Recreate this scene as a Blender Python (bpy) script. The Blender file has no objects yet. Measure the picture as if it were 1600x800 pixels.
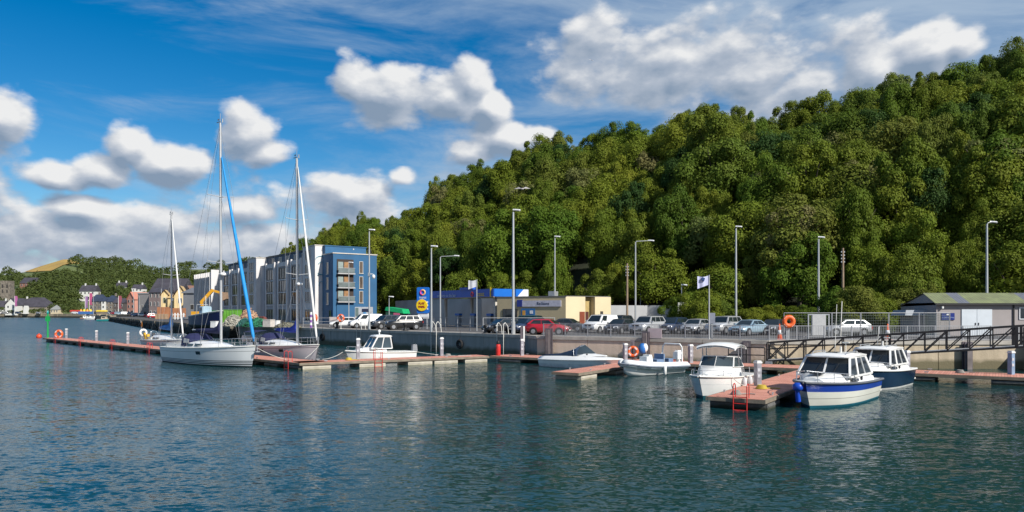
import bpy, bmesh, math, random
import numpy as np
from mathutils import Vector, Matrix
R = math.radians
random.seed(7)
C = bpy.context.scene.collection
sc = bpy.context.scene

# ---------------------------------------------------------------- camera
HOR, F, H = 487.0, 1150.0, 4.2            # horizon row, focal length in px of a 1600 px wide picture, eye height
cam = bpy.data.objects.new('camera', bpy.data.cameras.new('camera')); C.objects.link(cam)
cam.location = (0, 0, H); cam.rotation_euler = (R(90), 0, 0)
cam.data.sensor_width = 36; cam.data.lens = F*36/1600; cam.data.shift_y = (HOR-400)/1600
cam.data.clip_start = 0.3; cam.data.clip_end = 6000
sc.camera = cam
SUNV = Vector((0.700, -0.714, 0)).normalized(); SUN_EL = R(37)

# ---------------------------------------------------------------- sky and sun
def make_world():
    w = bpy.data.worlds.new('World'); sc.world = w; w.use_nodes = True
    nt = w.node_tree; nt.nodes.clear(); L = nt.links
    def N(t, **k):
        n = nt.nodes.new(t)
        for a, b in k.items(): setattr(n, a, b)
        return n
    def M(op, a, b=None, c=None, clamp=False, tree=nt):
        n = tree.nodes.new('ShaderNodeMath'); n.operation = op; n.use_clamp = clamp
        for i, v in enumerate((a, b, c)):
            if v is None: continue
            if isinstance(v, (int, float)): n.inputs[i].default_value = v
            else: tree.links.new(v, n.inputs[i])
        return n.outputs[0]
    sky = N('ShaderNodeTexSky', sky_type='NISHITA'); sky.sun_disc = False
    sky.sun_elevation = SUN_EL; sky.sun_rotation = math.atan2(SUNV.x, SUNV.y)
    sky.air_density = 1.0; sky.dust_density = 0.3; sky.ozone_density = 3.0; sky.altitude = 0
    hs = N('ShaderNodeHueSaturation'); hs.inputs['Saturation'].default_value = SKY_SAT; hs.inputs['Value'].default_value = SKY_VAL
    L.new(sky.outputs[0], hs.inputs['Color'])
    # clouds: a density field over directions (azimuth, elevation), evaluated twice to shade the puffs from the sun's side
    g = bpy.data.node_groups.new('cloud_density', 'ShaderNodeTree')
    g.interface.new_socket('Dir', in_out='INPUT', socket_type='NodeSocketVector')
    g.interface.new_socket('Density', in_out='OUTPUT', socket_type='NodeSocketFloat')
    gi = g.nodes.new('NodeGroupInput'); go = g.nodes.new('NodeGroupOutput'); GL = g.links
    def GM(op, a, b=None, c=None, clamp=False): return M(op, a, b, c, clamp, g)
    sep = g.nodes.new('ShaderNodeSeparateXYZ'); GL.new(gi.outputs[0], sep.inputs[0])
    az = GM('ARCTAN2', sep.outputs[0], sep.outputs[1])
    el = GM('ARCSINE', sep.outputs[2])
    cmb = g.nodes.new('ShaderNodeCombineXYZ'); GL.new(az, cmb.inputs[0]); GL.new(el, cmb.inputs[1])
    nz0 = g.nodes.new('ShaderNodeTexNoise'); nz0.inputs['Scale'].default_value = 9; nz0.inputs['Detail'].default_value = 2
    GL.new(gi.outputs[0], nz0.inputs['Vector'])
    wv = g.nodes.new('ShaderNodeVectorMath'); wv.operation = 'SUBTRACT'; GL.new(nz0.outputs['Color'], wv.inputs[0]); wv.inputs[1].default_value = (.5, .5, .5)
    ws = g.nodes.new('ShaderNodeVectorMath'); ws.operation = 'MULTIPLY_ADD'; GL.new(wv.outputs[0], ws.inputs[0]); ws.inputs[1].default_value = (.045, .03, 0); GL.new(cmb.outputs[0], ws.inputs[2])
    acc = None
    for (px, py, rx, ry, wt) in BLOBS:
        a = math.atan((px-800)/F); e = math.atan((HOR-py)/F*math.cos(a))
        kx = F/(rx*math.cos(a)**2); ky = F/(ry*math.cos(a))
        s = g.nodes.new('ShaderNodeVectorMath'); s.operation = 'MULTIPLY_ADD'
        s.inputs[1].default_value = (kx, ky, 0); s.inputs[2].default_value = (-a*kx, -e*ky, 0); GL.new(ws.outputs[0], s.inputs[0])
        ln = g.nodes.new('ShaderNodeVectorMath'); ln.operation = 'LENGTH'; GL.new(s.outputs[0], ln.inputs[0])
        v = GM('MULTIPLY_ADD', ln.outputs['Value'], -wt, wt)
        acc = v if acc is None else GM('SMOOTH_MAX', acc, v, 0.15)
    # a low bank of cloud along the whole horizon, and scattered ones behind the camera
    bank = GM('MULTIPLY', GM('SUBTRACT', 0.150, el), 7.0)
    bank = GM('MINIMUM', bank, 0.42)
    acc = GM('MAXIMUM', acc, bank)
    back = GM('MULTIPLY_ADD', sep.outputs[1], -1.2, -0.35)
    acc = GM('MAXIMUM', acc, GM('MINIMUM', back, 0.02))
    acc = GM('MAXIMUM', acc, -0.9)
    st = g.nodes.new('ShaderNodeVectorMath'); st.operation = 'MULTIPLY'; st.inputs[1].default_value = (1, 1, 1.8); GL.new(gi.outputs[0], st.inputs[0])
    n1 = g.nodes.new('ShaderNodeTexNoise'); n1.inputs['Scale'].default_value = 11; n1.inputs['Detail'].default_value = 7; n1.inputs['Roughness'].default_value = .56
    GL.new(st.outputs[0], n1.inputs['Vector'])
    vo = g.nodes.new('ShaderNodeTexVoronoi'); vo.feature = 'F1'; vo.inputs['Scale'].default_value = 13; vo.inputs['Detail'].default_value = 2; vo.inputs['Roughness'].default_value = .55; vo.normalize = True
    wp = g.nodes.new('ShaderNodeVectorMath'); wp.operation = 'MULTIPLY_ADD'; GL.new(nz0.outputs['Color'], wp.inputs[0]); wp.inputs[1].default_value = (.08, .08, .08); GL.new(st.outputs[0], wp.inputs[2]); GL.new(wp.outputs[0], vo.inputs['Vector'])
    d = GM('ADD', acc, GM('MULTIPLY_ADD', n1.outputs['Fac'], 1.75, -0.88))
    d = GM('ADD', d, GM('MULTIPLY_ADD', vo.outputs['Distance'], -1.2, 0.40))
    GL.new(d, go.inputs[0])
    tc = N('ShaderNodeTexCoord')
    def dens(off):
        v = tc.outputs['Generated']
        if off:
            a = N('ShaderNodeVectorMath', operation='ADD'); L.new(v, a.inputs[0]); a.inputs[1].default_value = off
            b = N('ShaderNodeVectorMath', operation='NORMALIZE'); L.new(a.outputs[0], b.inputs[0]); v = b.outputs[0]
        n = N('ShaderNodeGroup'); n.node_tree = g; L.new(v, n.inputs[0]); return n.outputs[0]
    d1 = dens(None); d2 = dens((0.010, -0.003, 0.017))
    cov = N('ShaderNodeMapRange', interpolation_type='SMOOTHSTEP'); L.new(d1, cov.inputs[0])
    cov.inputs[1].default_value = -0.10; cov.inputs[2].default_value = 0.36; cov.inputs[3].default_value = 0; cov.inputs[4].default_value = 1
    lit = M('MULTIPLY_ADD', M('SUBTRACT', d1, d2), 1.05, 0.47)
    thick = M('MULTIPLY_ADD', d1, -0.22, 0.08)
    lit = M('ADD', lit, thick, clamp=True)
    cr = N('ShaderNodeValToRGB'); L.new(lit, cr.inputs[0]); e = cr.color_ramp.elements
    e[0].position = 0.0; e[0].color = (0.20, 0.27, 0.37, 1); e[1].position = 1.0; e[1].color = (0.71, 0.715, 0.72, 1)
    m = e.new(0.5); m.color = (0.37, 0.42, 0.50, 1)
    cg = N('ShaderNodeVectorMath', operation='SCALE'); L.new(cr.outputs[0], cg.inputs[0]); cg.inputs['Scale'].default_value = 1/BGS
    # thin high cirrus
    cm = N('ShaderNodeMapping'); L.new(tc.outputs['Generated'], cm.inputs[0]); cm.inputs['Scale'].default_value = (2.2, 2.2, 9); cm.inputs['Rotation'].default_value = (0, .22, .3)
    ci = N('ShaderNodeTexNoise'); L.new(cm.outputs[0], ci.inputs['Vector']); ci.inputs['Scale'].default_value = 1.6; ci.inputs['Detail'].default_value = 7; ci.inputs['Roughness'].default_value = .62; ci.inputs['Distortion'].default_value = .5
    sp = N('ShaderNodeSeparateXYZ'); L.new(tc.outputs['Generated'], sp.inputs[0])
    bias = M('MULTIPLY_ADD', sp.outputs[0], 0.40, 0.06)
    cf = N('ShaderNodeMapRange', interpolation_type='SMOOTHSTEP'); L.new(M('ADD', ci.outputs['Fac'], M('MINIMUM', bias, .17)), cf.inputs[0])
    cf.inputs[1].default_value = 0.36; cf.inputs[2].default_value = 0.84; cf.inputs[3].default_value = 0; cf.inputs[4].default_value = 0.85
    mixc = N('ShaderNodeMix', data_type='RGBA'); L.new(cf.outputs[0], mixc.inputs[0]); L.new(hs.outputs[0], mixc.inputs[6])
    mixc.inputs[7].default_value = (0.36/BGS, 0.45/BGS, 0.56/BGS, 1)
    mix = N('ShaderNodeMix', data_type='RGBA'); L.new(cov.outputs[0], mix.inputs[0]); L.new(mixc.outputs[2], mix.inputs[6]); L.new(cg.outputs[0], mix.inputs[7])
    bg = N('ShaderNodeBackground'); bg.inputs['Strength'].default_value = BGS; L.new(mix.outputs[2], bg.inputs[0])
    out = N('ShaderNodeOutputWorld'); L.new(bg.outputs[0], out.inputs[0])
    w.cycles.sampling_method = 'MANUAL'; w.cycles.sample_map_resolution = 512
BGS = 0.09; SKY_SAT = 1.5; SKY_VAL = 0.95
BLOBS = [(552,130,44,42,1),(600,150,66,44,1),(735,128,42,42,1),(700,155,70,38,1),(765,170,34,30,1),
 (-5,185,74,56,1),(385,210,48,40,1),(420,240,44,26,1),(90,275,72,28,1),(205,222,44,36,1),(262,255,66,40,1),(165,262,60,32,1),
 (550,308,95,40,1),(636,282,24,18,.8),(130,322,90,26,1),(400,335,70,26,.9),(790,218,80,26,1),(850,203,36,16,1),(735,235,40,20,1),
 (930,55,70,45,.5),(1020,110,150,60,.52),(1180,125,120,55,.8),(1250,130,70,40,.9),(1150,85,160,40,.5),(1450,80,80,42,1),(1510,68,44,28,1),(1370,110,90,50,.9)]
make_world()
sun = bpy.data.objects.new('sun', bpy.data.lights.new('sun', 'SUN')); C.objects.link(sun)
sun.data.energy = 5.0; sun.data.angle = R(0.53); sun.data.color = (1.0, 0.95, 0.87)
sd = Vector((SUNV.x*math.cos(SUN_EL), SUNV.y*math.cos(SUN_EL), math.sin(SUN_EL)))
sun.rotation_euler = (-sd).to_track_quat('-Z', 'Y').to_euler(); sun.location = sd*80
vs = sc.view_settings; vs.view_transform = 'Standard'; vs.look = 'None'; vs.exposure = 0.25; vs.gamma = 1.0

# ---------------------------------------------------------------- materials
MATS = {}
def mat(name, col=(), rough=.6, metal=0., var=.12, scale=3., bump=0., bscale=None, col2=None, spec=None, trans=None, coat=0.):
    """surface with base colour, mottled by noise, fine bump"""
    if name in MATS: return MATS[name]
    m = bpy.data.materials.new(name); m.use_nodes = True; nt = m.node_tree; L = nt.links
    b = nt.nodes['Principled BSDF']; b.inputs['Roughness'].default_value = rough; b.inputs['Metallic'].default_value = metal
    if spec is not None: b.inputs['Specular IOR Level'].default_value = spec
    if coat: b.inputs['Coat Weight'].default_value = coat; b.inputs['Coat Roughness'].default_value = .08
    tc = nt.nodes.new('ShaderNodeTexCoord')
    n = nt.nodes.new('ShaderNodeTexNoise'); n.inputs['Scale'].default_value = scale; n.inputs['Detail'].default_value = 5; L.new(tc.outputs['Object'], n.inputs['Vector'])
    mx = nt.nodes.new('ShaderNodeMix'); mx.data_type = 'RGBA'
    c2 = col2 if col2 else tuple(max(0, c*(1-var*2)) for c in col)
    mr = nt.nodes.new('ShaderNodeMapRange'); L.new(n.outputs['Fac'], mr.inputs[0]); mr.inputs[1].default_value = .3; mr.inputs[2].default_value = .7
    L.new(mr.outputs[0], mx.inputs[0]); mx.inputs[6].default_value = (*c2, 1); mx.inputs[7].default_value = (*col, 1)
    L.new(mx.outputs[2], b.inputs['Base Color'])
    if bump:
        n2 = nt.nodes.new('ShaderNodeTexNoise'); n2.inputs['Scale'].default_value = bscale or scale*6; n2.inputs['Detail'].default_value = 4; L.new(tc.outputs['Object'], n2.inputs['Vector'])
        bp = nt.nodes.new('ShaderNodeBump'); bp.inputs['Strength'].default_value = bump; bp.inputs['Distance'].default_value = .02; L.new(n2.outputs['Fac'], bp.inputs['Height']); L.new(bp.outputs[0], b.inputs['Normal'])
    MATS[name] = m; return m
def glassy(name, col, rough=.06):
    return mat(name, col, rough, 0, .25, .7, spec=.8)

def mat_wall_streaks(name, col, col2, low, zlow, ramp=.5):
    """quay concrete: vertical streaks, mottling, algae band near the waterline (world height)"""
    m = bpy.data.materials.new(name); m.use_nodes = True; nt = m.node_tree; L = nt.links; b = nt.nodes['Principled BSDF']; b.inputs['Roughness'].default_value = .85
    g = nt.nodes.new('ShaderNodeNewGeometry')
    mp = nt.nodes.new('ShaderNodeMapping'); mp.inputs['Scale'].default_value = (1.6, 1.6, .18); L.new(g.outputs['Position'], mp.inputs[0])
    n = nt.nodes.new('ShaderNodeTexNoise'); n.inputs['Scale'].default_value = 1.3; n.inputs['Detail'].default_value = 6; L.new(mp.outputs[0], n.inputs['Vector'])
    mr = nt.nodes.new('ShaderNodeMapRange'); L.new(n.outputs['Fac'], mr.inputs[0]); mr.inputs[1].default_value = .35; mr.inputs[2].default_value = .68
    mx = nt.nodes.new('ShaderNodeMix'); mx.data_type = 'RGBA'; L.new(mr.outputs[0], mx.inputs[0]); mx.inputs[6].default_value = (*col2, 1); mx.inputs[7].default_value = (*col, 1)
    n2 = nt.nodes.new('ShaderNodeTexNoise'); n2.inputs['Scale'].default_value = 1.2; n2.inputs['Detail'].default_value = 5; L.new(g.outputs['Position'], n2.inputs['Vector'])
    s = nt.nodes.new('ShaderNodeSeparateXYZ'); L.new(g.outputs['Position'], s.inputs[0])
    a = nt.nodes.new('ShaderNodeMath'); a.operation = 'MULTIPLY_ADD'; L.new(n2.outputs['Fac'], a.inputs[0]); a.inputs[1].default_value = -ramp*1.4; L.new(s.outputs[2], a.inputs[2])
    r2 = nt.nodes.new('ShaderNodeMapRange'); L.new(a.outputs[0], r2.inputs[0]); r2.inputs[1].default_value = zlow-ramp; r2.inputs[2].default_value = zlow; r2.inputs[3].default_value = 1; r2.inputs[4].default_value = 0
    m2 = nt.nodes.new('ShaderNodeMix'); m2.data_type = 'RGBA'; L.new(r2.outputs[0], m2.inputs[0]); L.new(mx.outputs[2], m2.inputs[6]); m2.inputs[7].default_value = (*low, 1)
    L.new(m2.outputs[2], b.inputs['Base Color'])
    n3 = nt.nodes.new('ShaderNodeTexNoise'); n3.inputs['Scale'].default_value = 9; n3.inputs['Detail'].default_value = 5; L.new(g.outputs['Position'], n3.inputs['Vector'])
    bp = nt.nodes.new('ShaderNodeBump'); bp.inputs['Strength'].default_value = .5; bp.inputs['Distance'].default_value = .04; L.new(n3.outputs['Fac'], bp.inputs['Height']); L.new(bp.outputs[0], b.inputs['Normal'])
    MATS[name] = m; return m

# ---------------------------------------------------------------- mesh builder
class MB:
    def __init__(s): s.v = []; s.f = []; s.m = []; s.smooth = []
    def add(s, vs, fs, mi=0, sm=False):
        o = len(s.v); s.v += [tuple(v) for v in vs]
        for f in fs: s.f.append(tuple(i+o for i in f)); s.m.append(mi); s.smooth.append(sm)
        return s
    def box(s, c, d, rz=0, mi=0, taper=1., M=None):
        x, y, z = d[0]/2, d[1]/2, d[2]/2
        vs = [Vector((a*x*(taper if k > 0 else 1), b*y*(taper if k > 0 else 1), k*z)) for k in (-1, 1) for a, b in ((-1,-1),(1,-1),(1,1),(-1,1))]
        Rm = M if M is not None else Matrix.Rotation(rz, 3, 'Z')
        s.add([Rm @ v + Vector(c) for v in vs], [(3,2,1,0),(4,5,6,7),(0,1,5,4),(1,2,6,5),(2,3,7,6),(3,0,4,7)], mi); return s
    def bar(s, p0, p1, w, h=None, mi=0):
        """square bar between points"""
        p0 = Vector(p0); p1 = Vector(p1); h = h or w; d = p1-p0
        q = d.to_track_quat('X', 'Z').to_matrix(); return s.box((p0+p1)/2, (d.length, w, h), M=q, mi=mi)
    def tube(s, p0, p1, r0, r1=None, n=8, mi=0, caps=True, sm=True):
        p0 = Vector(p0); p1 = Vector(p1); r1 = r0 if r1 is None else r1
        q = (p1-p0).to_track_quat('Z', 'Y').to_matrix(); vs = []
        for p, r in ((p0, r0), (p1, r1)):
            for i in range(n): a = 2*math.pi*i/n; vs.append(p+q@Vector((r*math.cos(a), r*math.sin(a), 0)))
        s.add(vs, [(i, (i+1)%n, n+(i+1)%n, n+i) for i in range(n)], mi, sm)
        if caps: s.add(vs, [tuple(range(n-1,-1,-1)), tuple(range(n, 2*n))], mi)
        return s
    def path(s, pts, r, n=6, mi=0):
        for a, b in zip(pts[:-1], pts[1:]): s.tube(a, b, r, r, n, mi)
        return s
    def loft(s, rings, closed=True, cap0=False, cap1=False, mi=0, sm=True, rowm=None):
        n = len(rings[0]); vs = [v for r in rings for v in r]; o = len(s.v); s.v += [tuple(v) for v in vs]
        for k in range(len(rings)-1):
            for i in range(n if closed else n-1):
                j = (i+1) % n
                s.f.append((o+k*n+i, o+k*n+j, o+(k+1)*n+j, o+(k+1)*n+i)); s.m.append(rowm[i] if rowm else mi); s.smooth.append(sm)
        if cap0: s.f.append(tuple(o+i for i in range(n-1,-1,-1))); s.m.append(mi); s.smooth.append(False)
        if cap1: s.f.append(tuple(o+(len(rings)-1)*n+i for i in range(n))); s.m.append(mi); s.smooth.append(False)
        return s
    def lathe(s, prof, c=(0,0,0), n=12, mi=0, sm=True):
        return s.loft([[Vector(c)+Vector((r*math.cos(2*math.pi*i/n), r*math.sin(2*math.pi*i/n), z)) for i in range(n)] for r, z in prof], True, True, True, mi, sm)
    def prism(s, poly, thick, M=None, mi=0):
        """poly: list of (x,y) in a plane, extruded by thick along local z, placed by 4x4 M"""
        M = M or Matrix.Identity(4); n = len(poly)
        vs = [M@Vector((x, y, 0)) for x, y in poly]+[M@Vector((x, y, thick)) for x, y in poly]
        return s.add(vs, [tuple(range(n-1,-1,-1)), tuple(range(n, 2*n))]+[(i,(i+1)%n,n+(i+1)%n,n+i) for i in range(n)], mi)
    def torus(s, c, Rr, r, M=None, n=20, k=8, mi=0, mfn=None):
        M = M or Matrix.Identity(3); o = len(s.v)
        for i in range(n):
            a = 2*math.pi*i/n
            for j in range(k):
                b = 2*math.pi*j/k; s.v.append(tuple(Vector(c)+M@Vector(((Rr+r*math.cos(b))*math.cos(a), (Rr+r*math.cos(b))*math.sin(a), r*math.sin(b)))))
        for i in range(n):
            for j in range(k):
                s.f.append((o+i*k+j, o+((i+1)%n)*k+j, o+((i+1)%n)*k+(j+1)%k, o+i*k+(j+1)%k)); s.m.append(mfn(i) if mfn else mi); s.smooth.append(True)
        return s
    def panel(s, q, t=.02, mi=0):
        """thin slab over quad q (4 points CCW seen from outside), standing t proud"""
        q = [Vector(p) for p in q]; n = (q[1]-q[0]).cross(q[3]-q[0]).normalized()
        vs = [p-n*.01 for p in q]+[p+n*t for p in q]
        return s.add(vs, [(4,5,6,7),(0,1,5,4),(1,2,6,5),(2,3,7,6),(3,0,4,7),(3,2,1,0)], mi)
    def sphere(s, c, r, n=10, k=6, mi=0, sc3=(1,1,1)):
        rings = []
        for j in range(1, k):
            t = math.pi*j/k; rings.append([Vector(c)+Vector((r*sc3[0]*math.sin(t)*math.cos(2*math.pi*i/n), r*sc3[1]*math.sin(t)*math.sin(2*math.pi*i/n), -r*sc3[2]*math.cos(t))) for i in range(n)])
        return s.loft(rings, True, True, True, mi)
    def build(s, name, mats, parent=None, label=None, loc=None):
        me = bpy.data.meshes.new(name); me.from_pydata(s.v, [], s.f); me.update()
        if not isinstance(mats, (list, tuple)): mats = [mats]
        for m in mats: me.materials.append(m)
        me.polygons.foreach_set('material_index', s.m); me.polygons.foreach_set('use_smooth', s.smooth)
        o = bpy.data.objects.new(name, me); C.objects.link(o)
        if parent: o.parent = parent
        if label: o['label'] = label
        if loc: o.location = loc
        return o
def quv(q, u, v):
    q = [Vector(p) for p in q]; return (q[0]*(1-u)+q[1]*u)*(1-v)+(q[3]*(1-u)+q[2]*u)*v
def sub(q, u0, u1, v0, v1): return [quv(q, u0, v0), quv(q, u1, v0), quv(q, u1, v1), quv(q, u0, v1)]

def tag(o, label=None, cat=None, group=None, kind=None):
    if label: o['label'] = label
    if cat: o['category'] = cat
    if group: o['group'] = group
    if kind: o['kind'] = kind
    return o
def thing(name, label, cat, loc=(0,0,0), rz=0, group=None):
    o = bpy.data.objects.new(name, None); C.objects.link(o); o.location = loc; o.rotation_euler = (0, 0, rz); o.empty_display_size = .3
    return tag(o, label, cat, group)
def struct(o): o['kind'] = 'structure'; return o
def share(src, name, parent, loc, rz=0, scale=None, rot=None):
    o = bpy.data.objects.new(name, src.data); C.objects.link(o); o.parent = parent; o.location = loc
    o.rotation_euler = rot if rot else (0, 0, rz)
    if scale: o.scale = scale
    return o
def copy_tree(o, parent=None):
    c = o.copy(); C.objects.link(c); c.parent = parent
    for ch in list(o.children): copy_tree(ch, c)
    return c
def P(px, Y, z=None, py=None):
    """point standing in column px of the photograph at distance Y"""
    X = (px-800)/F*Y
    return Vector((X, Y, z if z is not None else (H-(py-HOR)/F*Y if py is not None else 0)))
def text(s, size, mat_, parent, loc, rot, name='lettering', label=None, align='CENTER', bold=.0):
    cu = bpy.data.curves.new(name, 'FONT'); cu.body = s; cu.size = size; cu.align_x = align; cu.align_y = 'CENTER'; cu.extrude = .008; cu.offset = bold
    t = bpy.data.objects.new('t', cu); C.objects.link(t); bpy.context.view_layer.update()
    me = bpy.data.meshes.new_from_object(t); bpy.data.objects.remove(t)
    me.materials.clear(); me.materials.append(mat_)
    o = bpy.data.objects.new(name, me); C.objects.link(o); o.parent = parent; o.location = loc; o.rotation_euler = rot
    if label: o['label'] = label
    return o
QZ = 2.05
WALL = [Vector(p) for p in ((-175,322),(-98,197),(-74,158),(-43,114),(1.2,67.5),(2.2,64.9),(19,54.6),(37.6,54.0),(37.9,42.5),(140,36))]
def interp(x, pts):
    if x <= pts[0][0]: return pts[0][1]
    for (a, b), (c, d) in zip(pts[:-1], pts[1:]):
        if x <= c: return b+(d-b)*(x-a)/(c-a)
    return pts[-1][1]
# ---------------------------------------------------------------- water
def make_water():
    m = bpy.data.materials.new('sea_water'); m.use_nodes = True; nt = m.node_tree; L = nt.links; b = nt.nodes['Principled BSDF']
    b.inputs['Base Color'].default_value = (.004, .037, .043, 1); b.inputs['Specular IOR Level'].default_value = .42; b.inputs['Roughness'].default_value = .08; b.inputs['IOR'].default_value = 1.33
    g = nt.nodes.new('ShaderNodeNewGeometry')
    def nz(scale, sx, sy, det, dist=0, rot=0.):
        mp = nt.nodes.new('ShaderNodeMapping'); mp.inputs['Scale'].default_value = (sx, sy, 1); mp.inputs['Rotation'].default_value = (0, 0, rot); L.new(g.outputs['Position'], mp.inputs[0])
        n = nt.nodes.new('ShaderNodeTexNoise'); n.inputs['Scale'].default_value = scale; n.inputs['Detail'].default_value = det; n.inputs['Distortion'].default_value = dist; n.inputs['Roughness'].default_value = .55
        L.new(mp.outputs[0], n.inputs['Vector']); return n.outputs['Fac']
    a = nz(1.5, .7, 1.3, 5, .5, .25); c = nz(.42, .8, 1.2, 3, .3, -.3); d = nz(5.5, .8, 1.2, 2, .3)
    def mad(x, k, y=None):
        n = nt.nodes.new('ShaderNodeMath'); n.operation = 'MULTIPLY_ADD' if y is not None else 'MULTIPLY'; L.new(x, n.inputs[0]); n.inputs[1].default_value = k
        if y is not None: L.new(y, n.inputs[2])
        return n.outputs[0]
    hgt0 = mad(a, .62, mad(c, 1.15, mad(d, .10)))
    # gusts: patches of calmer and rougher water
    gu = nz(.035, 1, 2.2, 3, .5, .2)
    mr = nt.nodes.new('ShaderNodeMapRange'); L.new(gu, mr.inputs[0]); mr.inputs[1].default_value = .35; mr.inputs[2].default_value = .65; mr.inputs[3].default_value = .50; mr.inputs[4].default_value = 1.05
    bp = nt.nodes.new('ShaderNodeBump'); bp.inputs['Distance'].default_value = 1.5; nt.nodes.remove(bp)
    # facet slopes straight from vector noise, so that far chop keeps its steepness
    def slope(scale, k, det, rot):
        mp = nt.nodes.new('ShaderNodeMapping'); mp.inputs['Scale'].default_value = (.6, 1.5, 1); mp.inputs['Rotation'].default_value = (0, 0, rot); L.new(g.outputs['Position'], mp.inputs[0])
        n = nt.nodes.new('ShaderNodeTexNoise'); n.inputs['Scale'].default_value = scale; n.inputs['Detail'].default_value = det; n.inputs['Distortion'].default_value = .3; L.new(mp.outputs[0], n.inputs['Vector'])
        a_ = nt.nodes.new('ShaderNodeVectorMath'); a_.operation = 'SUBTRACT'; L.new(n.outputs['Color'], a_.inputs[0]); a_.inputs[1].default_value = (.5, .5, .5)
        b_ = nt.nodes.new('ShaderNodeVectorMath'); b_.operation = 'MULTIPLY'; L.new(a_.outputs[0], b_.inputs[0]); b_.inputs[1].default_value = (k*.8, k*1.2, 0); return b_.outputs[0]
    def vadd(x, y): n = nt.nodes.new('ShaderNodeVectorMath'); n.operation = 'ADD'; L.new(x, n.inputs[0]); L.new(y, n.inputs[1]); return n.outputs[0]
    tot = vadd(vadd(slope(.35, .15, 2, .3), slope(2.7, .36, 3, -.2)), slope(8.5, .50, 2, .1))
    sc_ = nt.nodes.new('ShaderNodeVectorMath'); sc_.operation = 'SCALE'; L.new(tot, sc_.inputs[0])
    # the open reach further up the harbour is windier: steeper chop, and ripples finer than can be drawn (roughness)
    sy = nt.nodes.new('ShaderNodeSeparateXYZ'); L.new(g.outputs['Position'], sy.inputs[0])
    wy = nt.nodes.new('ShaderNodeMapRange'); L.new(sy.outputs[1], wy.inputs[0]); wy.inputs[1].default_value = 25; wy.inputs[2].default_value = 140; wy.inputs[3].default_value = 1.0; wy.inputs[4].default_value = 2.1
    ml = nt.nodes.new('ShaderNodeMath'); ml.operation = 'MULTIPLY'; L.new(wy.outputs[0], ml.inputs[0]); L.new(mr.outputs[0], ml.inputs[1]); L.new(ml.outputs[0], sc_.inputs['Scale'])
    wr = nt.nodes.new('ShaderNodeMapRange'); L.new(sy.outputs[1], wr.inputs[0]); wr.inputs[1].default_value = 30; wr.inputs[2].default_value = 150; wr.inputs[3].default_value = .08; wr.inputs[4].default_value = .24; L.new(wr.outputs[0], b.inputs['Roughness'])
    up = nt.nodes.new('ShaderNodeVectorMath'); up.operation = 'ADD'; L.new(sc_.outputs[0], up.inputs[0]); up.inputs[1].default_value = (0, 0, 1)
    no = nt.nodes.new('ShaderNodeVectorMath'); no.operation = 'NORMALIZE'; L.new(up.outputs[0], no.inputs[0]); L.new(no.outputs[0], b.inputs['Normal'])
    mb = MB(); S = 1500
    xs = [-1500,-600,-200,-60,0,60,200,600,1500]; ys = [-300,-40,0,40,100,250,600,1500]
    vs = [(x, y, 0) for y in ys for x in xs]; n = len(xs)
    mb.add(vs, [(j*n+i, j*n+i+1, (j+1)*n+i+1, (j+1)*n+i) for j in range(len(ys)-1) for i in range(n-1)])
    struct(mb.build('sea_water', m))
    s2 = MB(); s2.add([(-1500,-300,-4),(1500,-300,-4),(1500,1500,-4),(-1500,1500,-4)], [(0,1,2,3)]); struct(s2.build('seabed', mat('mud', (.06,.06,.045))))
make_water()

# ---------------------------------------------------------------- quay ground
asph = mat('asphalt', (.105, .10, .098), .9, 0, .22, .25, .4, 8)
conc = mat('coping_concrete', (.46, .43, .38), .85, 0, .14, 1.2, .4, 12)
def ground():
    # car park and road behind the quay wall, reaching under the wooded slope
    w = WALL; mb = MB()
    back = [(140,110),(60,112),(10,135),(-30,175),(-60,240),(-120,420)]
    poly = [(p.x, p.y) for p in w[:]]+back
    me = bmesh.new(); vs = [me.verts.new((x, y, QZ)) for x, y in poly]; f = me.faces.new(vs); bmesh.ops.triangulate(me, faces=[f])
    m = bpy.data.meshes.new('quay_ground'); me.to_mesh(m); me.free(); m.materials.append(asph)
    o = bpy.data.objects.new('quay_ground', m); C.objects.link(o); struct(o)
    # paler footway along the edge
    mb = MB()
    path_m = mat('footway_concrete', (.30, .27, .24), .9, 0, .16, .5, .3, 9)
    off = []
    for i in range(3, 9):
        d0 = (w[i]-w[i-1]).normalized(); d1 = (w[min(i+1, len(w)-1)]-w[i]).normalized() if i+1 < len(w) else d0
        n = Vector((-(d0+d1).y, (d0+d1).x)).normalized(); n = n if n.y > -.2 else -n
        off.append((w[i]+n*.45, w[i]+n*3.0))
    for (a, b), (c, d) in zip(off[:-1], off[1:]):
        mb.add([(a.x,a.y,QZ+.006),(c.x,c.y,QZ+.006),(d.x,d.y,QZ+.006),(b.x,b.y,QZ+.006)], [(0,1,2,3)])
    struct(mb.build('footway', path_m))
    # painted bay lines in the car park
    mb = MB(); wl = mat('road_paint', (.7,.7,.68), .7, 0, .2, 4)
    for k in range(10):
        p = Vector((9.5+k*2.45, 76.5-k*1.35)); dr = Vector((.55, .83))
        a = p; b = p+dr*4.8; nn = Vector((dr.y, -dr.x))*.05
        mb.add([(*(a-nn),QZ+.012),(*(a+nn),QZ+.012),(*(b+nn),QZ+.012),(*(b-nn),QZ+.012)], [(0,1,2,3)])
    struct(mb.build('parking_bay_lines', wl))
ground()
wall_dark = mat_wall_streaks('wall_grey', (.30,.31,.30), (.23,.245,.235), (.075,.085,.055), .55, .4)
wall_pink = mat_wall_streaks('wall_pink', (.74,.58,.46), (.62,.48,.37), (.20,.17,.10), .50, .3)
wall_ochre = mat_wall_streaks('wall_ochre', (.52,.43,.31), (.40,.33,.235), (.15,.13,.075), .55, .3)
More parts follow.
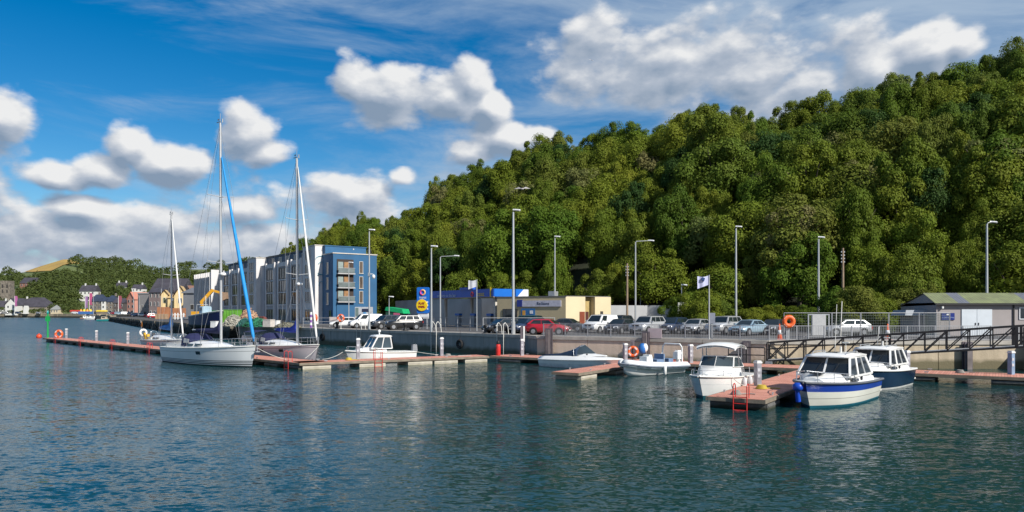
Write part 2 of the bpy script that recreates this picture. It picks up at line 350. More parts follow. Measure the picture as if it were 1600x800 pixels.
rock = mat_wall_streaks('old_quay_stone', (.17,.15,.12), (.09,.08,.06), (.014,.015,.010), 1.35, .5)
steel_dark = mat('pile_steel', (.16,.14,.16), .6, .3, .2, 3)
def quay_wall(name, pts, m, panel=5.0, cope=True, label=None, pile=()):
    root = bpy.data.objects.new(name, None); C.objects.link(root); struct(root)
    for a, b in zip(pts[:-1], pts[1:]):
        d = b-a; Lg = d.length; u = d/Lg; n = Vector((u.y, -u.x))           # towards the water
        if n.y > 0.3: n = -n
        ang = math.atan2(u.y, u.x); k = max(1, round(Lg/panel)); w = Lg/k
        mb = MB(); mb.box((0, .35, 0), (w-.045, .7, QZ+1.9-.28)); base = None
        core = MB(); c0 = (a+b)/2+Vector((-n.x, -n.y))*.45; core.box((c0.x, c0.y, (QZ-2)/2-.02), (Lg, .7, QZ+1.95-.05), ang); core.build('backing', m, root)
        cb = MB(); cb.box((0, .22, 0), (w-.03, .62, .28))
        for i in range(k):
            p = a+u*(w*(i+.5))
            if n.dot(Vector((math.sin(ang), -math.cos(ang)))) < 0: rot = ang+math.pi
            else: rot = ang
            loc = (p.x, p.y, (QZ-.28-1.9)/2)
            if base is None:
                base = mb.build('concrete_panel', m, root); base.location = loc; base.rotation_euler = (0, 0, rot)
                if cope: cbase = cb.build('coping_stone', conc, root); cbase.location = (p.x, p.y, QZ-.14+.015); cbase.rotation_euler = (0, 0, rot)
            else:
                share(base, 'concrete_panel', root, loc, rot)
                if cope: share(cbase, 'coping_stone', root, (p.x, p.y, QZ-.14+.015), rot)
    return root
quay_wall('quay_wall', [WALL[3], WALL[4], WALL[5]], wall_dark, 6)
quay_wall('quay_wall', [WALL[5], WALL[6]], wall_pink, 4.5)
quay_wall('quay_wall', [WALL[6], WALL[7], WALL[8], WALL[9]], wall_ochre, 6)
def old_quay():
    """older stone quay further up the harbour: battered rubble face built stone by stone near its edge"""
    mb = MB(); rng = random.Random(5); pts = WALL[:4]
    for a, b in zip(pts[:-1], pts[1:]):
        d = b-a; Lg = d.length; u = d/Lg; n = Vector((-abs(u.y), -abs(u.x)))
        s = 0
        while s < Lg:
            w = rng.uniform(1.6, 3.2)
            for row in range(5):
                z0 = -.6+row*.53; off = .5*(1-row/5)+rng.uniform(-.14, .14)
                p = a+u*(s+w/2)+n*off; mb.box((p.x, p.y, z0+.26), (w*.96, 1.6, .5+rng.uniform(-.05,.02)), math.atan2(u.y, u.x)+rng.uniform(-.03,.03), taper=.97)
            s += w
    root = mb.build('stone_quay', rock); struct(root)
    return root
old_quay()

# ---------------------------------------------------------------- hillside
SKY = [(380,400),(440,385),(480,366),(515,345),(545,328),(575,322),(600,334),(640,325),(665,285),(700,262),(760,245),(800,232),(850,212),(900,206),(960,190),(1040,183),(1075,165),(1105,157),(1140,172),(1200,166),(1280,152),(1330,130),(1400,116),(1440,98),(1500,92),(1530,72),(1600,54),(1750,20),(2000,-20)]
FOOT = [(380,262),(440,225),(500,196),(560,172),(600,154),(700,127),(800,116),(900,108),(1000,100),(1100,93),(1300,83),(1600,76),(1800,72),(2000,70)]
def ridgeY(px): return interp(px, FOOT)+interp(px, [(380,60),(600,58),(900,70),(1200,66),(1600,60),(2000,60)])
TREEH = 10.6
def ridgeZ(px): return H+(HOR-interp(px, SKY))/F*ridgeY(px)-TREEH
def hill_point(px, s):
    """s 0 at the foot, 1 at the ridge, beyond 1 the top falling gently away"""
    Yf = interp(px, FOOT); Yr = ridgeY(px); zr = max(ridgeZ(px), 3)
    Y = Yf+(Yr-Yf)*s
    if s <= 1: z = QZ-.4+(zr-QZ+.4)*(.3*math.sin(s*math.pi/2)+.7*s)
    else: z = zr-(s-1)*6
    z += 1.2*math.sin(px*.021+s*5)*min(1, s*3)*(s < 1)
    return Vector(((px-800)/F*Y, Y, z))
def hill():
    mb = MB(); xs = list(range(380, 2001, 20)); ss = [-.05,0,.1,.2,.3,.4,.5,.6,.7,.8,.9,1,1.2,1.6,2.4]
    vs = [hill_point(x, max(s, -.05)) if s >= 0 else hill_point(x, 0)+Vector((0,-3,-.8)) for s in ss for x in xs]; n = len(xs)
    mb.add(vs, [(j*n+i, j*n+i+1, (j+1)*n+i+1, (j+1)*n+i) for j in range(len(ss)-1) for i in range(n-1)], sm=True)
    struct(mb.build('hillside', mat('woodland_floor', (.035,.045,.018), .95, 0, .3, .3)))
hill()

# ---------------------------------------------------------------- foliage
def leaf_mat(name, cols, sat=1.):
    m = bpy.data.materials.new(name); m.use_nodes = True; nt = m.node_tree; L = nt.links; b = nt.nodes['Principled BSDF']
    b.inputs['Roughness'].default_value = .65; b.inputs['Specular IOR Level'].default_value = .12
    oi = nt.nodes.new('ShaderNodeObjectInfo'); ge = nt.nodes.new('ShaderNodeNewGeometry')
    cr = nt.nodes.new('ShaderNodeValToRGB'); L.new(oi.outputs['Random'], cr.inputs[0])
    els = cr.color_ramp.elements
    while len(els) < len(cols): els.new(.5)
    for i, c in enumerate(cols): els[i].position = i/(len(cols)-1); els[i].color = (*c, 1)
    mr = nt.nodes.new('ShaderNodeMapRange'); L.new(ge.outputs['Random Per Island'], mr.inputs[0]); mr.inputs[3].default_value = .88; mr.inputs[4].default_value = 1.12
    n = nt.nodes.new('ShaderNodeTexNoise'); n.inputs['Scale'].default_value = .35; n.inputs['Detail'].default_value = 3; L.new(ge.outputs['Position'], n.inputs['Vector'])
    hs = nt.nodes.new('ShaderNodeHueSaturation'); L.new(cr.outputs[0], hs.inputs['Color'])
    h2 = nt.nodes.new('ShaderNodeMapRange'); L.new(n.outputs['Fac'], h2.inputs[0]); h2.inputs[1].default_value = .3; h2.inputs[2].default_value = .7; h2.inputs[3].default_value = .492; h2.inputs[4].default_value = .512
    L.new(h2.outputs[0], hs.inputs['Hue']); L.new(mr.outputs[0], hs.inputs['Value']); hs.inputs['Saturation'].default_value = sat
    L.new(hs.outputs[0], b.inputs['Base Color'])
    tr = nt.nodes.new('ShaderNodeBsdfTranslucent'); L.new(hs.outputs[0], tr.inputs[0]); mx = nt.nodes.new('ShaderNodeMixShader'); mx.inputs[0].default_value = .30
    L.new(b.outputs[0], mx.inputs[1]); L.new(tr.outputs[0], mx.inputs[2]); L.new(mx.outputs[0], nt.nodes['Material Output'].inputs[0])
    MATS[name] = m; return m
LEAF = leaf_mat('leaves', [(.110,.155,.015),(.165,.195,.020),(.070,.120,.014),(.190,.215,.022),(.125,.165,.016),(.150,.170,.028),(.085,.145,.015),(.145,.190,.018)])
LEAF_FAR = leaf_mat('far_leaves', [(.060,.090,.022),(.085,.105,.03)])
BARK = mat('bark', (.10,.08,.06), .9, 0, .25, 3)
def crown_mesh(seed, lobes=44, per=600, leaf=.030, squash=.9, spiky=0.):
    r = np.random.default_rng(seed); V = []
    cs = []
    while len(cs) < lobes:
        d = r.normal(size=3); d /= np.linalg.norm(d)
        if d[2] < -.7: continue
        cs.append(d*(r.uniform(.35, .80) if r.random() < .75 else r.uniform(.74, .86))*np.array([1, 1, squash])*(1+.12*r.normal()))
    for c in cs:
        q_ = np.linalg.norm(c); rad = r.uniform(.20, .44) if q_ < .72 else r.uniform(.17, .27)
        d = r.normal(size=(per, 3)); d /= np.linalg.norm(d, axis=1)[:, None]
        cn = c/np.linalg.norm(c); fl = (d@cn) < -.35; d[fl] *= -1
        p = c+d*(rad*np.array([1, 1, .8]))*r.uniform(.60, 1.18, (per, 1))
        n = d*1.+r.normal(size=(per, 3))*.42+np.array([0, 0, .35]); n /= np.linalg.norm(n, axis=1)[:, None]
        t = np.cross(n, r.normal(size=(per, 3))); t /= np.linalg.norm(t, axis=1)[:, None]; b = np.cross(n, t)
        s = leaf*r.uniform(.6, 1.25, (per, 1))
        V.append(np.stack([p-t*s, p-b*s*.62, p+t*s, p+b*s*.62], 1).reshape(-1, 3))
    # loose inner leaves so that the crown is not hollow
    k = 700; d = r.normal(size=(k, 3)); d /= np.linalg.norm(d, axis=1)[:, None]; p = d*r.uniform(.25, .72, (k, 1))*np.array([1, 1, squash]); p[:, 2] = np.abs(p[:, 2])*.9-.15
    t = np.cross(d, r.normal(size=(k, 3))); t /= np.linalg.norm(t, axis=1)[:, None]; b = np.cross(d, t); s = leaf*2.0
    V.append(np.stack([p-t*s, p-b*s*.8, p+t*s, p+b*s*.8], 1).reshape(-1, 3))
    V = np.concatenate(V); nf = len(V)//4
    me = bpy.data.meshes.new('crown'); me.vertices.add(len(V)); me.vertices.foreach_set('co', V.ravel().astype(np.float32))
    me.loops.add(nf*4); me.loops.foreach_set('vertex_index', np.arange(nf*4, dtype=np.int32)); me.polygons.add(nf); me.polygons.foreach_set('loop_start', np.arange(0, nf*4, 4, dtype=np.int32)); me.polygons.foreach_set('loop_total', np.full(nf, 4, dtype=np.int32))
    me.update(); me.validate(); return me
def trunk_mesh(seed):
    r = random.Random(seed); mb = MB(); mb.tube((0,0,-1.4), (.03,.02,-.35), .055, .038, 7); 
    top = Vector((.03,.02,-.35))
    for i in range(6):
        a = i*1.05+r.uniform(-.3,.3); e = Vector((math.cos(a)*r.uniform(.3,.6), math.sin(a)*r.uniform(.3,.6), r.uniform(-.05,.45)))
        mid = (top+e)/2+Vector((0,0,.06)); mb.tube(top-Vector((0,0,r.uniform(0,.25))), mid, .026, .016, 5); mb.tube(mid, e, .016, .005, 5)
    me = mb.build('trunk', BARK); m = me.data; bpy.data.objects.remove(me); return m
CROWNS = [crown_mesh(s) for s in (1,2,3,4,5)]+[crown_mesh(6, 32, 700, .028, 1.1), crown_mesh(7, 60, 480, .031, .8), crown_mesh(8, 38, 660, .029, 1.0)]
for c in CROWNS: c.materials.append(LEAF)
TRUNKS = [trunk_mesh(s) for s in range(3)]
rng = random.Random(11)
def tree(loc, r, h, label, group, cat='tree', name='broadleaf_tree', k=None):
    t = thing(name, label, cat, loc, rng.uniform(0, 6.28), group)
    c = bpy.data.objects.new('crown', CROWNS[rng.randrange(len(CROWNS)) if k is None else k]); C.objects.link(c); c.parent = t; c.scale = (r, r*rng.uniform(.9,1.1), h*.56); c.location = (0, 0, h*.50)
    u = bpy.data.objects.new('trunk', TRUNKS[rng.randrange(3)]); C.objects.link(u); u.parent = t; u.scale = (r*1.2, r*1.2, h*.5); u.location = (0, 0, h*.60)
    return t
def wood():
    nr = 9; cnt = 0
    for j in range(nr):
        s = (j+.35)/nr*1.02
        px = 462 if j else 590
        while px < 1690:
            pp = px+rng.uniform(-9, 9); ss = max(.02, s+rng.uniform(-.04, .04))
            if j == nr-1: ss = 1.0
            p = hill_point(pp, ss); Y = p.y; r = rng.choice((rng.uniform(2.6,4), rng.uniform(3.6,5.2), rng.uniform(4.8,7.0)))*(1 if j < nr-1 else .8); h = rng.uniform(7, 11)+r*.7
            if j >= nr-3: h = min(h, 9.8)
            if j == 0: r *= .9; h *= .8
            if j == nr-1: h = TREEH*rng.uniform(.82, 1.12)
            tone = ('lower slope' if j < 3 else 'middle slope' if j < 6 else 'upper slope' if j < nr-1 else 'skyline ridge')
            side = 'behind the blue apartment block' if pp < 620 else 'above the petrol station' if pp < 960 else 'above the car park' if pp < 1430 else 'above the boat shed'
            tree((p.x, p.y, p.z-.7), r, h, f'broadleaf tree on the {tone} of the wooded hill {side}', 'trees covering the wooded hill')
            if j < 3 and pp > 1400: p2 = hill_point(pp+rng.uniform(15,30), min(1, s+.06)); tree((p2.x, p2.y, p2.z-.9), r*1.1, h*1.15, f'broadleaf tree on the {tone} of the wooded hill {side}', 'trees covering the wooded hill')
            cnt += 1; px += (3.0+r*.72)/Y*F*rng.uniform(.85, 1.15)
    print('trees', cnt)
wood()
def airy(seed):
    return crown_mesh(seed, 22, 260, .040, 1.0)
def extra_trees():
    am = [airy(31), airy(32)]
    pale = leaf_mat('pale_leaves', [(.16,.17,.05),(.20,.19,.07),(.13,.17,.04)])
    for a in am: a.materials.append(pale)
    dark = leaf_mat('dark_leaves', [(.035,.075,.018),(.05,.095,.02)])
    dm = [crown_mesh(41, 40, 300, .036, 1.35), crown_mesh(42, 44, 300, .036, 1.2)]
    for a in dm: a.materials.append(dark)
    r = random.Random(77)
    spots = [(1330,.32,0),(1210,.30,0),(1290,.55,0),(1470,.42,0),(1020,.62,0),(905,.5,0),(820,.45,0),(1540,.25,0),(1105,.18,0),(740,.35,0),(690,.7,0),(1390,.75,0),(1240,.12,0),
             (1430,.2,1),(1510,.55,1),(1190,.5,1),(980,.3,1),(870,.75,1),(700,.15,1),(620,.35,1),(1350,.6,1),(1100,.8,1),(1580,.4,1),(1060,.45,1),(770,.6,1),(1280,.88,1)]
    for px, s, kind in spots:
        p = hill_point(px, s); s = min(s, .72); p = hill_point(px, s); h = r.uniform(9, 12) if kind == 0 else r.uniform(9, 12.5); rr_ = r.uniform(3.6, 4.8)
        t = thing('broadleaf_tree', ('pale yellow green tree with airy crown and bare limbs showing on the wooded hill' if kind == 0 else 'dark green tall crowned tree standing among lighter trees on the wooded hill'), 'tree', (p.x, p.y-1.5, p.z+.2), r.uniform(0, 6), 'pale trees on the wooded hill' if kind == 0 else 'dark trees on the wooded hill')
        c = bpy.data.objects.new('crown', (am if kind == 0 else dm)[r.randrange(2)]); C.objects.link(c); c.parent = t; c.scale = (rr_, rr_, h*.45); c.location = (0, 0, h*.58)
        u = bpy.data.objects.new('trunk', TRUNKS[r.randrange(3)]); C.objects.link(u); u.parent = t; u.scale = (rr_*1.5, rr_*1.5, h*.5); u.location = (0, 0, h*.62)
extra_trees()
# ---------------------------------------------------------------- pontoons
deck_m = None
def deck_material():
    m = bpy.data.materials.new('red_deck_boards'); m.use_nodes = True; nt = m.node_tree; L = nt.links; b = nt.nodes['Principled BSDF']; b.inputs['Roughness'].default_value = .8
    tc = nt.nodes.new('ShaderNodeTexCoord'); s = nt.nodes.new('ShaderNodeSeparateXYZ'); L.new(tc.outputs['Object'], s.inputs[0])
    a = nt.nodes.new('ShaderNodeMath'); a.operation = 'MULTIPLY'; L.new(s.outputs[0], a.inputs[0]); a.inputs[1].default_value = 6.9
    f = nt.nodes.new('ShaderNodeMath'); f.operation = 'FLOOR'; L.new(a.outputs[0], f.inputs[0])
    fr = nt.nodes.new('ShaderNodeMath'); fr.operation = 'FRACT'; L.new(a.outputs[0], fr.inputs[0])
    wn = nt.nodes.new('ShaderNodeTexWhiteNoise'); wn.noise_dimensions = '1D'; L.new(f.outputs[0], wn.inputs['W'])
    n = nt.nodes.new('ShaderNodeTexNoise'); n.inputs['Scale'].default_value = 1.1; n.inputs['Detail'].default_value = 6; L.new(tc.outputs['Object'], n.inputs['Vector'])
    av = nt.nodes.new('ShaderNodeMath'); av.operation = 'MULTIPLY_ADD'; L.new(wn.outputs[0], av.inputs[0]); av.inputs[1].default_value = .35; L.new(n.outputs['Fac'], av.inputs[2])
    cr = nt.nodes.new('ShaderNodeValToRGB'); L.new(av.outputs[0], cr.inputs[0]); e = cr.color_ramp.elements
    e[0].position = .35; e[0].color = (.44,.175,.12,1); e[1].position = .95; e[1].color = (.64,.30,.22,1)
    g = nt.nodes.new('ShaderNodeMath'); g.operation = 'LESS_THAN'; L.new(fr.outputs[0], g.inputs[0]); g.inputs[1].default_value = .07
    mx = nt.nodes.new('ShaderNodeMix'); mx.data_type = 'RGBA'; L.new(g.outputs[0], mx.inputs[0]); L.new(cr.outputs[0], mx.inputs[6]); mx.inputs[7].default_value = (.12,.06,.045,1)
    L.new(mx.outputs[2], b.inputs['Base Color']); MATS['deck'] = m; return m
deck_m = deck_material()
beam_m = mat('weathered_timber', (.24,.20,.15), .85, 0, .2, 2, .3)
float_m = mat_wall_streaks('float_concrete', (.50,.46,.38), (.40,.37,.30), (.17,.14,.035), -.02, .12)
float_shaded = mat_wall_streaks('float_concrete_shaded', (.16,.16,.15), (.10,.10,.10), (.03,.035,.02), .08, .12)  # float concrete with the shade of its dark sides in the colour
galv = mat('galvanised_steel', (.42,.44,.46), .45, .4, .12, 3)
white_gel = mat('white_gelcoat', (.80,.80,.78), .28, 0, .05, 1.2, spec=.5, coat=.3)
offwhite = mat('offwhite_gelcoat', (.72,.71,.66), .35, 0, .06, 1.5)
red_p = mat('red_paint', (.62,.03,.025), .45, 0, .15, 4)
black = mat('black_rubber', (.015,.015,.017), .6, 0, .2, 5)
navy = mat('navy_gelcoat', (.010,.028,.065), .22, 0, .1, 2, coat=.4)
def pontoon(name, label, a, b, w, left=True, floats=None, fm=None, gap=.0, dz=0.):
    """near edge from a to b; the deck reaches w metres to the left (or right) of that direction"""
    a = Vector(a); b = Vector(b); d = b-a; Lg = d.length; ang = math.atan2(d.y, d.x); sg = 1 if left else -1
    t = thing(name, label, 'pontoon', (a.x, a.y, 0), ang)
    D = .5+dz
    mb = MB(); nm = max(1, round(Lg/6.0)); ml = Lg/nm
    first = None
    for i in range(nm):
        if first is None:
            m1 = MB(); m1.box((0, 0, 0), (ml-.03, w-.16, .07)); first = m1.build('deck_panel', deck_m, t); first.location = (ml/2, sg*w/2, D-.035)
        else: share(first, 'deck_panel', t, (ml*(i+.5), sg*w/2, D-.035))
    for y in (.04, w-.04):
        e = MB(); e.box((Lg/2, sg*y, D-.10), (Lg, .09, .17)); e.build('edge_beam', beam_m, t)
    for x in (.04, Lg-.04):
        e = MB(); e.box((x, sg*w/2, D-.10), (.09, w-.18, .16)); e.build('end_beam', beam_m, t)
    u = MB(); u.box((Lg/2, sg*w/2, D-.16), (Lg-.3, w-.5, .12)); u.build('underframe', steel_dark, t)
    if floats is None: floats = [ml*(i+.5) for i in range(nm)]
    fb = None
    for x in floats:
        if fb is None:
            m2 = MB(); m2.box((0,0,0), (2.1, w-.06, .62), taper=1.0); m2.box((0,-sg*(w/2-.02),.2),(1.9,.03,.05)); fb = m2.build('float', fm or float_m, t); fb.location = (x, sg*(w/2+.02), D-.25-.31)
        else: share(fb, 'float', t, (x, sg*(w/2+.02), D-.25-.31))
    cl = None
    for i in range(int(Lg/5)):
        for y in (.2, w-.2):
            if cl is None:
                c = MB(); c.tube((-.13,0,.1),(.13,0,.1),.022,n=5); c.tube((-.05,0,0),(-.05,0,.1),.02,n=5); c.tube((.05,0,0),(.05,0,.1),.02,n=5); cl = c.build('cleat', galv, t); cl.location = (2+i*5, sg*y, D)
            else: share(cl, 'cleat', t, (2+i*5, sg*y, D))
    return t
M1a = (-66.2,103.8); M1b = (-15.3,53.0)
pontoon('walkway_pontoon', 'long red decked walkway pontoon running out past the yachts to the green pole', M1b, M1a, 2.4, False, floats=[1.3,4.5]+[8+i*3.6 for i in range(18)], fm=float_shaded)
pontoon('walkway_pontoon', 'red decked walkway pontoon on pale floats between the yachts and the grey quay wall', (-15.3,53.0), (-1.9,61.6), 2.2, True, floats=[1.3,5.6,9.6,11.9,14.7])
pontoon('walkway_pontoon', 'red decked walkway pontoon along the foot of the pink quay wall', (-1.9,61.7), (34.5,37.6), 3.0, True, floats=[2+i*4.9 for i in range(9)], fm=float_shaded)
pontoon('finger_pontoon', 'narrow red finger pontoon between the speedboat and the inflatable boat', (4.05,44.8), (9.6,53.2), 1.9, True, floats=[1.5,6.5], dz=-.03)
F2 = pontoon('finger_pontoon', 'broad red finger pontoon with a red ladder beside the blue striped boat', (10.6,30.8), (20.8,46.2), 2.55, True, floats=[1.6,6.2,10.8,15.4], fm=float_shaded, dz=.01)

def pedestal(p, label, h=1.15, group='service pedestals on the pontoons', col=None, z=.5):
    t = thing('service_pedestal', label, 'pedestal', (p[0], p[1], z), R(20), group)
    b = MB(); b.box((0,0,h/2), (.26,.26,h)); b.build('post', col or mat('pedestal_grey', (.34,.34,.38), .5, .1, .2, 3), t)
    b = MB(); b.box((0,0,h+.05), (.31,.31,.08)); b.box((0,0,h+.12),(.25,.25,.05)); b.build('cap', white_gel, t)
    for k in range(2):
        b = MB(); b.box((.137,-.04,h*(.45+.27*k)), (.02,.16,.16)); b.build('socket', mat('socket_grey', (.55,.56,.60), .4), t)
        b = MB(); b.box((-.04,-.137,h*(.45+.27*k)), (.16,.02,.16)); b.build('socket', mat('socket_grey', (.55,.56,.60), .4), t)
    return t
def deckpt(px, py, z=.5): Y = (H-z)*F/(py-HOR); return ((px-800)/F*Y, Y)
for px, lab in ((104,'grey service pedestal nearest the lifebuoy on the long pontoon'), (151,'grey service pedestal midway between the lifebuoy and the white yacht'), (200,'grey service pedestal on the long pontoon nearest the white yacht')):
    # on the far side of the long walkway
    c = (px-800)/F; d = Vector((M1b[0]-M1a[0], M1b[1]-M1a[1])); n = Vector((.707,.707))*2.05; s = ((M1a[0]+n.x)-c*(M1a[1]+n.y))/(c*d.y-d.x); q = Vector(M1a)+n+d*s
    pedestal((q.x, q.y), lab, 1.2)
pedestal(deckpt(559.5, 561.3), 'white service pedestal in front of the small white motorboat', 1.5)
pedestal(deckpt(690, 555.8), 'white service pedestal on the pontoon before the grey quay wall', 1.4)
pedestal(deckpt(815.6, 555.5), 'grey service pedestal left of the white speedboat', 1.25)
pedestal(deckpt(977, 563), 'grey service pedestal beside the orange lifebuoy stand', 1.15)
pedestal(deckpt(1079, 567), 'grey service pedestal behind the inflatable boat and the canopy boat', 1.2)
pedestal(deckpt(1184, 603), 'large grey service pedestal on the left edge of the broad finger pontoon', 1.12)
pedestal(deckpt(1417, 582), 'grey service pedestal behind the navy hulled boat', 1.2)
pedestal(deckpt(1580, 585), 'blue and white service pedestal near the right end of the walkway', 1.25, col=mat('pedestal_blue', (.22,.32,.46), .5))

def hoop_ladder(p, rz, label, w=.55, up=.95, group='red safety ladders on the pontoons', down=.6):
    t = thing('safety_ladder', label, 'ladder', (p[0], p[1], .5), rz, group)
    for y in (-w/2, w/2):
        m = MB(); m.path([(.0,y,-down),(.0,y,up-.12),(.06,y,up-.03),(.16,y,up),(.26,y,up-.03),(.32,y,up-.12),(.32,y,0)], .024, 6); m.build('rail', red_p, t)
    for k in range(3):
        m = MB(); m.tube((0,-w/2,-.5+.28*k),(0,w/2,-.5+.28*k),.02,n=5); m.build('rung', red_p, t)
    return t
e = Vector((.834,-.553)); f0 = Vector((10.6,30.8)); 
pp = f0-e*1.05+Vector((-.02,-.05)); hoop_ladder((pp.x,pp.y), math.atan2(.834,.553), 'red ladder with tall hoops at the end of the broad finger pontoon', .58, .62)
def on_edge(a, b, px, off=0.):
    a = Vector(a); b = Vector(b); c = (px-800)/F; d = b-a; s = (a.x-c*a.y)/(c*d.y-d.x); return a+d*s
for px, lab in ((86,'red safety ladder on the long pontoon next to the lifebuoy'), (125,'red safety ladder on the long pontoon, second from its far end'), (174,'red safety ladder on the long pontoon, third from its far end'), (232,'red safety ladder on the long pontoon just left of the white yacht'), (448,'red safety ladder on the walkway in front of the lilac hulled yacht')):
    q = on_edge(M1a, M1b, px); hoop_ladder((q.x-.03, q.y-.03), R(45), lab, .6, .55 if px != 448 else .8)
q = on_edge((-15.3,53.0), (-1.9,61.6), 592); hoop_ladder((q.x, q.y-.05), R(122), 'red safety ladder in front of the small white motorboat', .6, .8)
q = on_edge((-1.9,61.7), (34.5,37.6), 1058); hoop_ladder((q.x, q.y-.05), R(57), 'red safety ladder on the walkway behind the inflatable boat', .6, .5)

def lifebuoy(p, z, r, label, face, stand=None, group='orange lifebuoys', col=(.80,.13,.02), case=False):
    t = thing('lifebuoy', label, 'lifebuoy', (p[0], p[1], z), face, group)
    om = mat('lifebuoy_orange%.2f' % col[1], col, .5, 0, .1, 3); M = Matrix.Rotation(R(90), 3, 'X')
    m = MB()
    if case: m.torus((0,0,0), r*.66, r*.34, M, 24, 10)
    else: m.torus((0,0,0), r*.74, r*.26, M, 24, 8)
    m.build('ring', om, t)
    for k in range(4):
        a = R(45+90*k); m = MB(); m.box((math.cos(a)*r*.74, 0, math.sin(a)*r*.74), (.1, r*.56, r*.56), M=Matrix.Rotation(-a, 3, 'Y')@Matrix.Rotation(0, 3, 'X')); m.build('band', mat('reflective_band', (.75,.75,.75), .4), t)
    return t
def stand_post(p, z, h, label, cat='post', r=.05, m=None, name='support_post'):
    t = MB(); t.tube((0,0,0), (0,0,h), r, r, 8); t.box((0,0,.02),(.25,.25,.04)); t.box((0,.02,h-.1),(.3,.04,.5)); o = t.build(name, m or galv); o.location = (p[0], p[1], z); return tag(o, label, cat)
q = P(92,96.5); q = Vector(on_edge((M1a[0]+1.2,M1a[1]+1.2), (M1b[0]+1.2,M1b[1]+1.2), 92)); lifebuoy(q, 1.05, .62, 'orange and red lifebuoy at the far end of the long pontoon', R(0)); stand_post((q.x+.05,q.y+.2), .5, 1.0, 'short post holding the lifebuoy at the far end of the long pontoon')
q = deckpt(989, 563); lifebuoy(q, 1.18, .43, 'orange lifebuoy hung on a stand left of the inflatable boat', R(-15)); stand_post((q[0],q[1]+.2), .5, 1.4, 'dark post carrying the orange lifebuoy and the blue bundle', m=steel_dark)
b = MB(); b.sphere((0,0,.0), .42, 12, 8, sc3=(.75,.55,1)); b.sphere((.16,.0,.05), .36, 10, 7, sc3=(.7,.6,1), mi=1); o = b.build('rope_bag', [mat('blue_bag', (.02,.16,.50), .5), white_gel]); o.location = (q[0]+.75, q[1]+.05, 1.4); tag(o, 'blue and white bundle hanging right of the orange lifebuoy on the walkway', 'bag')

# fire hose stand (red, black top)
q = deckpt(778.5, 555.5); t = thing('fire_hose_stand', 'slim red fire hose stand with black top on the pontoon corner', 'hose stand', (q[0],q[1],.5)); m = MB(); m.lathe([(.16,0),(.2,.1),(.2,.85),(.17,.95)], n=10); m.build('cabinet', red_p, t); m = MB(); m.lathe([(.12,.95),(.14,1.0),(.13,1.2),(.05,1.28)], n=8); m.build('cap', black, t)

# green beacon pole and red buoy
q = Vector((M1a[0]+.6, M1a[1]+.2)); t = thing('beacon_pole', 'tall green beacon pole at the far end of the long pontoon', 'beacon', (q.x,q.y,0)); gm = mat('beacon_green', (.01,.33,.08), .5)
m = MB(); m.tube((0,0,-.5),(0,0,3.9),.13,.11,8); m.build('pole', gm, t); m = MB(); m.box((0,0,3.2),(.55,.2,.7)); m.build('board', gm, t); m = MB(); m.lathe([(.13,3.9),(.16,4.0),(.12,4.3),(.03,4.4)], n=8); m.build('lantern', mat('lantern_teal', (.02,.3,.3), .3), t)
q = P(61, 4830/(527.5-HOR)); m = MB(); m.sphere((0,0,.18), .42, 14, 9); m.tube((0,0,.55),(0,0,.72),.06,n=6); o = m.build('mooring_buoy', mat('buoy_red', (.70,.07,.02), .4)); o.location = (q.x, q.y, 0); tag(o, 'round orange red buoy floating beside the green beacon pole', 'buoy')

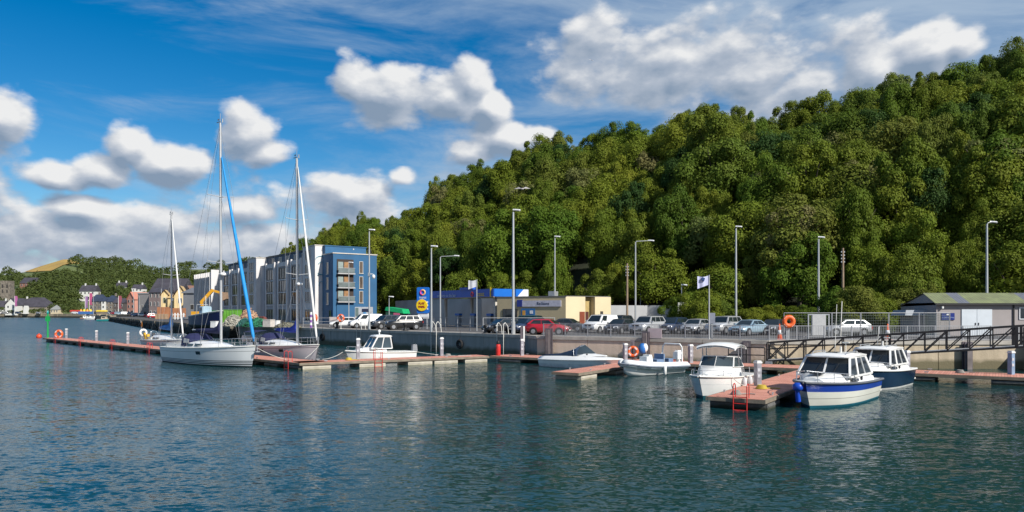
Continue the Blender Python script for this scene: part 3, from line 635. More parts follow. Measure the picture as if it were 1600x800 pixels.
# ---------------------------------------------------------------- boats
def hull_fn(L, B, fb, fs, tw, rake, full=.35, wl=.80):
    def st(t):  # deck half breadth
        if t < .42: return B/2*(tw+(1-tw)*math.sin(math.pi/2*t/.42))
        u = min(1, (t-.42)/.58); return B/2*max(.012, max(0, 1-u**(2.0+full*2))**.85)
    def pt(t, f):
        hb = st(t); u = max(0, (t-.35)/.65); hw = hb*wl*(1-.55*u**2.2)
        z = f*(fs+(fb-fs)*t**1.7)
        if f >= 0: h = hw+(hb-hw)*f**.75
        else: h = hw*(1-min(1, -f*1.6)**1.6)
        x = -L/2+t*L-(1-max(f, -.5))*rake*max(0, (t-.7)/.3)**1.2+ (0 if f>=0 else 0)
        return x, h, z if f >= 0 else f*.9
    return pt
def make_hull(t, L, B, fb, fs, tw, rake, levels, mats, full=.35, wl=.8, ns=18, deck_m=None, camber=.06, gun=.05, gun_m=None):
    """levels: list of (fraction, material index of the strake above it)"""
    pt = hull_fn(L, B, fb, fs, tw, rake, full, wl)
    fr = [-.62, -.3]+[l[0] for l in levels]; mi = [0, 0]+[l[1] for l in levels]
    # refine long strakes
    F_, I_ = [], []
    for i in range(len(fr)-1):
        k = 3 if fr[i+1]-fr[i] > .3 else 1
        for j in range(k): F_.append(fr[i]+(fr[i+1]-fr[i])*j/k); I_.append(mi[i])
    F_.append(fr[-1])
    rings = []
    for i in range(ns+1):
        tt = i/ns; a = [pt(tt, f) for f in F_]
        ring = [(x, -h, z) for x, h, z in a[::-1]]+[(x, h, z) for x, h, z in a]
        rings.append(ring)
    rowm = I_[::-1]+[0]+I_; mb = MB()
    mb.loft(rings, closed=False, rowm=rowm)
    n = len(rings[0]); 
    # transom
    k = len(F_)
    for j in range(k-1):
        r0 = rings[0]; mb.add([r0[k-1-j], r0[k-2-j], r0[k+j+1], r0[k+j]], [(0,1,2,3)], I_[j])
    mb.build('hull', mats, t)
    # deck
    dk = MB(); dr = []
    for i in range(ns+1):
        x, h, z = pt(i/ns, 1); dr.append([(x, -h*.98, z), (x, -h*.5, z+camber*.75), (x, 0, z+camber), (x, h*.5, z+camber*.75), (x, h*.98, z)])
    dk.loft(dr, closed=False); dk.build('deck', deck_m or offwhite, t)
    if gun:
        g = MB()
        for s in (-1, 1):
            pts = [Vector((pt(i/ns, 1)[0], s*(pt(i/ns, 1)[1]+gun*.3), pt(i/ns, 1)[2]-gun*.2)) for i in range(ns+1)]; g.path(pts, gun, 6)
        x, h, z = pt(0, 1); g.tube((x,-h,z-gun*.2),(x,h,z-gun*.2),gun,n=6)
        g.build('rubbing_strake', gun_m or offwhite, t)
    return pt
def cabin(t, name, st, m, win=None, wm=None, shade_over=0):
    """loft of stations (x, half width bottom, half width top, z bottom, z top) with rounded shoulders"""
    rings = []
    for x, wb, wt, z0, z1 in st:
        r = min(.12, (z1-z0)*.35)
        rings.append([(x,-wb,z0),(x,-(wb*.3+wt*.7),z1-r),(x,-wt*.86,z1),(x,0,z1+.05),(x,wt*.86,z1),(x,(wb*.3+wt*.7),z1-r),(x,wb,z0)])
    mb = MB(); mb.loft(rings, False, mi=0, sm=True)
    for r, rev in ((rings[0], True), (rings[-1], False)): mb.add(r, [tuple(range(len(r)))[::-1] if rev else tuple(range(len(r)))])
    return mb.build(name, m, t)
glass = glassy('dark_window_glass', (.022,.030,.038))
glass_l = glassy('tinted_windscreen', (.06,.085,.10))
chrome = mat('stainless_rail', (.62,.63,.65), .25, .8, .05, 4)
alloy = mat('mast_alloy', (.50,.51,.52), .4, .35, .08, 2)
canvas_navy = mat('navy_canvas', (.018,.022,.085), .85, 0, .15, 4, .3)
canvas_blue = mat('royal_blue_canvas', (.015,.05,.42), .8, 0, .2, 3, .4)
sail_blue = mat('bright_blue_sailcloth', (.01,.27,.66), .7, 0, .1, 3)
sail_white = mat('white_sailcloth', (.72,.72,.70), .8, 0, .06, 3)
rope_w = mat('white_rope', (.62,.60,.55), .9)
def mesh_part(t, name, m, fn, label=None):
    mb = MB(); fn(mb); return mb.build(name, m, t, label)
def rail_run(t, pts, h, posts, r=.018, name='guard_rail', m=None, mids=True):
    mb = MB(); up = [Vector(p)+Vector((0,0,h)) for p in pts]; mb.path(up, r, 5)
    if mids: mb.path([Vector(p)+Vector((0,0,h*.5)) for p in pts], r*.6, 4)
    mb.build(name, m or chrome, t)
    for i in posts:
        s = MB(); s.tube(pts[i], up[i], r, n=5); s.build('stanchion', m or chrome, t)
def sailing_yacht(label, stern, bow, B, fb, fs, mast_t, mast_top, hull_mats, levels, genoa, rig_r=.07, hood=True, boomcover=None, stripes=True, winl=(), group=None, coach=(.30,.72), nsp=2, mast_w=.11, bc=(.32,.55)):
    stern = Vector(stern); bow = Vector(bow); L = (bow-stern).length; c = (bow+stern)/2; ang = math.atan2(bow.y-stern.y, bow.x-stern.x)
    t = thing('sailing_yacht', label, 'sailing yacht', (c.x, c.y, 0), ang, group)
    pt = make_hull(t, L, B, fb, fs, .74, L*.045, levels, hull_mats, .2, .82, deck_m=offwhite, gun=.035)
    dz = lambda tt: pt(tt, 1)[2]; X = lambda tt: -L/2+tt*L
    c0, c1 = coach; hh = .42
    cabin(t, 'coachroof', [(X(c0), B*.30, B*.26, dz(c0)-.02, dz(c0)+hh+.08), (X(c0+.12), B*.31, B*.26, dz(.4)-.02, dz(.4)+hh+.06), (X((c0+c1)/2), B*.29, B*.23, dz(.5)-.02, dz(.5)+hh), (X(c1-.08), B*.22, B*.15, dz(.62)-.02, dz(.62)+hh*.6), (X(c1), B*.14, B*.08, dz(c1), dz(c1)+.08)], white_gel)
    for s in (-1, 1):
        for (a, b, h0, h1) in ((c0+.04, c0+.11, .12, .32), (c0+.13, c0+.22, .13, .31)):
            p = lambda tt, z: Vector((X(tt), s*(B*.30-(z)*B*.045+.02), dz(tt)+z))
            q = [p(a,h0), p(b,h0), p(b+.004,h1-.03), p(a+.01,h1)]
            if s > 0: q = q[::-1]
            mesh_part(t, 'cabin_window', glass, lambda m: m.panel(q, .015))
        # hull port
        for pa in winl:
            x, h, z = pt(pa, .62); x2, h2, z2 = pt(pa+.045, .62); x3, h3, z3 = pt(pa+.045, .80); x4, h4, z4 = pt(pa, .80)
            q = [Vector((x,s*h,z)), Vector((x2,s*h2,z2)), Vector((x3,s*h3,z3)), Vector((x4,s*h4,z4))]
            if s > 0: q = q[::-1]
            mesh_part(t, 'hull_port', glass, lambda m: m.panel(q, .02))
    # cockpit coaming, wheel, hood
    mesh_part(t, 'cockpit_coaming', white_gel, lambda m: (m.box((X(.17), -B*.27, dz(.15)+.14), (L*.24,.18,.3)), m.box((X(.17), B*.27, dz(.15)+.14), (L*.24,.18,.3)), m.box((X(.045), 0, dz(.1)+.1), (.25,B*.5,.22))))
    mesh_part(t, 'steering_wheel', chrome, lambda m: m.torus((X(.13),0,dz(.13)+.62), .42, .022, Matrix.Rotation(R(80),3,'Y'), 18, 5))
    if hood:
        def hd(m):
            rings = []
            for x, w, z in ((X(c0-.045), B*.30, .78), (X(c0-.01), B*.31, .98), (X(c0+.035), B*.29, .95), (X(c0+.10), B*.24, .50)):
                rings.append([(x, -w, dz(c0)+.12+(0 if z > .6 else .25)), (x, -w*.93, dz(c0)+z*.75+.1), (x, -w*.55, dz(c0)+z+.12), (x, 0, dz(c0)+z+.17), (x, w*.55, dz(c0)+z+.12), (x, w*.93, dz(c0)+z*.75+.1), (x, w, dz(c0)+.12+(0 if z > .6 else .25))])
            m.loft(rings, False)
        sh = mesh_part(t, 'spray_hood', canvas_navy, hd)
        def win_(m):
            for s in (-1,1):
                q = [Vector((X(c0+.0),s*B*.318,dz(c0)+.38)), Vector((X(c0+.05),s*B*.295,dz(c0)+.38)), Vector((X(c0+.05),s*B*.275,dz(c0)+.68)), Vector((X(c0+.0),s*B*.30,dz(c0)+.76))]
                m.panel(q if s<0 else q[::-1], .02)
        w_ = mesh_part(t, 'hood_window', mat('clear_vinyl', (.35,.36,.36), .2), win_); w_.parent = sh
    # mast and rig
    mx = X(mast_t); mz = dz(mast_t)+hh; T = mast_top
    mesh_part(t, 'mast', alloy, lambda m: (m.tube((mx,0,mz-.3), (mx-.12,0,T), mast_w, mast_w*.8, 8)))
    mesh_part(t, 'masthead_gear', galv, lambda m: (m.tube((mx-.12,0,T),(mx-.12,0,T+.75),.02,n=4), m.box((mx-.35,0,T+.1),(.6,.05,.06)), m.box((mx-.4,0,T+.3),(.25,.02,.12)), m.tube((mx+.1,.06,T),(mx+.1,.06,T+.3),.05,n=6)))
    sp = [mz+(T-mz)*f for f in ((.36,.66) if nsp == 2 else (.5,))]
    for z in sp:
        mesh_part(t, 'spreader', alloy, lambda m: (m.bar((mx-.1,-B*.30,z+.12),(mx,0,z),.09,.04), m.bar((mx-.1,B*.30,z+.12),(mx,0,z),.09,.04)))
    def shr(m):
        for s in (-1, 1):
            prev = (mx-.1, s*B*.46, dz(mast_t))
            for z in sp: m.tube(prev, (mx-.1, s*B*.30, z+.12), .012, n=3, caps=False); m.tube(prev, (mx, 0, z), .010, n=3, caps=False); prev = (mx-.1, s*B*.30, z+.12)
            m.tube(prev, (mx-.1,0,T-.3), .012, n=3, caps=False)
        m.tube((X(.005),0,dz(0)+.1),(mx-.12,0,T),.012,n=3,caps=False)
        m.tube((mx-L*.35,0,mz+.95),(mx-.12,0,T-.1),.010,n=3,caps=False)
    mesh_part(t, 'standing_rigging', galv, shr)
    mesh_part(t, 'radar_dome', white_gel, lambda m: m.lathe([(.05,0),(.26,.04),(.28,.16),(.15,.26)], (mx+.32,0,mz+(T-mz)*.30), 10) if nsp == 2 else m.box((mx+.2,0,mz+(T-mz)*.3),(.2,.1,.3)))
    gy, gr, gtop, gbot = genoa
    fz = dz(.99)+.12; xs = X(.985); topx = mx+.02
    tt0 = Vector((topx,0,gtop)); b0 = Vector((xs,0,fz)); d = (tt0-b0)
    pts = [(.015,.5),(.05,1.),(.3,1.15),(.6,.95),(.9,.6),(.99,.35)]
    def gen(m):
        for (a, ra), (b, rb) in zip(pts[:-1], pts[1:]): m.tube(b0+d*a, b0+d*b, gr*ra, gr*rb, 8, caps=False)
    mesh_part(t, 'furled_genoa', gy, gen)
    mesh_part(t, 'furler_drum', black, lambda m: m.tube(b0, b0+d*.012, .11, n=8))
    # boom and cover
    bz = mz+.75; bl = L*.36
    mesh_part(t, 'boom', alloy, lambda m: m.tube((mx-.1,0,bz),(mx-bl,0,bz+.12),.075,n=8))
    if boomcover:
        bh, bs = bc
        def cv(m):
            rr = []
            for u, w, h in ((0,.16,1.55*bh/.32),(.05,.17,1.25*bh/.32),(.14,.18,.6*bh/.32),(.3,.17,bh*1.0),(.6,.15,bh*.8),(.95,.08,bh*.4)):
                x = mx-.02-u*bl*1.0; z0 = bz-.14+.12*u; hgt = h+.12
                rr.append([(x,-w*.5,z0),(x,-w,z0+hgt*.3),(x,-w*.5,z0+hgt*.8),(x,0,z0+hgt),(x,w*.5,z0+hgt*.8),(x,w,z0+hgt*.3),(x,w*.5,z0)])
            m.loft(rr, True, True, True)
        mesh_part(t, 'sail_cover', boomcover, cv)
    # guard rails
    for s in (-1, 1):
        ts = [.12,.28,.44,.60,.76,.88]; pts2 = [Vector((pt(a,1)[0], s*(pt(a,1)[1]-.07), pt(a,1)[2])) for a in ts]
        rail_run(t, pts2, .6, range(len(ts)), .011, 'guard_wires')
    pp = [Vector((pt(a,1)[0], s*(max(.05,pt(a,1)[1]-.06)), pt(a,1)[2])) for s, a in ((-1,.86),(-1,.95),(-1,.992),(1,.992),(1,.95),(1,.86))]
    rail_run(t, pp, .62, range(6), .02, 'pulpit')
    pp = [Vector((pt(a,1)[0]+.05, s*(pt(a,1)[1]-.06), pt(a,1)[2])) for s, a in ((-1,.12),(-1,.01),(1,.01),(1,.12))]
    rail_run(t, pp, .62, range(4), .02, 'pushpit')
    return t, pt, L
def fender(t, x, y, z, m=None, l=.55, r=.11):
    f = MB(); f.lathe([(.03,l/2+.05),(r,l/2-.06),(r,-l/2+.06),(.04,-l/2)], (x,y,z), 8); f.tube((x,y,z+l/2),(x,y*.96,z+l/2+.5),.012,n=4); return f.build('fender', m or white_gel, t)
lg = mat('pale_grey_blue_gelcoat', (.80,.82,.82), .25, 0, .04, .6, coat=.3)
stripe = mat('dark_stripe', (.02,.03,.04), .4)
y1, pt1, L1 = sailing_yacht('large white sailing yacht with bright blue furled headsail and navy spray hood', (-28.9,63.2), (-19.2,55.2), 3.7, 1.62, 1.25, .60, 19.2, [mat('antifoul_dark', (.02,.03,.035), .7), lg, stripe], [(0,0),(.06,1),(.10,2),(.15,1),(.19,2),(.23,1),(.27,2),(.31,1),(.74,1),(.76,2),(.775,1),(1.,1)], (sail_blue, .125, 16.6, 0), hood=True, winl=(.545,), bc=(.26,.5), boomcover=canvas_navy)
mesh_part(y1, 'bow_anchor', galv, lambda m: (m.bar((L1/2-.2,0,1.72),(L1/2+.25,0,1.62),.06), m.bar((L1/2+.1,0,1.65),(L1/2+.2,0,1.2),.05), m.box((L1/2+.12,0,1.2),(.3,.35,.06))))
for k, a in enumerate((.25,.5)): fender(y1, -L1/2+a*L1, 1.92, .9)
y2, pt2, L2 = sailing_yacht('lilac grey sailing yacht with royal blue sail cover behind the walkway', (-23.9,68.4), (-15.9,60.4), 3.5, 1.5, 1.15, .70, 17.3, [mat('antifoul_blue', (.02,.04,.08), .7), mat('lilac_gelcoat', (.62,.56,.58), .3, 0, .06, .7, coat=.3), stripe], [(0,0),(.08,2),(.12,1),(.80,1),(.83,2),(.86,1),(1.,1)], (sail_white, .09, 16.7, 0), hood=True, boomcover=canvas_blue, winl=(.40,.66), mast_w=.13)
def bimini(m):
    m.loft([[(-L2/2+L2*u, y, 2.35+.16*(1-(y/1.25)**2)-.05*abs(u-.14)) for y in (-1.25,-.8,0,.8,1.25)] for u in (.03,.1,.17,.24)], False)
o = mesh_part(y2, 'bimini', canvas_navy, bimini)
mesh_part(y2, 'bimini_frame', chrome, lambda m: [m.path([(-L2/2+L2*u,-1.25,2.3),(-L2/2+L2*.14,-1.4,1.15)],.018,5) or m.path([(-L2/2+L2*u,1.25,2.3),(-L2/2+L2*.14,1.4,1.15)],.018,5) for u in (.04,.23)])
mesh_part(y2, 'dinghy_roll', offwhite, lambda m: m.tube((-L2/2+.1,-1.2,1.75),(-L2/2+.1,1.2,1.75),.3,n=10))
y3, pt3, L3 = sailing_yacht('small white sailing yacht with bright blue boom cover moored behind the large yacht', (-42.6,86.6), (-35.4,79.4), 3.0, 1.2, .95, .66, 15.0, [mat('antifoul_red', (.15,.03,.02), .7), white_gel, stripe], [(0,0),(.07,1),(.8,1),(.84,2),(.88,1),(1.,1)], (sail_white, .085, 14.6, 0), hood=False, boomcover=mat('mid_blue_canvas', (.01,.16,.50), .8, 0, .2, 3), nsp=1, bc=(.50,.6))
M90 = Matrix.Rotation(R(90), 3, 'Y')
mesh_part(y3, 'horseshoe_buoy', white_gel, lambda m: m.torus((-L3/2+.05,-.75,1.75), .34, .13, M90, 16, 6))
mesh_part(y3, 'outboard_motor', black, lambda m: (m.box((-L3/2-.15,.45,1.45),(.35,.3,.5),taper=.85), m.box((-L3/2-.18,.45,.9),(.14,.12,.7))))
mesh_part(y3, 'fuel_can', mat('yellow_plastic', (.75,.45,.02), .5), lambda m: (m.box((-L3/2+1.2,-1.0,1.55),(.35,.2,.45)), m.box((-L3/2+1.75,-1.05,1.3),(.3,.25,.5)), m.box((-L3/2+2.3,-1.0,1.5),(.25,.3,.3))))
mesh_part(y3, 'ensign', mat('orange_cloth', (.80,.30,.03), .8), lambda m: (m.prism([(0,0),(.12,.55),(.45,.35),(.35,-.1)], .02, Matrix.Translation((-L3/2-.25,-.9,2.5))@Matrix.Rotation(R(90),4,'X'))))
mesh_part(y3, 'ensign_staff', offwhite, lambda m: m.tube((-L3/2,-.9,1.0),(-L3/2-.3,-.9,3.2),.02,n=5))

# ---- small white motor boat behind the walkway
def motorboat(label, stern, bow, B, fb, fs, mats, levels, **k):
    stern = Vector(stern); bow = Vector(bow); L = (bow-stern).length; c = (bow+stern)/2; ang = math.atan2(bow.y-stern.y, bow.x-stern.x)
    t = thing(k.get('name','motor_boat'), label, k.get('cat','motor boat'), (c.x, c.y, 0), ang, k.get('group'))
    pt = make_hull(t, L, B, fb, fs, k.get('tw',.88), L*k.get('rake',.08), levels, mats, k.get('full',.3), k.get('wl',.84), deck_m=k.get('deck', white_gel), gun=k.get('gun',.05), gun_m=k.get('gun_m'))
    return t, pt, L
def wheelhouse(t, x0, x1, xt0, xt1, wb, wt, z0, z1, m=None, roof=.12, over=.15, nside=2, gl=None, frames=.09, roofm=None, front=2, backopen=False, split=None):
    """x0 aft foot, x1 fore foot; xt0/xt1 roof ends. pillars and separate panes around a hollow cabin"""
    m = m or white_gel; gl = gl or glass_l
    A = [Vector((x1,-wb,z0)), Vector((x1,wb,z0)), Vector((x0,wb,z0)), Vector((x0,-wb,z0))]
    Bt = [Vector((xt1,-wt,z1)), Vector((xt1,wt,z1)), Vector((xt0,wt,z1)), Vector((xt0,-wt,z1))]
    faces = {'front': [A[0],A[1],Bt[1],Bt[0]], 'port': [A[1],A[2],Bt[2],Bt[1]], 'starboard': [A[3],A[0],Bt[0],Bt[3]], 'aft': [A[2],A[3],Bt[3],Bt[2]]}
    fr = MB()
    for i in range(4): fr.bar(A[i], Bt[i], frames, frames)
    for i in range(4): fr.bar(A[i], A[(i+1)%4], frames*.9); fr.bar(Bt[i], Bt[(i+1)%4], frames*.9)
    for nm, q in faces.items():
        k = front if nm == 'front' else (1 if nm == 'aft' else nside)
        cuts = split if (split and nm in ('port','starboard')) else [i/k for i in range(k+1)]
        if nm == 'port' and split: cuts = [1-c for c in split][::-1] if False else split
        if nm == 'starboard' and split: cuts = sorted(1-c for c in split)
        for a, b in zip(cuts[:-1], cuts[1:]):
            if a > 0: fr.bar(quv(q, a, 0), quv(q, a, 1), frames*.8)
            if nm == 'aft' and backopen: continue
            mesh_part(t, 'window_pane', gl, lambda mm: mm.panel(sub(q, a+.015, b-.015, .03, .97), .012))
    fr.build('cabin_frame', m, t)
    ro = MB(); o = over
    rr = []
    for x, w, dz_ in ((xt0-o,.86,.0),(xt0-o*.5,1.,roof*.55),((xt0+xt1)/2,1.,roof),(xt1+o*.3,.97,roof*.6),(xt1+o,.80,-.02)):
        rr.append([(x,-(wt+.06)*w,z1),(x,-(wt+.06)*w,z1+dz_*.4+.04),(x,-wt*w*.7,z1+dz_+.045),(x,0,z1+dz_+.07),(x,wt*w*.7,z1+dz_+.045),(x,(wt+.06)*w,z1+dz_*.4+.04),(x,(wt+.06)*w,z1)])
    ro.loft(rr, True, True, True); ro.build('roof', roofm or m, t)
def seat(t, x, y, z, m): mesh_part(t, 'helm_seat', m, lambda b: (b.box((x,y,z),(.45,.45,.12)), b.box((x-.2,y,z+.3),(.1,.45,.5)), b.tube((x,y,z-.5),(x,y,z),.05,n=6)))
b4, p4, L4 = motorboat('small white motorboat with open cabin behind the pale float walkway', (-8.5,62.3), (-13.4,59.2), 2.3, 1.05, .85, [mat('antifoul_dark',()), white_gel], [(0,0),(.08,1),(.6,1),(1.,1)], name='motor_boat')
cabin(b4, 'foredeck_trunk', [(-.3,.85,.8,.9,1.25),(1.0,.75,.6,.95,1.25),(2.0,.4,.25,1.05,1.15)], white_gel)
wheelhouse(b4, -.75, 1.05, -.65, .45, .88, .74, 1.2, 2.15, nside=2, over=.2, backopen=True)
mesh_part(b4, 'roof_light', white_gel, lambda m: (m.tube((0,0,2.3),(0,0,2.65),.05,n=6), m.sphere((0,0,2.6),.13,8,6)))
rail_run(b4, [Vector((p4(a,1)[0], s*max(.03,p4(a,1)[1]-.06), p4(a,1)[2])) for s,a in ((-1,.6),(-1,.8),(-1,.97),(1,.97),(1,.8),(1,.6))], .35, range(6), .014, 'bow_rail', mids=False)
seat(b4, -.3, .4, 1.2, black)
mesh_part(b4, 'outboard_motor', mat('outboard_grey', (.25,.26,.28), .35), lambda m: (m.box((-L4/2-.25,0,1.15),(.45,.36,.55),taper=.8), m.box((-L4/2-.25,0,.5),(.18,.14,.8))))

# ---- white speedboat with dark blue cover
b5, p5, L5 = motorboat('white speedboat with raked windscreen and dark blue cockpit cover', (2.7,57.2), (7.9,52.5), 2.3, .80, .58, [mat('antifoul_pale', (.35,.40,.40), .5), mat('speedboat_grey_side', (.70,.73,.74), .3, coat=.3), white_gel], [(0,0),(.05,1),(.52,2),(1.,2)], name='speedboat', cat='speedboat', rake=.12, tw=.92, gun=.04, gun_m=white_gel)
def b5deck(m):
    rr = []
    for i in range(15):
        tt = i/14; x, h, z = p5(tt, 1); k = .30*(1-tt**3)*(.75+.25*min(1, tt*3))
        rr.append([(x,-h,z+.01),(x,-h*.90,z+k*.55),(x,-h*.72,z+k),(x,0,z+k+.06),(x,h*.72,z+k),(x,h*.90,z+k*.55),(x,h,z+.01)])
    m.loft(rr, False, True, True)
mesh_part(b5, 'side_deck', white_gel, b5deck)
cabin(b5, 'foredeck_hump', [(-.6,.75,.6,.82,1.04),(.6,.66,.5,.88,1.10),(1.5,.42,.3,.95,1.04),(2.1,.2,.12,.97,.99)], white_gel)
mesh_part(b5, 'cockpit_cover', mat('dark_blue_cover', (.015,.04,.09), .8, 0, .2, 3, .3), lambda m: m.loft([[(x,-w,z0),(x,-w*.9,z0+(z-z0)*.7),(x,0,z),(x,w*.9,z0+(z-z0)*.7),(x,w,z0)] for x,w,z0,z in ((-L5/2+.1,.72,.80,.92),(-1.9,.80,.84,1.05),(-.8,.84,.86,1.38),(-.15,.82,.88,1.70),(-.05,.78,.9,1.72))], False, True, True))
q = [Vector((.95,-.0,1.12)), Vector((-.1,.0,1.75))]
for s in (-1,1):
    qq = [Vector((1.15,0,1.13)), Vector((-.25,s*.84,.98)), Vector((-.35,s*.74,1.40)), Vector((.15,0,1.74))]
    mesh_part(b5, 'windscreen_pane', glass_l, lambda m: m.panel(qq if s>0 else qq[::-1], .015))
    mesh_part(b5, 'windscreen_frame', chrome, lambda m: m.path([qq[0],qq[1],qq[2],qq[3]], .02, 5))
mesh_part(b5, 'horn_vent', black, lambda m: m.sphere((.9,-.75,1.08),.07,6,5))

# ---- grey-white rigid inflatable
stern = Vector((11.5,51.3)); bow = Vector((7.1,47.4)); Lr = (bow-stern).length; c = (bow+stern)/2
b6 = thing('inflatable_boat', 'white and grey rigid inflatable boat with roll bar and white outboard', 'inflatable boat', (c.x,c.y,0), math.atan2(bow.y-stern.y,bow.x-stern.x))
tubem = mat('hypalon_white', (.70,.72,.72), .45, 0, .05, 1); 
def tubes(m, off=0, r=.27, mi=0):
    pts = []
    for s in (-1,1):
        line = [Vector((-Lr/2-.15,s*.95,.52)), Vector((-Lr/2+.3,s*.97,.54)), Vector((0,s*.98,.60)), Vector((Lr*.22,s*.90,.68)), Vector((Lr*.37,s*.62,.78)), Vector((Lr*.45,s*.3,.86)), Vector((Lr*.475,0,.88))]
        rr = [.06,.25,.27,.27,.26,.25,.25]
        rings = []
        for i, p in enumerate(line):
            d = (line[min(i+1,len(line)-1)]-line[max(i-1,0)]).normalized(); side = d.cross(Vector((0,0,1))).normalized(); up = side.cross(d)
            rings.append([p+side*rr[i]*math.cos(2*math.pi*k/12)+up*rr[i]*math.sin(2*math.pi*k/12) for k in range(12)])
        m.loft(rings, True, True, True)
mesh_part(b6, 'inflatable_tube', tubem, tubes)
def strake(m):
    for s in (-1,1):
        m.path([Vector((-Lr/2+.2,s*1.225,.50)), Vector((0,s*1.255,.56)), Vector((Lr*.24,s*1.15,.64)), Vector((Lr*.39,s*.86,.74)), Vector((Lr*.48,s*.42,.82)), Vector((Lr*.52,0,.85))], .06, 6)
mesh_part(b6, 'rubbing_strake', mat('grey_band', (.20,.23,.28), .5), strake)
mesh_part(b6, 'rigid_hull', white_gel, lambda m: m.loft([[(x,-w,.5+dz),(x,-w*.9,.05+dz),(x,0,-.35+k),(x,w*.9,.05+dz),(x,w,.5+dz)] for x,w,dz,k in ((-Lr/2+.15,.85,0,0),(0,.85,.02,0),(Lr*.25,.7,.06,.08),(Lr*.40,.4,.18,.35),(Lr*.46,.08,.3,.85))], False, True, True))
mesh_part(b6, 'floor', mat('grey_floor', (.35,.36,.37), .8), lambda m: m.box((-.3,0,.5),(Lr*.8,1.5,.05)))
mesh_part(b6, 'console', white_gel, lambda m: (m.box((.5,0,.85),(.7,.7,.75),taper=.85), m.box((.35,0,1.28),(.3,.5,.12))))
mesh_part(b6, 'bow_locker', white_gel, lambda m: m.box((1.75,0,.72),(.7,.8,.35),taper=.8))
mesh_part(b6, 'jockey_seat', mat('blue_grey_cushion', (.16,.24,.38), .7), lambda m: (m.box((-.55,0,.85),(.8,.8,.3)), m.box((-.95,0,1.15),(.12,.8,.4)), m.box((-1.5,0,.85),(.5,1.1,.35))))
mesh_part(b6, 'roll_bar', white_gel, lambda m: [m.path([(x,-.82,.6),(x,-.80,1.75),(x,-.62,1.98),(x,.62,1.98),(x,.80,1.75),(x,.82,.6)],.055,8) for x in (-Lr/2+.55,)] and m.path([(-Lr/2+.55,-.8,1.5),(-Lr/2+1.0,-.8,.65)],.03,6) and m.path([(-Lr/2+.55,.8,1.5),(-Lr/2+1.0,.8,.65)],.03,6))
mesh_part(b6, 'outboard_motor', white_gel, lambda m: m.loft([[(x+dx*k,y*k2,z) for dx,y,k2,k in ()] for x,z in ()], False) if False else (m.box((-Lr/2-.1,0,1.15),(.62,.42,.50),taper=.88), m.box((-Lr/2-.12,0,1.44),(.5,.32,.14),taper=.7), m.box((-Lr/2-.15,0,.55),(.2,.2,.9))))
fender(b6, .2, 1.32, .35, l=.6)

# ---- white cuddy boat with white canopy on posts
b7, p7, L7 = motorboat('white cuddy boat with a white sun canopy on thin posts', (12.25,40.15), (8.9,35.05), 2.45, 1.12, .88, [mat('antifoul_teal', (.01,.10,.13), .6), white_gel, mat('thin_red_line', (.25,.05,.06), .5), mat('grey_gelcoat', (.60,.63,.64), .3)], [(0,0),(.13,1),(.45,1),(.62,3),(.64,1),(.93,2),(.96,1),(1.,1)], tw=.9, gun=.045, rake=.10)
cabin(b7, 'cuddy', [(-.55,1.0,.95,.92,1.42),(.5,.98,.88,.98,1.45),(1.5,.68,.5,1.08,1.35),(2.35,.25,.15,1.12,1.18)], white_gel)
wheelhouse(b7, -.9, .62, -.9, .18, .93, .82, 1.42, 1.93, nside=1, front=3, frames=.05, over=-.3, roof=0, backopen=True, m=chrome) if False else None
for s in (-1,1):
    qs = [Vector((.75,0,1.45)),Vector((.45,s*.85,1.43)),Vector((.12,s*.78,1.92)),Vector((.38,0,1.95))]
    mesh_part(b7,'windscreen_pane',glass_l,lambda m: m.panel(qs if s>0 else qs[::-1],.012)); mesh_part(b7,'windscreen_frame',white_gel,lambda m: m.path(qs+[qs[0]],.028,5))
    qs2 = [Vector((.45,s*.88,1.43)),Vector((-.95,s*.97,1.38)),Vector((-.75,s*.84,1.86)),Vector((.12,s*.80,1.92))]
    mesh_part(b7,'side_screen',glass_l,lambda m: m.panel(qs2 if s>0 else qs2[::-1],.012)); mesh_part(b7,'screen_frame',white_gel,lambda m: m.path(qs2+[qs2[0]],.025,5))
mesh_part(b7,'canopy',white_gel,lambda m: m.loft([[(x,y*1.02,z-.16*abs(y)**2.2) for y in (-1,-.7,-.35,0,.35,.7,1)] for x,z in ((.55,2.50),(.35,2.60),(-.3,2.65),(-1.0,2.62),(-1.35,2.5))]+[[(x,y*1.0,z-.16*abs(y)**2.2) for y in (-1,-.7,-.35,0,.35,.7,1)] for x,z in ((-1.33,2.40),(-1.0,2.53),(-.3,2.57),(.35,2.52),(.53,2.42))],False))
for s in (-1,1):
    mesh_part(b7,'canopy_post',chrome,lambda m: (m.tube((-.85,s*.92,1.0),(-.75,s*.92,2.45),.028,n=6), m.tube((-.3,s*.93,1.4),(-.15,s*.92,2.48),.025,n=6)))
    for a in (.18,.34,.5): fender(b7, -L7/2+a*L7, s*1.3, .62, mat('fender_navy_white', (.6,.6,.62), .5), .5, .12)
rail_run(b7, [Vector((p7(a,1)[0], s*max(.03,p7(a,1)[1]-.08), p7(a,1)[2])) for s,a in ((-1,.62),(-1,.8),(-1,.975),(1,.975),(1,.8),(1,.62))], .28, range(6), .016, 'bow_rail', mids=False)
seat(b7, -.6, .45, 1.35, white_gel)
mesh_part(b7,'outboard_motor',mat('outboard_grey', ()),lambda m: (m.box((-L7/2-.3,0,1.15),(.5,.4,.6),taper=.8), m.box((-L7/2-.3,0,.4),(.2,.16,.9))))
mesh_part(b7,'mooring_line',rope_w,lambda m: m.path([(1.4,1.0,1.1),(1.2,1.25,.8),(.9,1.45,.6),(.5,1.6,.52)],.022,5))

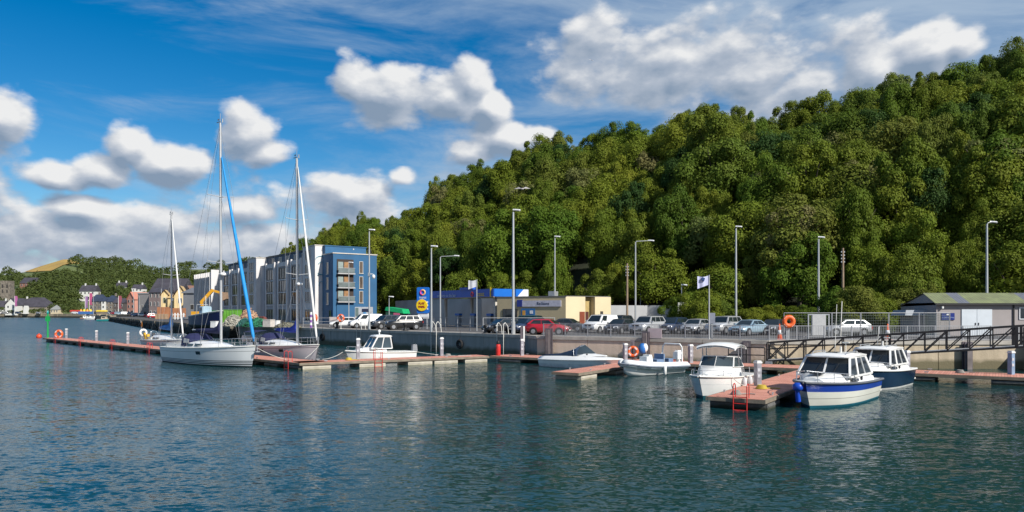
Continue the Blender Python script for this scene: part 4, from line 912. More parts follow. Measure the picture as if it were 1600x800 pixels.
# ---- cabin cruisers
def cruiser(label, stern, bow, B, mats, levels, stripe_scale=1., txt=None, fb=1.16, fs=.95, gm=None, anchor=False, k=1.0):
    t, pt, L = motorboat(label, stern, bow, B, fb, fs, mats, levels, name='cabin_cruiser', cat='cabin cruiser', tw=.93, rake=.09, gun=.06, gun_m=gm or mat('grey_rubber', (.12,.13,.15), .6), group=None)
    cabin(t, 'coaming', [(-L*.34,B*.44,B*.41,fs,fs+.30),(-.1,B*.44,B*.40,fs+.02,fs+.42),(L*.2,B*.37,B*.30,fs+.1,fs+.46),(L*.36,B*.2,B*.12,fs+.16,fs+.30)], white_gel)
    wheelhouse(t, -L*.30, L*.17, -L*.24, L*.075, B*.42, B*.345, fs+.36, fs+1.18, nside=3, front=2, frames=.10, over=.32, roof=.13, gl=glass, split=[0,.36,.68,1.])
    # interior seats seen through the panes are dark; roof rails
    mesh_part(t, 'roof_rail', chrome, lambda m: [m.path([(-L*.2,s*B*.27,fs+1.30),(-L*.18,s*B*.27,fs+1.40),(L*.04,s*B*.27,fs+1.40),(L*.06,s*B*.27,fs+1.28)],.022,5) or 1 for s in (-1,1)])
    mesh_part(t, 'roof_hatch', mat('smoked_hatch', (.03,.035,.04), .2), lambda m: m.box((-.2,0,fs+1.36),(.5,.5,.04)))
    mesh_part(t, 'antenna', offwhite, lambda m: (m.tube((-L*.2,-.3,fs+1.3),(-L*.24,-.3,fs+2.4 if k<1 else fs+3.6),.014,n=4), m.tube((-L*.2,.2,fs+1.3),(-L*.2,.2,fs+1.75),.02,n=5), m.box((-L*.2,.2,fs+1.78),(.1,.3,.06)), m.tube((-L*.14,.1,fs+1.3),(-L*.14,.1,fs+1.6),.05,n=6)))
    for s in (-1,1):
        mesh_part(t, 'bow_rail', chrome, lambda m: m.path([Vector((pt(a,1)[0], s*max(.02,pt(a,1)[1]-.1), pt(a,1)[2]+h)) for a,h in ((.55,.0),(.62,.36),(.78,.42),(.9,.45),(.985,.5))],.02,5))
        for a in (.7,.82,.93): mesh_part(t,'stanchion',chrome,lambda m: m.tube((pt(a,1)[0],s*(pt(a,1)[1]-.1),pt(a,1)[2]),(pt(a,1)[0],s*(pt(a,1)[1]-.1),pt(a,1)[2]+.43),.016,n=5))
        # small dark side vent and porthole on the coaming
        q = [Vector((L*.02,s*B*.445,fs+.12)),Vector((L*.13,s*B*.425,fs+.16)),Vector((L*.12,s*B*.41,fs+.27)),Vector((L*.01,s*B*.43,fs+.24))]
        mesh_part(t,'side_light_window',glass,lambda m: m.panel(q if s<0 else q[::-1],.02))
        mesh_part(t,'vent',black,lambda m: m.box((-L*.05,s*(B*.44),fs+.22),(.14,.05,.16)))
    mesh_part(t, 'foredeck_hatch', mat('smoked_hatch', ()), lambda m: m.box((L*.28,0,fs+.52),(.5,.5,.05)))
    mesh_part(t, 'windscreen_wiper', black, lambda m: (m.tube((L*.155,-.4,fs+.5),(L*.12,-.15,fs+.95),.012,n=4), m.tube((L*.155,.4,fs+.5),(L*.12,.6,fs+.95),.012,n=4)))
    mesh_part(t, 'stern_platform', offwhite, lambda m: (m.box((-L/2-.25,0,.35),(.5,B*.8,.08)), m.box((-L/2-.1,0,.28),(.2,.2,.25))))
    mesh_part(t, 'outboard_motor', black, lambda m: (m.box((-L/2-.35,0,.95),(.5,.4,.6),taper=.82), m.box((-L/2-.35,0,.3),(.2,.16,.8))))
    return t, pt, L
rb = mat('royal_blue_band', (.012,.05,.34), .3, 0, .08, 1, coat=.4)
b8, p8, L8 = cruiser('white cabin cruiser with a royal blue band round its hull', (17.1,36.7), (12.55,31.55), 2.75, [mat('antifoul_turquoise', (.005,.13,.19), .6), mat('cream_gelcoat', (.70,.70,.62), .3, 0, .06, .8, coat=.3), rb, mat('thin_grey', (.30,.29,.25), .4), white_gel], [(0,0),(.10,1),(.36,3),(.385,1),(.64,2),(.97,4),(1.,4)])
mesh_part(b8, 'bow_fender', mat('blue_fender', (.01,.07,.50), .4), lambda m: (m.sphere((L8/2-.05,-.32,.95),.2,10,7,sc3=(1,1.2,1)), m.tube((L8/2-.15,-.38,.85),(L8/2-.3,-.38,.3),.10,.12,8)))
mesh_part(b8, 'hull_lettering', mat('letter_blue', (.05,.30,.55), .4), lambda m: [m.box((-L8*.18+x, B_, 1.16+z),(w,.012,h)) for B_ in (-1.235,) for x,z,w,h in ((0,0,.05,.16),(.08,0,.05,.16),(.16,.0,.05,.16),(.22,-.05,.12,.05),(.32,0,.05,.18),(.38,.06,.1,.05))])
b9, p9, L9 = cruiser('white topped cabin cruiser with a dark navy hull', (22.4,43.2), (18.0,38.6), 2.6, [mat('white_boot', (.65,.65,.62), .4), navy, white_gel], [(0,0),(.03,0),(.10,1),(.94,2),(1.,2)], gm=white_gel, k=.8)
mesh_part(b9, 'hull_lettering', mat('letter_white', (.7,.75,.78), .4), lambda m: [m.box((-L9*.40+x, -1.285-.0*x, .70),(w,.02,h)) for x,w,h in ((0,.08,.10),(.1,.06,.10),(.2,.08,.10),(.32,.08,.10),(.44,.05,.10),(.55,.3,.05),(.95,.22,.12))])
mesh_part(b9, 'side_mark', white_gel, lambda m: m.sphere((-L9*.18,-1.27,.42),.08,6,5))
b10, p10, L10 = cruiser('grey boat of which only the bow tip shows at the right edge', (27.55,36.3), (23.1,31.7), 2.5, [mat('antifoul_dark',()), mat('slate_gelcoat', (.10,.12,.14), .3), offwhite], [(0,0),(.1,1),(.9,2),(1.,2)])
def moorline(a, b, sag, label, cat='rope'):
    a = Vector(a); b = Vector(b); m = MB(); pts = [a.lerp(b, i/8)-Vector((0,0,sag*4*(i/8)*(1-i/8))) for i in range(9)]; m.path(pts, .022, 5); o = m.build('mooring_rope', rope_w); tag(o, label, cat)
moorline((-16.2,61.0,1.4),(-12.2,58.3,.55),.25,'slack white mooring rope from the lilac yacht bow to the walkway') if False else None
moorline((-19.0,54.9,1.5),(-17.3,56.3,.55),.1,'pale mooring rope from the large yacht bow down to the walkway')
moorline((-8.3,62.2,.85),(-3.4,61.5,.55),.15,'pale mooring rope astern of the small white motorboat')
moorline((-13.6,59.1,.95),(-14.5,56.3,.55),.12,'pale mooring rope from the small white motorboat bow to the walkway')
moorline((-15.9,60.6,1.4),(-16.2,57.6,.55),.08,'pale mooring rope from the lilac yacht bow to the walkway')
# ---------------------------------------------------------------- apartment block on the quay
render_w = mat('white_render', (.70,.68,.67), .8, 0, .10, .35, .2)
render_g = mat('shaded_render', (.44,.44,.46), .8, 0, .10, .4, .2)  # white render with the facade's shade put into its colour
blue_r = mat('blue_render', (.018,.105,.23), .65, 0, .10, .5)
blue_d = mat('dark_blue_cladding', (.020,.06,.12), .6, 0, .1, .5)
frame_w = mat('window_frame_white', (.62,.62,.60), .5)
frame_d = mat('window_frame_dark', (.05,.045,.04), .5)
curtain = mat('brown_blind', (.16,.11,.075), .8, 0, .3, .6)
pale_stone = mat('pale_trim', (.60,.56,.50), .7, 0, .1, 1)
timber = mat('orange_timber', (.36,.19,.08), .6, 0, .2, 2)
K0 = Vector((-34.0,127.1)); dd = Vector((-.585,.811)); apA = math.atan2(dd.y, dd.x)
ap = thing('apartment_block', 'long white apartment block, its shaded walls coloured grey, with dark blue roof storey and blue end tower', 'apartment block', (K0.x, K0.y, QZ), apA)
# local x along the facade away from us, local +y towards the water is  (-.811,-.585) -> y>0
def window(par, x0, x1, z0, z1, y, lights=2, fm=frame_w, gm=None, sgn=1, depth=.12, axis='x'):
    """a window whose frame stands in the wall plane y (facing +y*sgn); panes are sub-parts"""
    f = MB(); w = .07
    def bx(a, b, c, d, t): 
        if axis == 'x': f.box(((a+b)/2, y+sgn*t, (c+d)/2), (b-a, .1, d-c))
        else: f.box((y+sgn*t, (a+b)/2, (c+d)/2), (.1, b-a, d-c))
    bx(x0-.08, x1+.08, z0-.10, z0, .03); bx(x0, x1, z1-w, z1, .0); bx(x0, x0+w, z0, z1-w, .0); bx(x1-w, x1, z0, z1-w, .0)
    for i in range(1, lights): m = x0+(x1-x0)*i/lights; bx(m-w/2, m+w/2, z0, z1-w, .0)
    fo = f.build('window', fm, par)
    g = MB()
    if axis == 'x': g.box(((x0+x1)/2, y-sgn*.03, (z0+z1)/2), (x1-x0-.02, .04, z1-z0-.02))
    else: g.box((y-sgn*.03, (x0+x1)/2, (z0+z1)/2), (.04, x1-x0-.02, z1-z0-.02))
    p = g.build('pane', gm or glass, fo); return fo
gl_var = [mat('apartment_glass', (.055,.045,.04), .12, 0, .5, .35, spec=.7), mat('apartment_glass_blind', (.13,.10,.08), .2, 0, .4, .5), mat('apartment_glass_dark', (.02,.025,.03), .08, spec=.8)]
m = MB(); m.box((31.5,-4.6,5.8), (63,9.2,11.6)); m.build('wall', render_g, ap)
# parapets, penthouse storey
m = MB(); m.box((33,-5.2,12.35), (54,7.7,1.9)); m.build('roof_storey', blue_d, ap)
m = MB(); m.box((33,-5.2,13.4), (55,8.2,.18)); m.build('roof', mat('roof_grey', (.12,.13,.14), .8), ap)
rr = random.Random(3)
for i in range(12):
    x = 8.5+i*4.3
    if 29 < x < 39: continue
    window(ap, x, x+1.6, 11.75, 12.95, -1.30, 2, frame_w, gl_var[2])
def tower(x0, x1, top, proud, nm='stair_tower'):
    m = MB(); m.box(((x0+x1)/2, proud/2-4, top/2), (x1-x0, proud+8, top)); o = m.build(nm, render_w, ap)
    m = MB(); m.box(((x0+x1)/2, proud/2-4, top+.06), (x1-x0+.2, proud+8.2, .16)); m.build('coping', pale_stone, ap)
tower(-.02, 6.0, 13.6, .02, 'end_tower'); tower(30.6, 36.6, 13.2, .9); 
m = MB(); m.box((73,-3.4,5.4), (19,9.8,12.2)); m.build('end_wing', render_g, ap); m = MB(); m.box((63.6,.9,6.3),(.4,1.8,12.0)); m.build('wing_sunlit_end', render_w, ap)  # white slab on the wing's end: sunlight put into its colour
levels = [(8.5,10.5),(6.1,8.1),(3.7,5.7),(.6,2.6)]
bays = [9.2,16.5,24.0,41.5,48.8,56.0]
for b in bays:
    m = MB(); m.box((b+3.45,.04,5.8),(.75,.1,11.3)); m.build('recess_shade_strip', mat('strip_shade', (.10,.115,.15), .7), ap)  # flat dark strip: shade of the recess between bays, as colour
    for s in (-2.6, 2.6):       # ribs either side of the bay
        m = MB(); m.box((b+s, .14, 5.9), (.6, .28, 11.9), taper=1.); m.build('rib', render_w, ap)
    m = MB(); m.box((b, .10, 11.2), (4.5, .2, .8)); m.build('parapet', render_w, ap)
    for z0, z1 in levels:
        window(ap, b-2.15, b+2.15, z0, z1, .10, 3, frame_d, rr.choice(gl_var))
        m = MB(); m.box((b, .08, z0-.25), (4.4, .16, .22)); m.build('ledge', render_w, ap)
for z0, z1 in levels: window(ap, 2.1, 4.6, z0+(.2 if z0 > 1 else 0), z1, .09, 2, frame_w, rr.choice(gl_var)); window(ap, 32.2, 35.0, z0, z1, .97, 2, frame_w, rr.choice(gl_var))
window(ap, 2.1, 4.6, 11.2, 13.0, .09, 2, frame_w, gl_var[1]); window(ap, 32.2, 35.0, 10.9, 12.4, .97, 2, frame_w, gl_var[1])
for i in range(10):
    for z0, z1 in ((8.8,10.8),(6.0,8.0),(3.2,5.2),(.5,2.5)):
        window(ap, 64.8+i*1.75, 65.7+i*1.75, z0, z1, 1.56, 1, frame_d, gl_var[2])
    m = MB(); m.box((64.35+i*1.75, 1.75, 6.5), (.3,.5,10.4)); m.build('rib', render_w, ap)
# lit end wall of the white tower with its turquoise sea-creature mural
teal = mat('turquoise_paint', (.01,.30,.42), .6)
mu = MB()
for cx, cz, r, a0, a1 in ((1.0,11.0,1.0,.3,2.6),(.75,10.2,.75,.2,2.9),(.95,9.0,.6,3.4,6.0),(1.1,8.0,.8,.9,3.2),(.8,6.9,.6,-.8,1.8)):
    pts = [(-.045, (cx+r*math.cos(a0+(a1-a0)*i/8))-2.0, cz+r*.8*math.sin(a0+(a1-a0)*i/8)) for i in range(9)]
    for p, q in zip(pts[:-1], pts[1:]): mu.bar(p, q, .26, .05)
mu.build('mural', teal, ap)
# blue end tower: it stands forward (negative x) and 1.3 m back from the white facade
m = MB(); m.box((-2.4,-5.3,6.0), (4.8,8.0,12.0)); blu = m.build('blue_tower', blue_r, ap)
m = MB(); m.box((.9,-5.2,12.75), (3.9,7.6,1.55)); m.box((.9,-5.2,13.58), (4.1,7.8,.14)); m.build('upper_storey', blue_r, ap)
m = MB(); m.box((-2.4,-5.3,12.06), (5.0,8.2,.16)); m.build('coping', pale_stone, ap)
# balconies before a flat shade panel on the end face (x = -4.8), world right is -y
fx = -4.8
m = MB(); m.box((fx-.02,-3.45,7.4), (.10,3.0,7.3)); m.build('balcony_recess_shade', mat('recess_shade', (.05,.035,.03), .8), ap)  # flat panel, the shade of a balcony recess put into its dark colour
for k, z in enumerate((3.9,6.3,8.7)):
    m = MB(); m.box((fx-.35,-3.45,z-.1), (.75,3.1,.2)); o = m.build('balcony', mat('balcony_concrete', (.42,.42,.42), .7), ap)
    m = MB(); m.box((fx-.68,-3.45,z+.42), (.04,2.9,.75)); m.build('balustrade_glass', glassy('balcony_glass', (.20,.24,.24), .1), o)
    m = MB(); m.box((fx-.68,-3.45,z+.86), (.07,3.1,.06)); m.build('handrail', galv, o)
    m = MB(); m.box((fx-.10,-3.65,z+.95), (.08,.85,1.9)); m.build('timber_door', timber, ap)
    m = MB(); m.box((fx-.10,-2.6,z+1.0), (.08,.9,1.8)); m.build('balcony_pane', mat('pale_pane', (.30,.36,.34), .15), ap)
m = MB(); m.box((fx-.08,-3.45,1.9), (.2,3.1,3.5)); m.build('blue_panel', blue_r, ap)
for z in (3.7,6.2,8.8): window(ap, -6.7, -6.0, z, z+2.0, fx-.06, 1, pale_stone, gl_var[1], sgn=-1, axis='y')
# dark side face of the blue tower
for z in (3.4,6.0,8.6): window(ap, -2.9, -2.0, z, z+2.0, -1.25, 1, frame_w, gl_var[2])
window(ap, -4.1, -3.2, .1, 2.4, -1.25, 1, frame_d, gl_var[2])
window(ap, -8.6, -8.0, 12.4, 13.0, -3.98, 1, frame_d, gl_var[2], sgn=-1, axis='y')
m = MB(); m.sphere((fx+.75,-5.3,12.9),.12,6,5); m.build('roof_lamp', white_gel, ap)

# billboard in front of it
q = P(568.5, 112); bb = thing('billboard', 'white roadside billboard on two legs at the foot of the blue tower', 'billboard', (q.x, q.y, QZ), R(-14))
m = MB(); m.box((0,0,2.1), (2.9,.12,1.55)); m.build('board', mat('billboard_print', (.62,.64,.66), .5), bb)
for x in (-.9,.9): m = MB(); m.box((x,.12,.9),(.12,.12,1.8)); m.build('leg', galv, bb)
m = MB(); m.box((.35,-.07,2.35),(1.3,.02,.5)); m.build('print_dark', mat('print_ink', (.03,.04,.09), .5), bb)
m = MB(); m.sphere((.15,-.07,1.85),.33,10,6,sc3=(1,.05,.8)); m.build('print_blue', mat('print_blue', (.10,.32,.60), .5), bb)
m = MB(); m.box((-1.1,-.07,2.1),(.5,.02,1.3)); m.build('print_grey', mat('print_grey', (.20,.27,.25), .5), bb)

# ---------------------------------------------------------------- petrol station
can_b = mat('canopy_blue', (.010,.085,.46), .35, 0, .08, .6); can_l = mat('sunlit_fascia_sign_blue', (.01,.14,.55), .35, 0, .06, .6); yel = mat('sign_yellow', (.85,.58,.01), .4); wht = mat('sign_white', (.75,.76,.78), .4); pnk = mat('sign_pink', (.70,.05,.28), .4); orn = mat('sign_orange', (.80,.30,.02), .4)
ca = thing('forecourt_canopy', 'dark blue petrol station canopy on pale posts', 'petrol station canopy', (-2.35,95,QZ), math.atan2(13,-9.7))
W0, D0 = 17.5, 5.5          # along the dark front (local x), depth to local -y
CB, CT = 4.12, 5.12
m = MB(); m.box((W0/2,-D0/2,(CB+CT)/2),(W0-.1,D0-.1,CT-CB-.1)); m.build('canopy_roof', mat('canopy_soffit', (.45,.45,.45), .6), ca)
m = MB(); m.box((W0/2,.0,(CB+CT)/2),(W0,.14,CT-CB)); m.build('fascia', can_b, ca, 'dark blue fascia')
m = MB(); m.box((-.02,-D0/2,(CB+CT)/2+.0),(.14,D0,CT-CB)); m.build('fascia', can_l, ca, 'end fascia in a blue lightened for sunlight')  # lighter blue than the front: sunlight on this end put into the colour
m = MB(); m.prism([(0,0),(1.8,0),(1.8,.95),(1.0,.95)], .04, Matrix.Translation((-.11,-D0+1.75,CB+.03))@Matrix.Rotation(R(-90),4,'Z')@Matrix.Rotation(R(90),4,'X')); m.build('fascia_flash', wht, ca, 'white sweep at the end of the fascia')
m = MB(); m.box((W0/2,.0,CB-.05),(W0+.1,.2,.1)); m.build('fascia_trim', mat('trim_brown', (.35,.27,.22), .6), ca)
for x, y in ((1.0,-1.0),(1.0,-4.4),(9.0,-2.6),(16,-2.6)):
    m = MB(); m.box((x,y,CB/2),(.35,.35,CB)); m.build('column', pale_stone, ca)
m = MB(); m.box((.62,.10,(CB+CT)/2+.1),(.22,.06,CT-CB+.25)); m.build('yellow_bar', yel, ca)
text('topaz', .85, yel, ca, (3.0,.09,4.48), (R(90),0,R(180)))
m = MB(); m.torus((4.9,.09,4.50), .26,.09, Matrix.Rotation(R(90),3,'X'),16,6); m.build('ring_emblem', mat('emblem_red', (.65,.06,.04), .4), ca)
m = MB(); m.box((W0*.35,.02,CT+.16),(3.2,.5,.3)); m.build('raised_sign_back', can_b, ca)
text('welcome to the bay', .62, mat('sign_lettering', (.55,.62,.75), .5), ca, (11.5,.09,4.42), (R(90),0,R(180)))
# pumps under it
for i, x in enumerate((4.5,8.5,12.5)):
    q = Vector((-2.35,95,0))+Vector((math.cos(math.atan2(13,-9.7)), math.sin(math.atan2(13,-9.7)),0))*x+Vector((.80,.6,0))*2.6
    t = thing('fuel_pump', ('fuel pump under the canopy nearest the shop','fuel pump under the middle of the canopy','fuel pump under the canopy farthest from the shop')[i], 'fuel pump', (q.x,q.y,QZ), ca.rotation_euler.z, 'fuel pumps')
    m = MB(); m.box((0,0,.8),(.9,.5,1.6)); m.build('cabinet', mat('pump_grey', (.30,.32,.35), .4), t)
    m = MB(); m.box((0,0,1.75),(1.1,.55,.3)); m.build('pump_head', can_l, t)
# shop: tan building; the sunlit wing's light is put into a paler render
tan = mat('tan_render', (.47,.39,.24), .85, 0, .06, .5, .3, 6); cream = mat('sunlit_tan_render', (.66,.56,.36), .85, 0, .05, .5, .3, 6)
A_ = Vector((-1.9,93.8)); B_ = Vector((6.45,88.3)); Cc = Vector((12.3,91.6)); da = (B_-A_); La = da.length; sa = math.atan2(da.y, da.x); SH = 3.95
sh = thing('petrol_station_shop', 'flat roofed tan shop building of the petrol station, its sunlit wing coloured paler', 'shop', (A_.x, A_.y, QZ), sa)
m = MB(); m.box((La/2, 4.5, SH/2), (La, 9.0, SH)); m.build('wall', tan, sh)
m = MB(); m.box((La/2, 4.5, SH+.05), (La+.12, 9.1, .12)); m.build('roof', mat('flat_roof', (.14,.14,.14), .9), sh)
m = MB(); m.box((La*.68,2.5,SH+.4),(.9,.9,.7)); m.build('roof_unit', galv, sh)
m = MB(); m.box((2.0,-.06,1.9),(2.2,.06,1.2)); o = m.build('window', frame_d, sh); m = MB(); m.box((2.0,-.1,1.9),(2.0,.04,1.05)); m.build('pane', glass, o)
m = MB(); m.box((4.7,-.06,1.9),(2.0,.06,1.3)); m.build('poster_window', mat('poster_blue', (.03,.15,.38), .4), sh)
m = MB(); m.box((4.1,-.11,1.9),(.4,.03,.8)); m.build('poster', mat('poster_orange', (.70,.35,.05), .5), sh); m = MB(); m.box((5.2,-.11,2.1),(.45,.03,.4)); m.build('poster', wht, sh)
m = MB(); m.box((6.6,-.08,3.15),(5.6,.1,.75)); sg_ = m.build('shop_sign', mat('shop_sign_lilac', (.50,.50,.58), .5), sh); 
m = MB(); m.box((3.5,-.10,3.2),(.75,.12,.85)); m.build('sign_logo', mat('logo_navy', (.02,.04,.25), .4), sh)
text('Re.Store', .5, mat('print_ink', ()), sh, (6.9,-.145,3.15), (R(90),0,0))
dl = Cc-B_; Ll = dl.length; sl = math.atan2(dl.y, dl.x)
wg = bpy.data.objects.new('wing', None)
m = MB(); M4 = Matrix.Translation((B_.x-A_.x, B_.y-A_.y, 0)); 
def wingbox(u0, u1, v0, v1, z0, z1):
    """box in the wing's own axes (u along its front, v into the building), returned in shop coordinates"""
    b = MB(); b.box(((u0+u1)/2,(v0+v1)/2,(z0+z1)/2),(u1-u0,v1-v0,z1-z0))
    Mx = Matrix.Rotation(-sa,4,'Z')@Matrix.Translation((B_.x-A_.x,B_.y-A_.y,0))@Matrix.Rotation(sl,4,'Z'); b.v = [tuple(Mx@Vector(p)) for p in b.v]; return b
wingbox(0,2.85,0,4,0,SH+.02).build('wing_wall', cream, sh); wingbox(2.85,4.3,.9,4,0,SH-.02).build('wing_wall', mat('shaded_ochre_render', (.45,.34,.14), .85), sh); wingbox(4.3,Ll,0,4,0,SH+.02).build('wing_wall', cream, sh)  # recessed middle piece darker: its shade is put into the ochre
wingbox(0,Ll,.2,4,SH+.04,SH+.12).build('wing_roof', mat('flat_roof',()), sh)
wingbox(2.0,2.75,-.05,.02,0,2.15).build('door', mat('red_brown_door', (.23,.05,.02), .5), sh); wingbox(3.1,3.95,.84,.92,0,2.15).build('door', mat('dark_red_door', (.08,.02,.015), .5), sh); wingbox(5.1,5.5,-.05,.02,1.5,2.2).build('window', frame_d, sh)
# retaining walls behind
def wallrun(name, pts, h, m, label, t=.35):
    root = thing(name, label, 'wall', (0,0,0))
    for a, b in zip(pts[:-1], pts[1:]):
        a = Vector(a); b = Vector(b); d = b-a; k = max(1, round(d.length/4.5)); base = None
        for i in range(k):
            p = a+d*((i+.5)/k); mb = MB(); mb.box((0,0,h/2),(d.length/k-.04,t,h))
            o = mb.build('wall_panel', m, root); o.location = (p.x,p.y,QZ-.02); o.rotation_euler = (0,0,math.atan2(d.y,d.x))
    return root
gw = mat('retaining_concrete', (.44,.45,.46), .85, 0, .16, .35, .3, 4)
wallrun('retaining_wall', [(-22,140),(-14,122),(-4.5,112),(0,108)], 4.2, gw, 'grey concrete retaining wall behind the petrol pumps')
wallrun('retaining_wall', [(12.4,96),(18,98),(25,94)], 3.0, gw, 'low grey concrete retaining wall right of the paler shop wing')
# totem sign
q = P(661.5, 92); tt = thing('totem_sign', 'tall blue petrol totem sign with a yellow disc', 'totem sign', (q.x,q.y,QZ), R(-12))
def rrect(w, h, r, z0, n=5):
    pts = []
    for cx, cz, a in ((w/2-r, z0+r, -90),(w/2-r, z0+h-r, 0),(-w/2+r, z0+h-r, 90),(-w/2+r, z0+r, 180)):
        for i in range(n+1): b = R(a+90*i/n); pts.append((cx+r*math.cos(b), cz+r*math.sin(b)))
    return pts
MX = Matrix.Translation((0,.12,0))@Matrix.Rotation(R(90),4,'X')
m = MB(); m.prism(rrect(1.55,3.25,.18,1.95), .36, MX); m.build('sign_body', can_l, tt)
m = MB(); m.torus((0,-.27,4.55), .30,.10, Matrix.Rotation(R(90),3,'X'),20,6, mfn=lambda i: 0 if 5<i<15 else 1); m.build('ring_emblem', [pnk, mat('emblem_peach', (.85,.50,.18), .4)], tt)
text('topaz', .42, wht, tt, (0,-.26,3.93), (R(90),0,0))
m = MB(); m.lathe([(.72,0),(.74,.03),(.74,.09),(.70,.12)], n=24); m.v = [(x-.10, -z-.25, y+2.95) for x,y,z in m.v]; m.build('yellow_disc', yel, tt)
text('PLAY', .34, mat('sign_maroon', (.28,.01,.02), .5), tt, (-.10,-.39,3.17), (R(90),0,0), bold=.02); text('PARK', .34, mat('sign_maroon', ()), tt, (-.10,-.39,2.75), (R(90),0,0), bold=.02)
for z in (3.35,2.95,2.5): m = MB(); m.box((.62,-.26,z),(.18,.03,.2)); m.build('price_box', wht, tt)
m = MB(); m.box((0,.0,1.62),(1.35,.3,.62)); m.build('base_panel', wht, tt)
for x in (-.5,.5): m = MB(); m.box((x,0,.65),(.14,.2,1.35)); m.build('leg', galv, tt)
# green canopy van / kiosk
q = P(620, 118); t = thing('market_trailer', 'green roofed trailer with a pink sign behind the black off-road cars', 'trailer', (q.x,q.y,QZ), R(-25))
m = MB(); m.box((0,0,1.35),(3.0,1.8,1.7)); m.build('body', mat('dark_green_body', (.03,.10,.06), .5), t); m = MB(); m.prism([(-1.6,0),(1.9,-.5),(1.6,.2),(-1.4,.55)], 2.0, Matrix.Translation((0,1.0,2.35))@Matrix.Rotation(R(90),4,'X')); m.build('roof', mat('bright_green', (.01,.40,.14), .5), t); m = MB(); m.box((.6,-.95,1.75),(1.2,.05,.4)); m.build('sign', mat('pink_sign', (.65,.15,.25), .5), t)
for x in (-.8,.8): m = MB(); m.tube((x,-.85,.35),(x,-.65,.35),.33,n=12); m.build('wheel', black, t)

# ---------------------------------------------------------------- boat shed on the right
q = P(1463, 66); bs = thing('boat_shed', 'grey rendered shed with mossy green corrugated roof and white double doors', 'shed', (q.x,q.y,QZ), R(0))
SW = 13.0; EH = 2.95
m = MB(); m.box((SW/2,3,EH/2),(SW,6,EH)); m.build('wall', mat('lilac_grey_render', (.33,.30,.295), .85, 0, .06, .5, .3, 8), bs)
moss = mat('mossy_roof_sheet', (.20,.23,.11), .85, 0, .25, 1.2, .3, 10, col2=(.13,.14,.08)); 
nx = 13
for i in range(nx):
    x0 = -.3+i*(SW+.6)/nx; w = (SW+.6)/nx
    if i in (2,8):
        mm_ = mat('rooflight_sheet', (.16,.17,.20), .4)
    elif i in (1,7): mm_ = moss
    else: mm_ = moss
    r = MB(); 
    ridge = [(x0+w*j/8, .025*(j%2)) for j in range(9)]
    r.loft([[(x, -.35, EH-.05+b_) for x, b_ in ridge],[(x+.15, 1.9, EH+.92+b_) for x, b_ in ridge]], False, sm=False)
    r.loft([[(x+.15, 1.9, EH+.92+b_) for x, b_ in ridge],[(x+.15, 6.3, EH-.3+b_) for x, b_ in ridge]], False, sm=False)
    r.build('roof_sheet', mm_, bs)
m = MB(); m.prism([(0,EH-.2),(6.1,EH-.3),(1.9,EH+.86)], .15, Matrix.Translation((.0,0,0))@Matrix(((0,0,1,0),(1,0,0,0),(0,1,0,0),(0,0,0,1)))); m.build('gable', mat('lilac_grey_render', ()), bs)
m = MB(); m.box((SW/2,-.36,EH-.12),(SW+.6,.12,.12)); m.build('gutter', mat('dark_gutter', (.03,.03,.03), .5), bs)
wd = mat('white_blue_door', (.58,.63,.68), .5, 0, .06, 1)
for i in (0,1): m = MB(); m.box((2.22+1.375*i+.69-.0,-.04,1.18),(1.34,.08,2.36)); o = m.build('door', wd, bs); m = MB(); m.box((3.45+.28*i,-.1,1.05),(.06,.06,.22)); m.build('handle', black, o)
m = MB(); m.box((1.02,-.05,1.72),(1.15,.06,.62)); o = m.build('sign', mat('sign_navy', (.008,.025,.20), .4), bs)
m = MB(); m.sphere((1.02,-.09,1.88),.2,10,5,sc3=(1,.05,.45)); m.build('logo', wht, o)
text('HARBOUR OFFICE', .13, mat('sign_pale_blue', (.35,.45,.75), .5), o, (1.02,-.085,1.62), (R(90),0,0))
m = MB(); m.box((6.9,-.07,EH/2),(.1,.1,EH)); m.build('downpipe', mat('dark_gutter', ()), bs)
m = MB(); m.box((.45,-.15,EH-.42),(.14,.25,.18)); m.build('lamp', white_gel, bs)
m = MB(); m.box((8.0,-.05,2.0),(1.2,.06,1.1)); o = m.build('window', wht, bs); m = MB(); m.box((8.0,-.09,2.0),(1.0,.04,.9)); m.build('pane', glass, o)
m = MB(); m.box((-.9,2.6,2.05),(2.4,2.6,.5),taper=.85); m.build('lean_to_roof', mat('grey_felt', (.33,.36,.40), .7), bs); m = MB(); m.box((-.5,2.6,.9),(1.5,2.2,1.8)); m.build('lean_to', mat('lilac_grey_render', ()), bs)

# ---------------------------------------------------------------- town and hills across the harbour
def shore():
    mb = MB(); pts = [(-700,560),(-480,545),(-373,537),(-330,530),(-290,512),(-262,470),(-235,420),(-210,372),(-175,322)]
    back = [(-100,420),(-80,700),(-700,1100)]
    bmh = bmesh.new(); f = bmh.faces.new([bmh.verts.new((x,y,2.6)) for x, y in pts+back]); bmesh.ops.triangulate(bmh, faces=[f]); me = bpy.data.meshes.new('town_ground'); bmh.to_mesh(me); bmh.free(); me.materials.append(mat('town_ground', (.17,.16,.13), .9, 0, .3, .05)); o = bpy.data.objects.new('town_ground', me); C.objects.link(o); struct(o)
    r = random.Random(9)
    for a, b in zip(pts[:-1], pts[1:]):
        a = Vector(a); b = Vector(b); d = b-a; k = int(d.length/5)+1
        for i in range(k):
            p = a+d*((i+.5)/k); mb.box((p.x,p.y+.8,.9),(d.length/k*.98+1,2.4,3.4+r.uniform(-.5,.5)),math.atan2(d.y,d.x)+r.uniform(-.04,.04),taper=.94)
    struct(mb.build('harbour_wall', mat_wall_streaks('harbour_stone', (.33,.28,.20), (.20,.17,.12), (.035,.03,.02), .9, .4)))
shore()
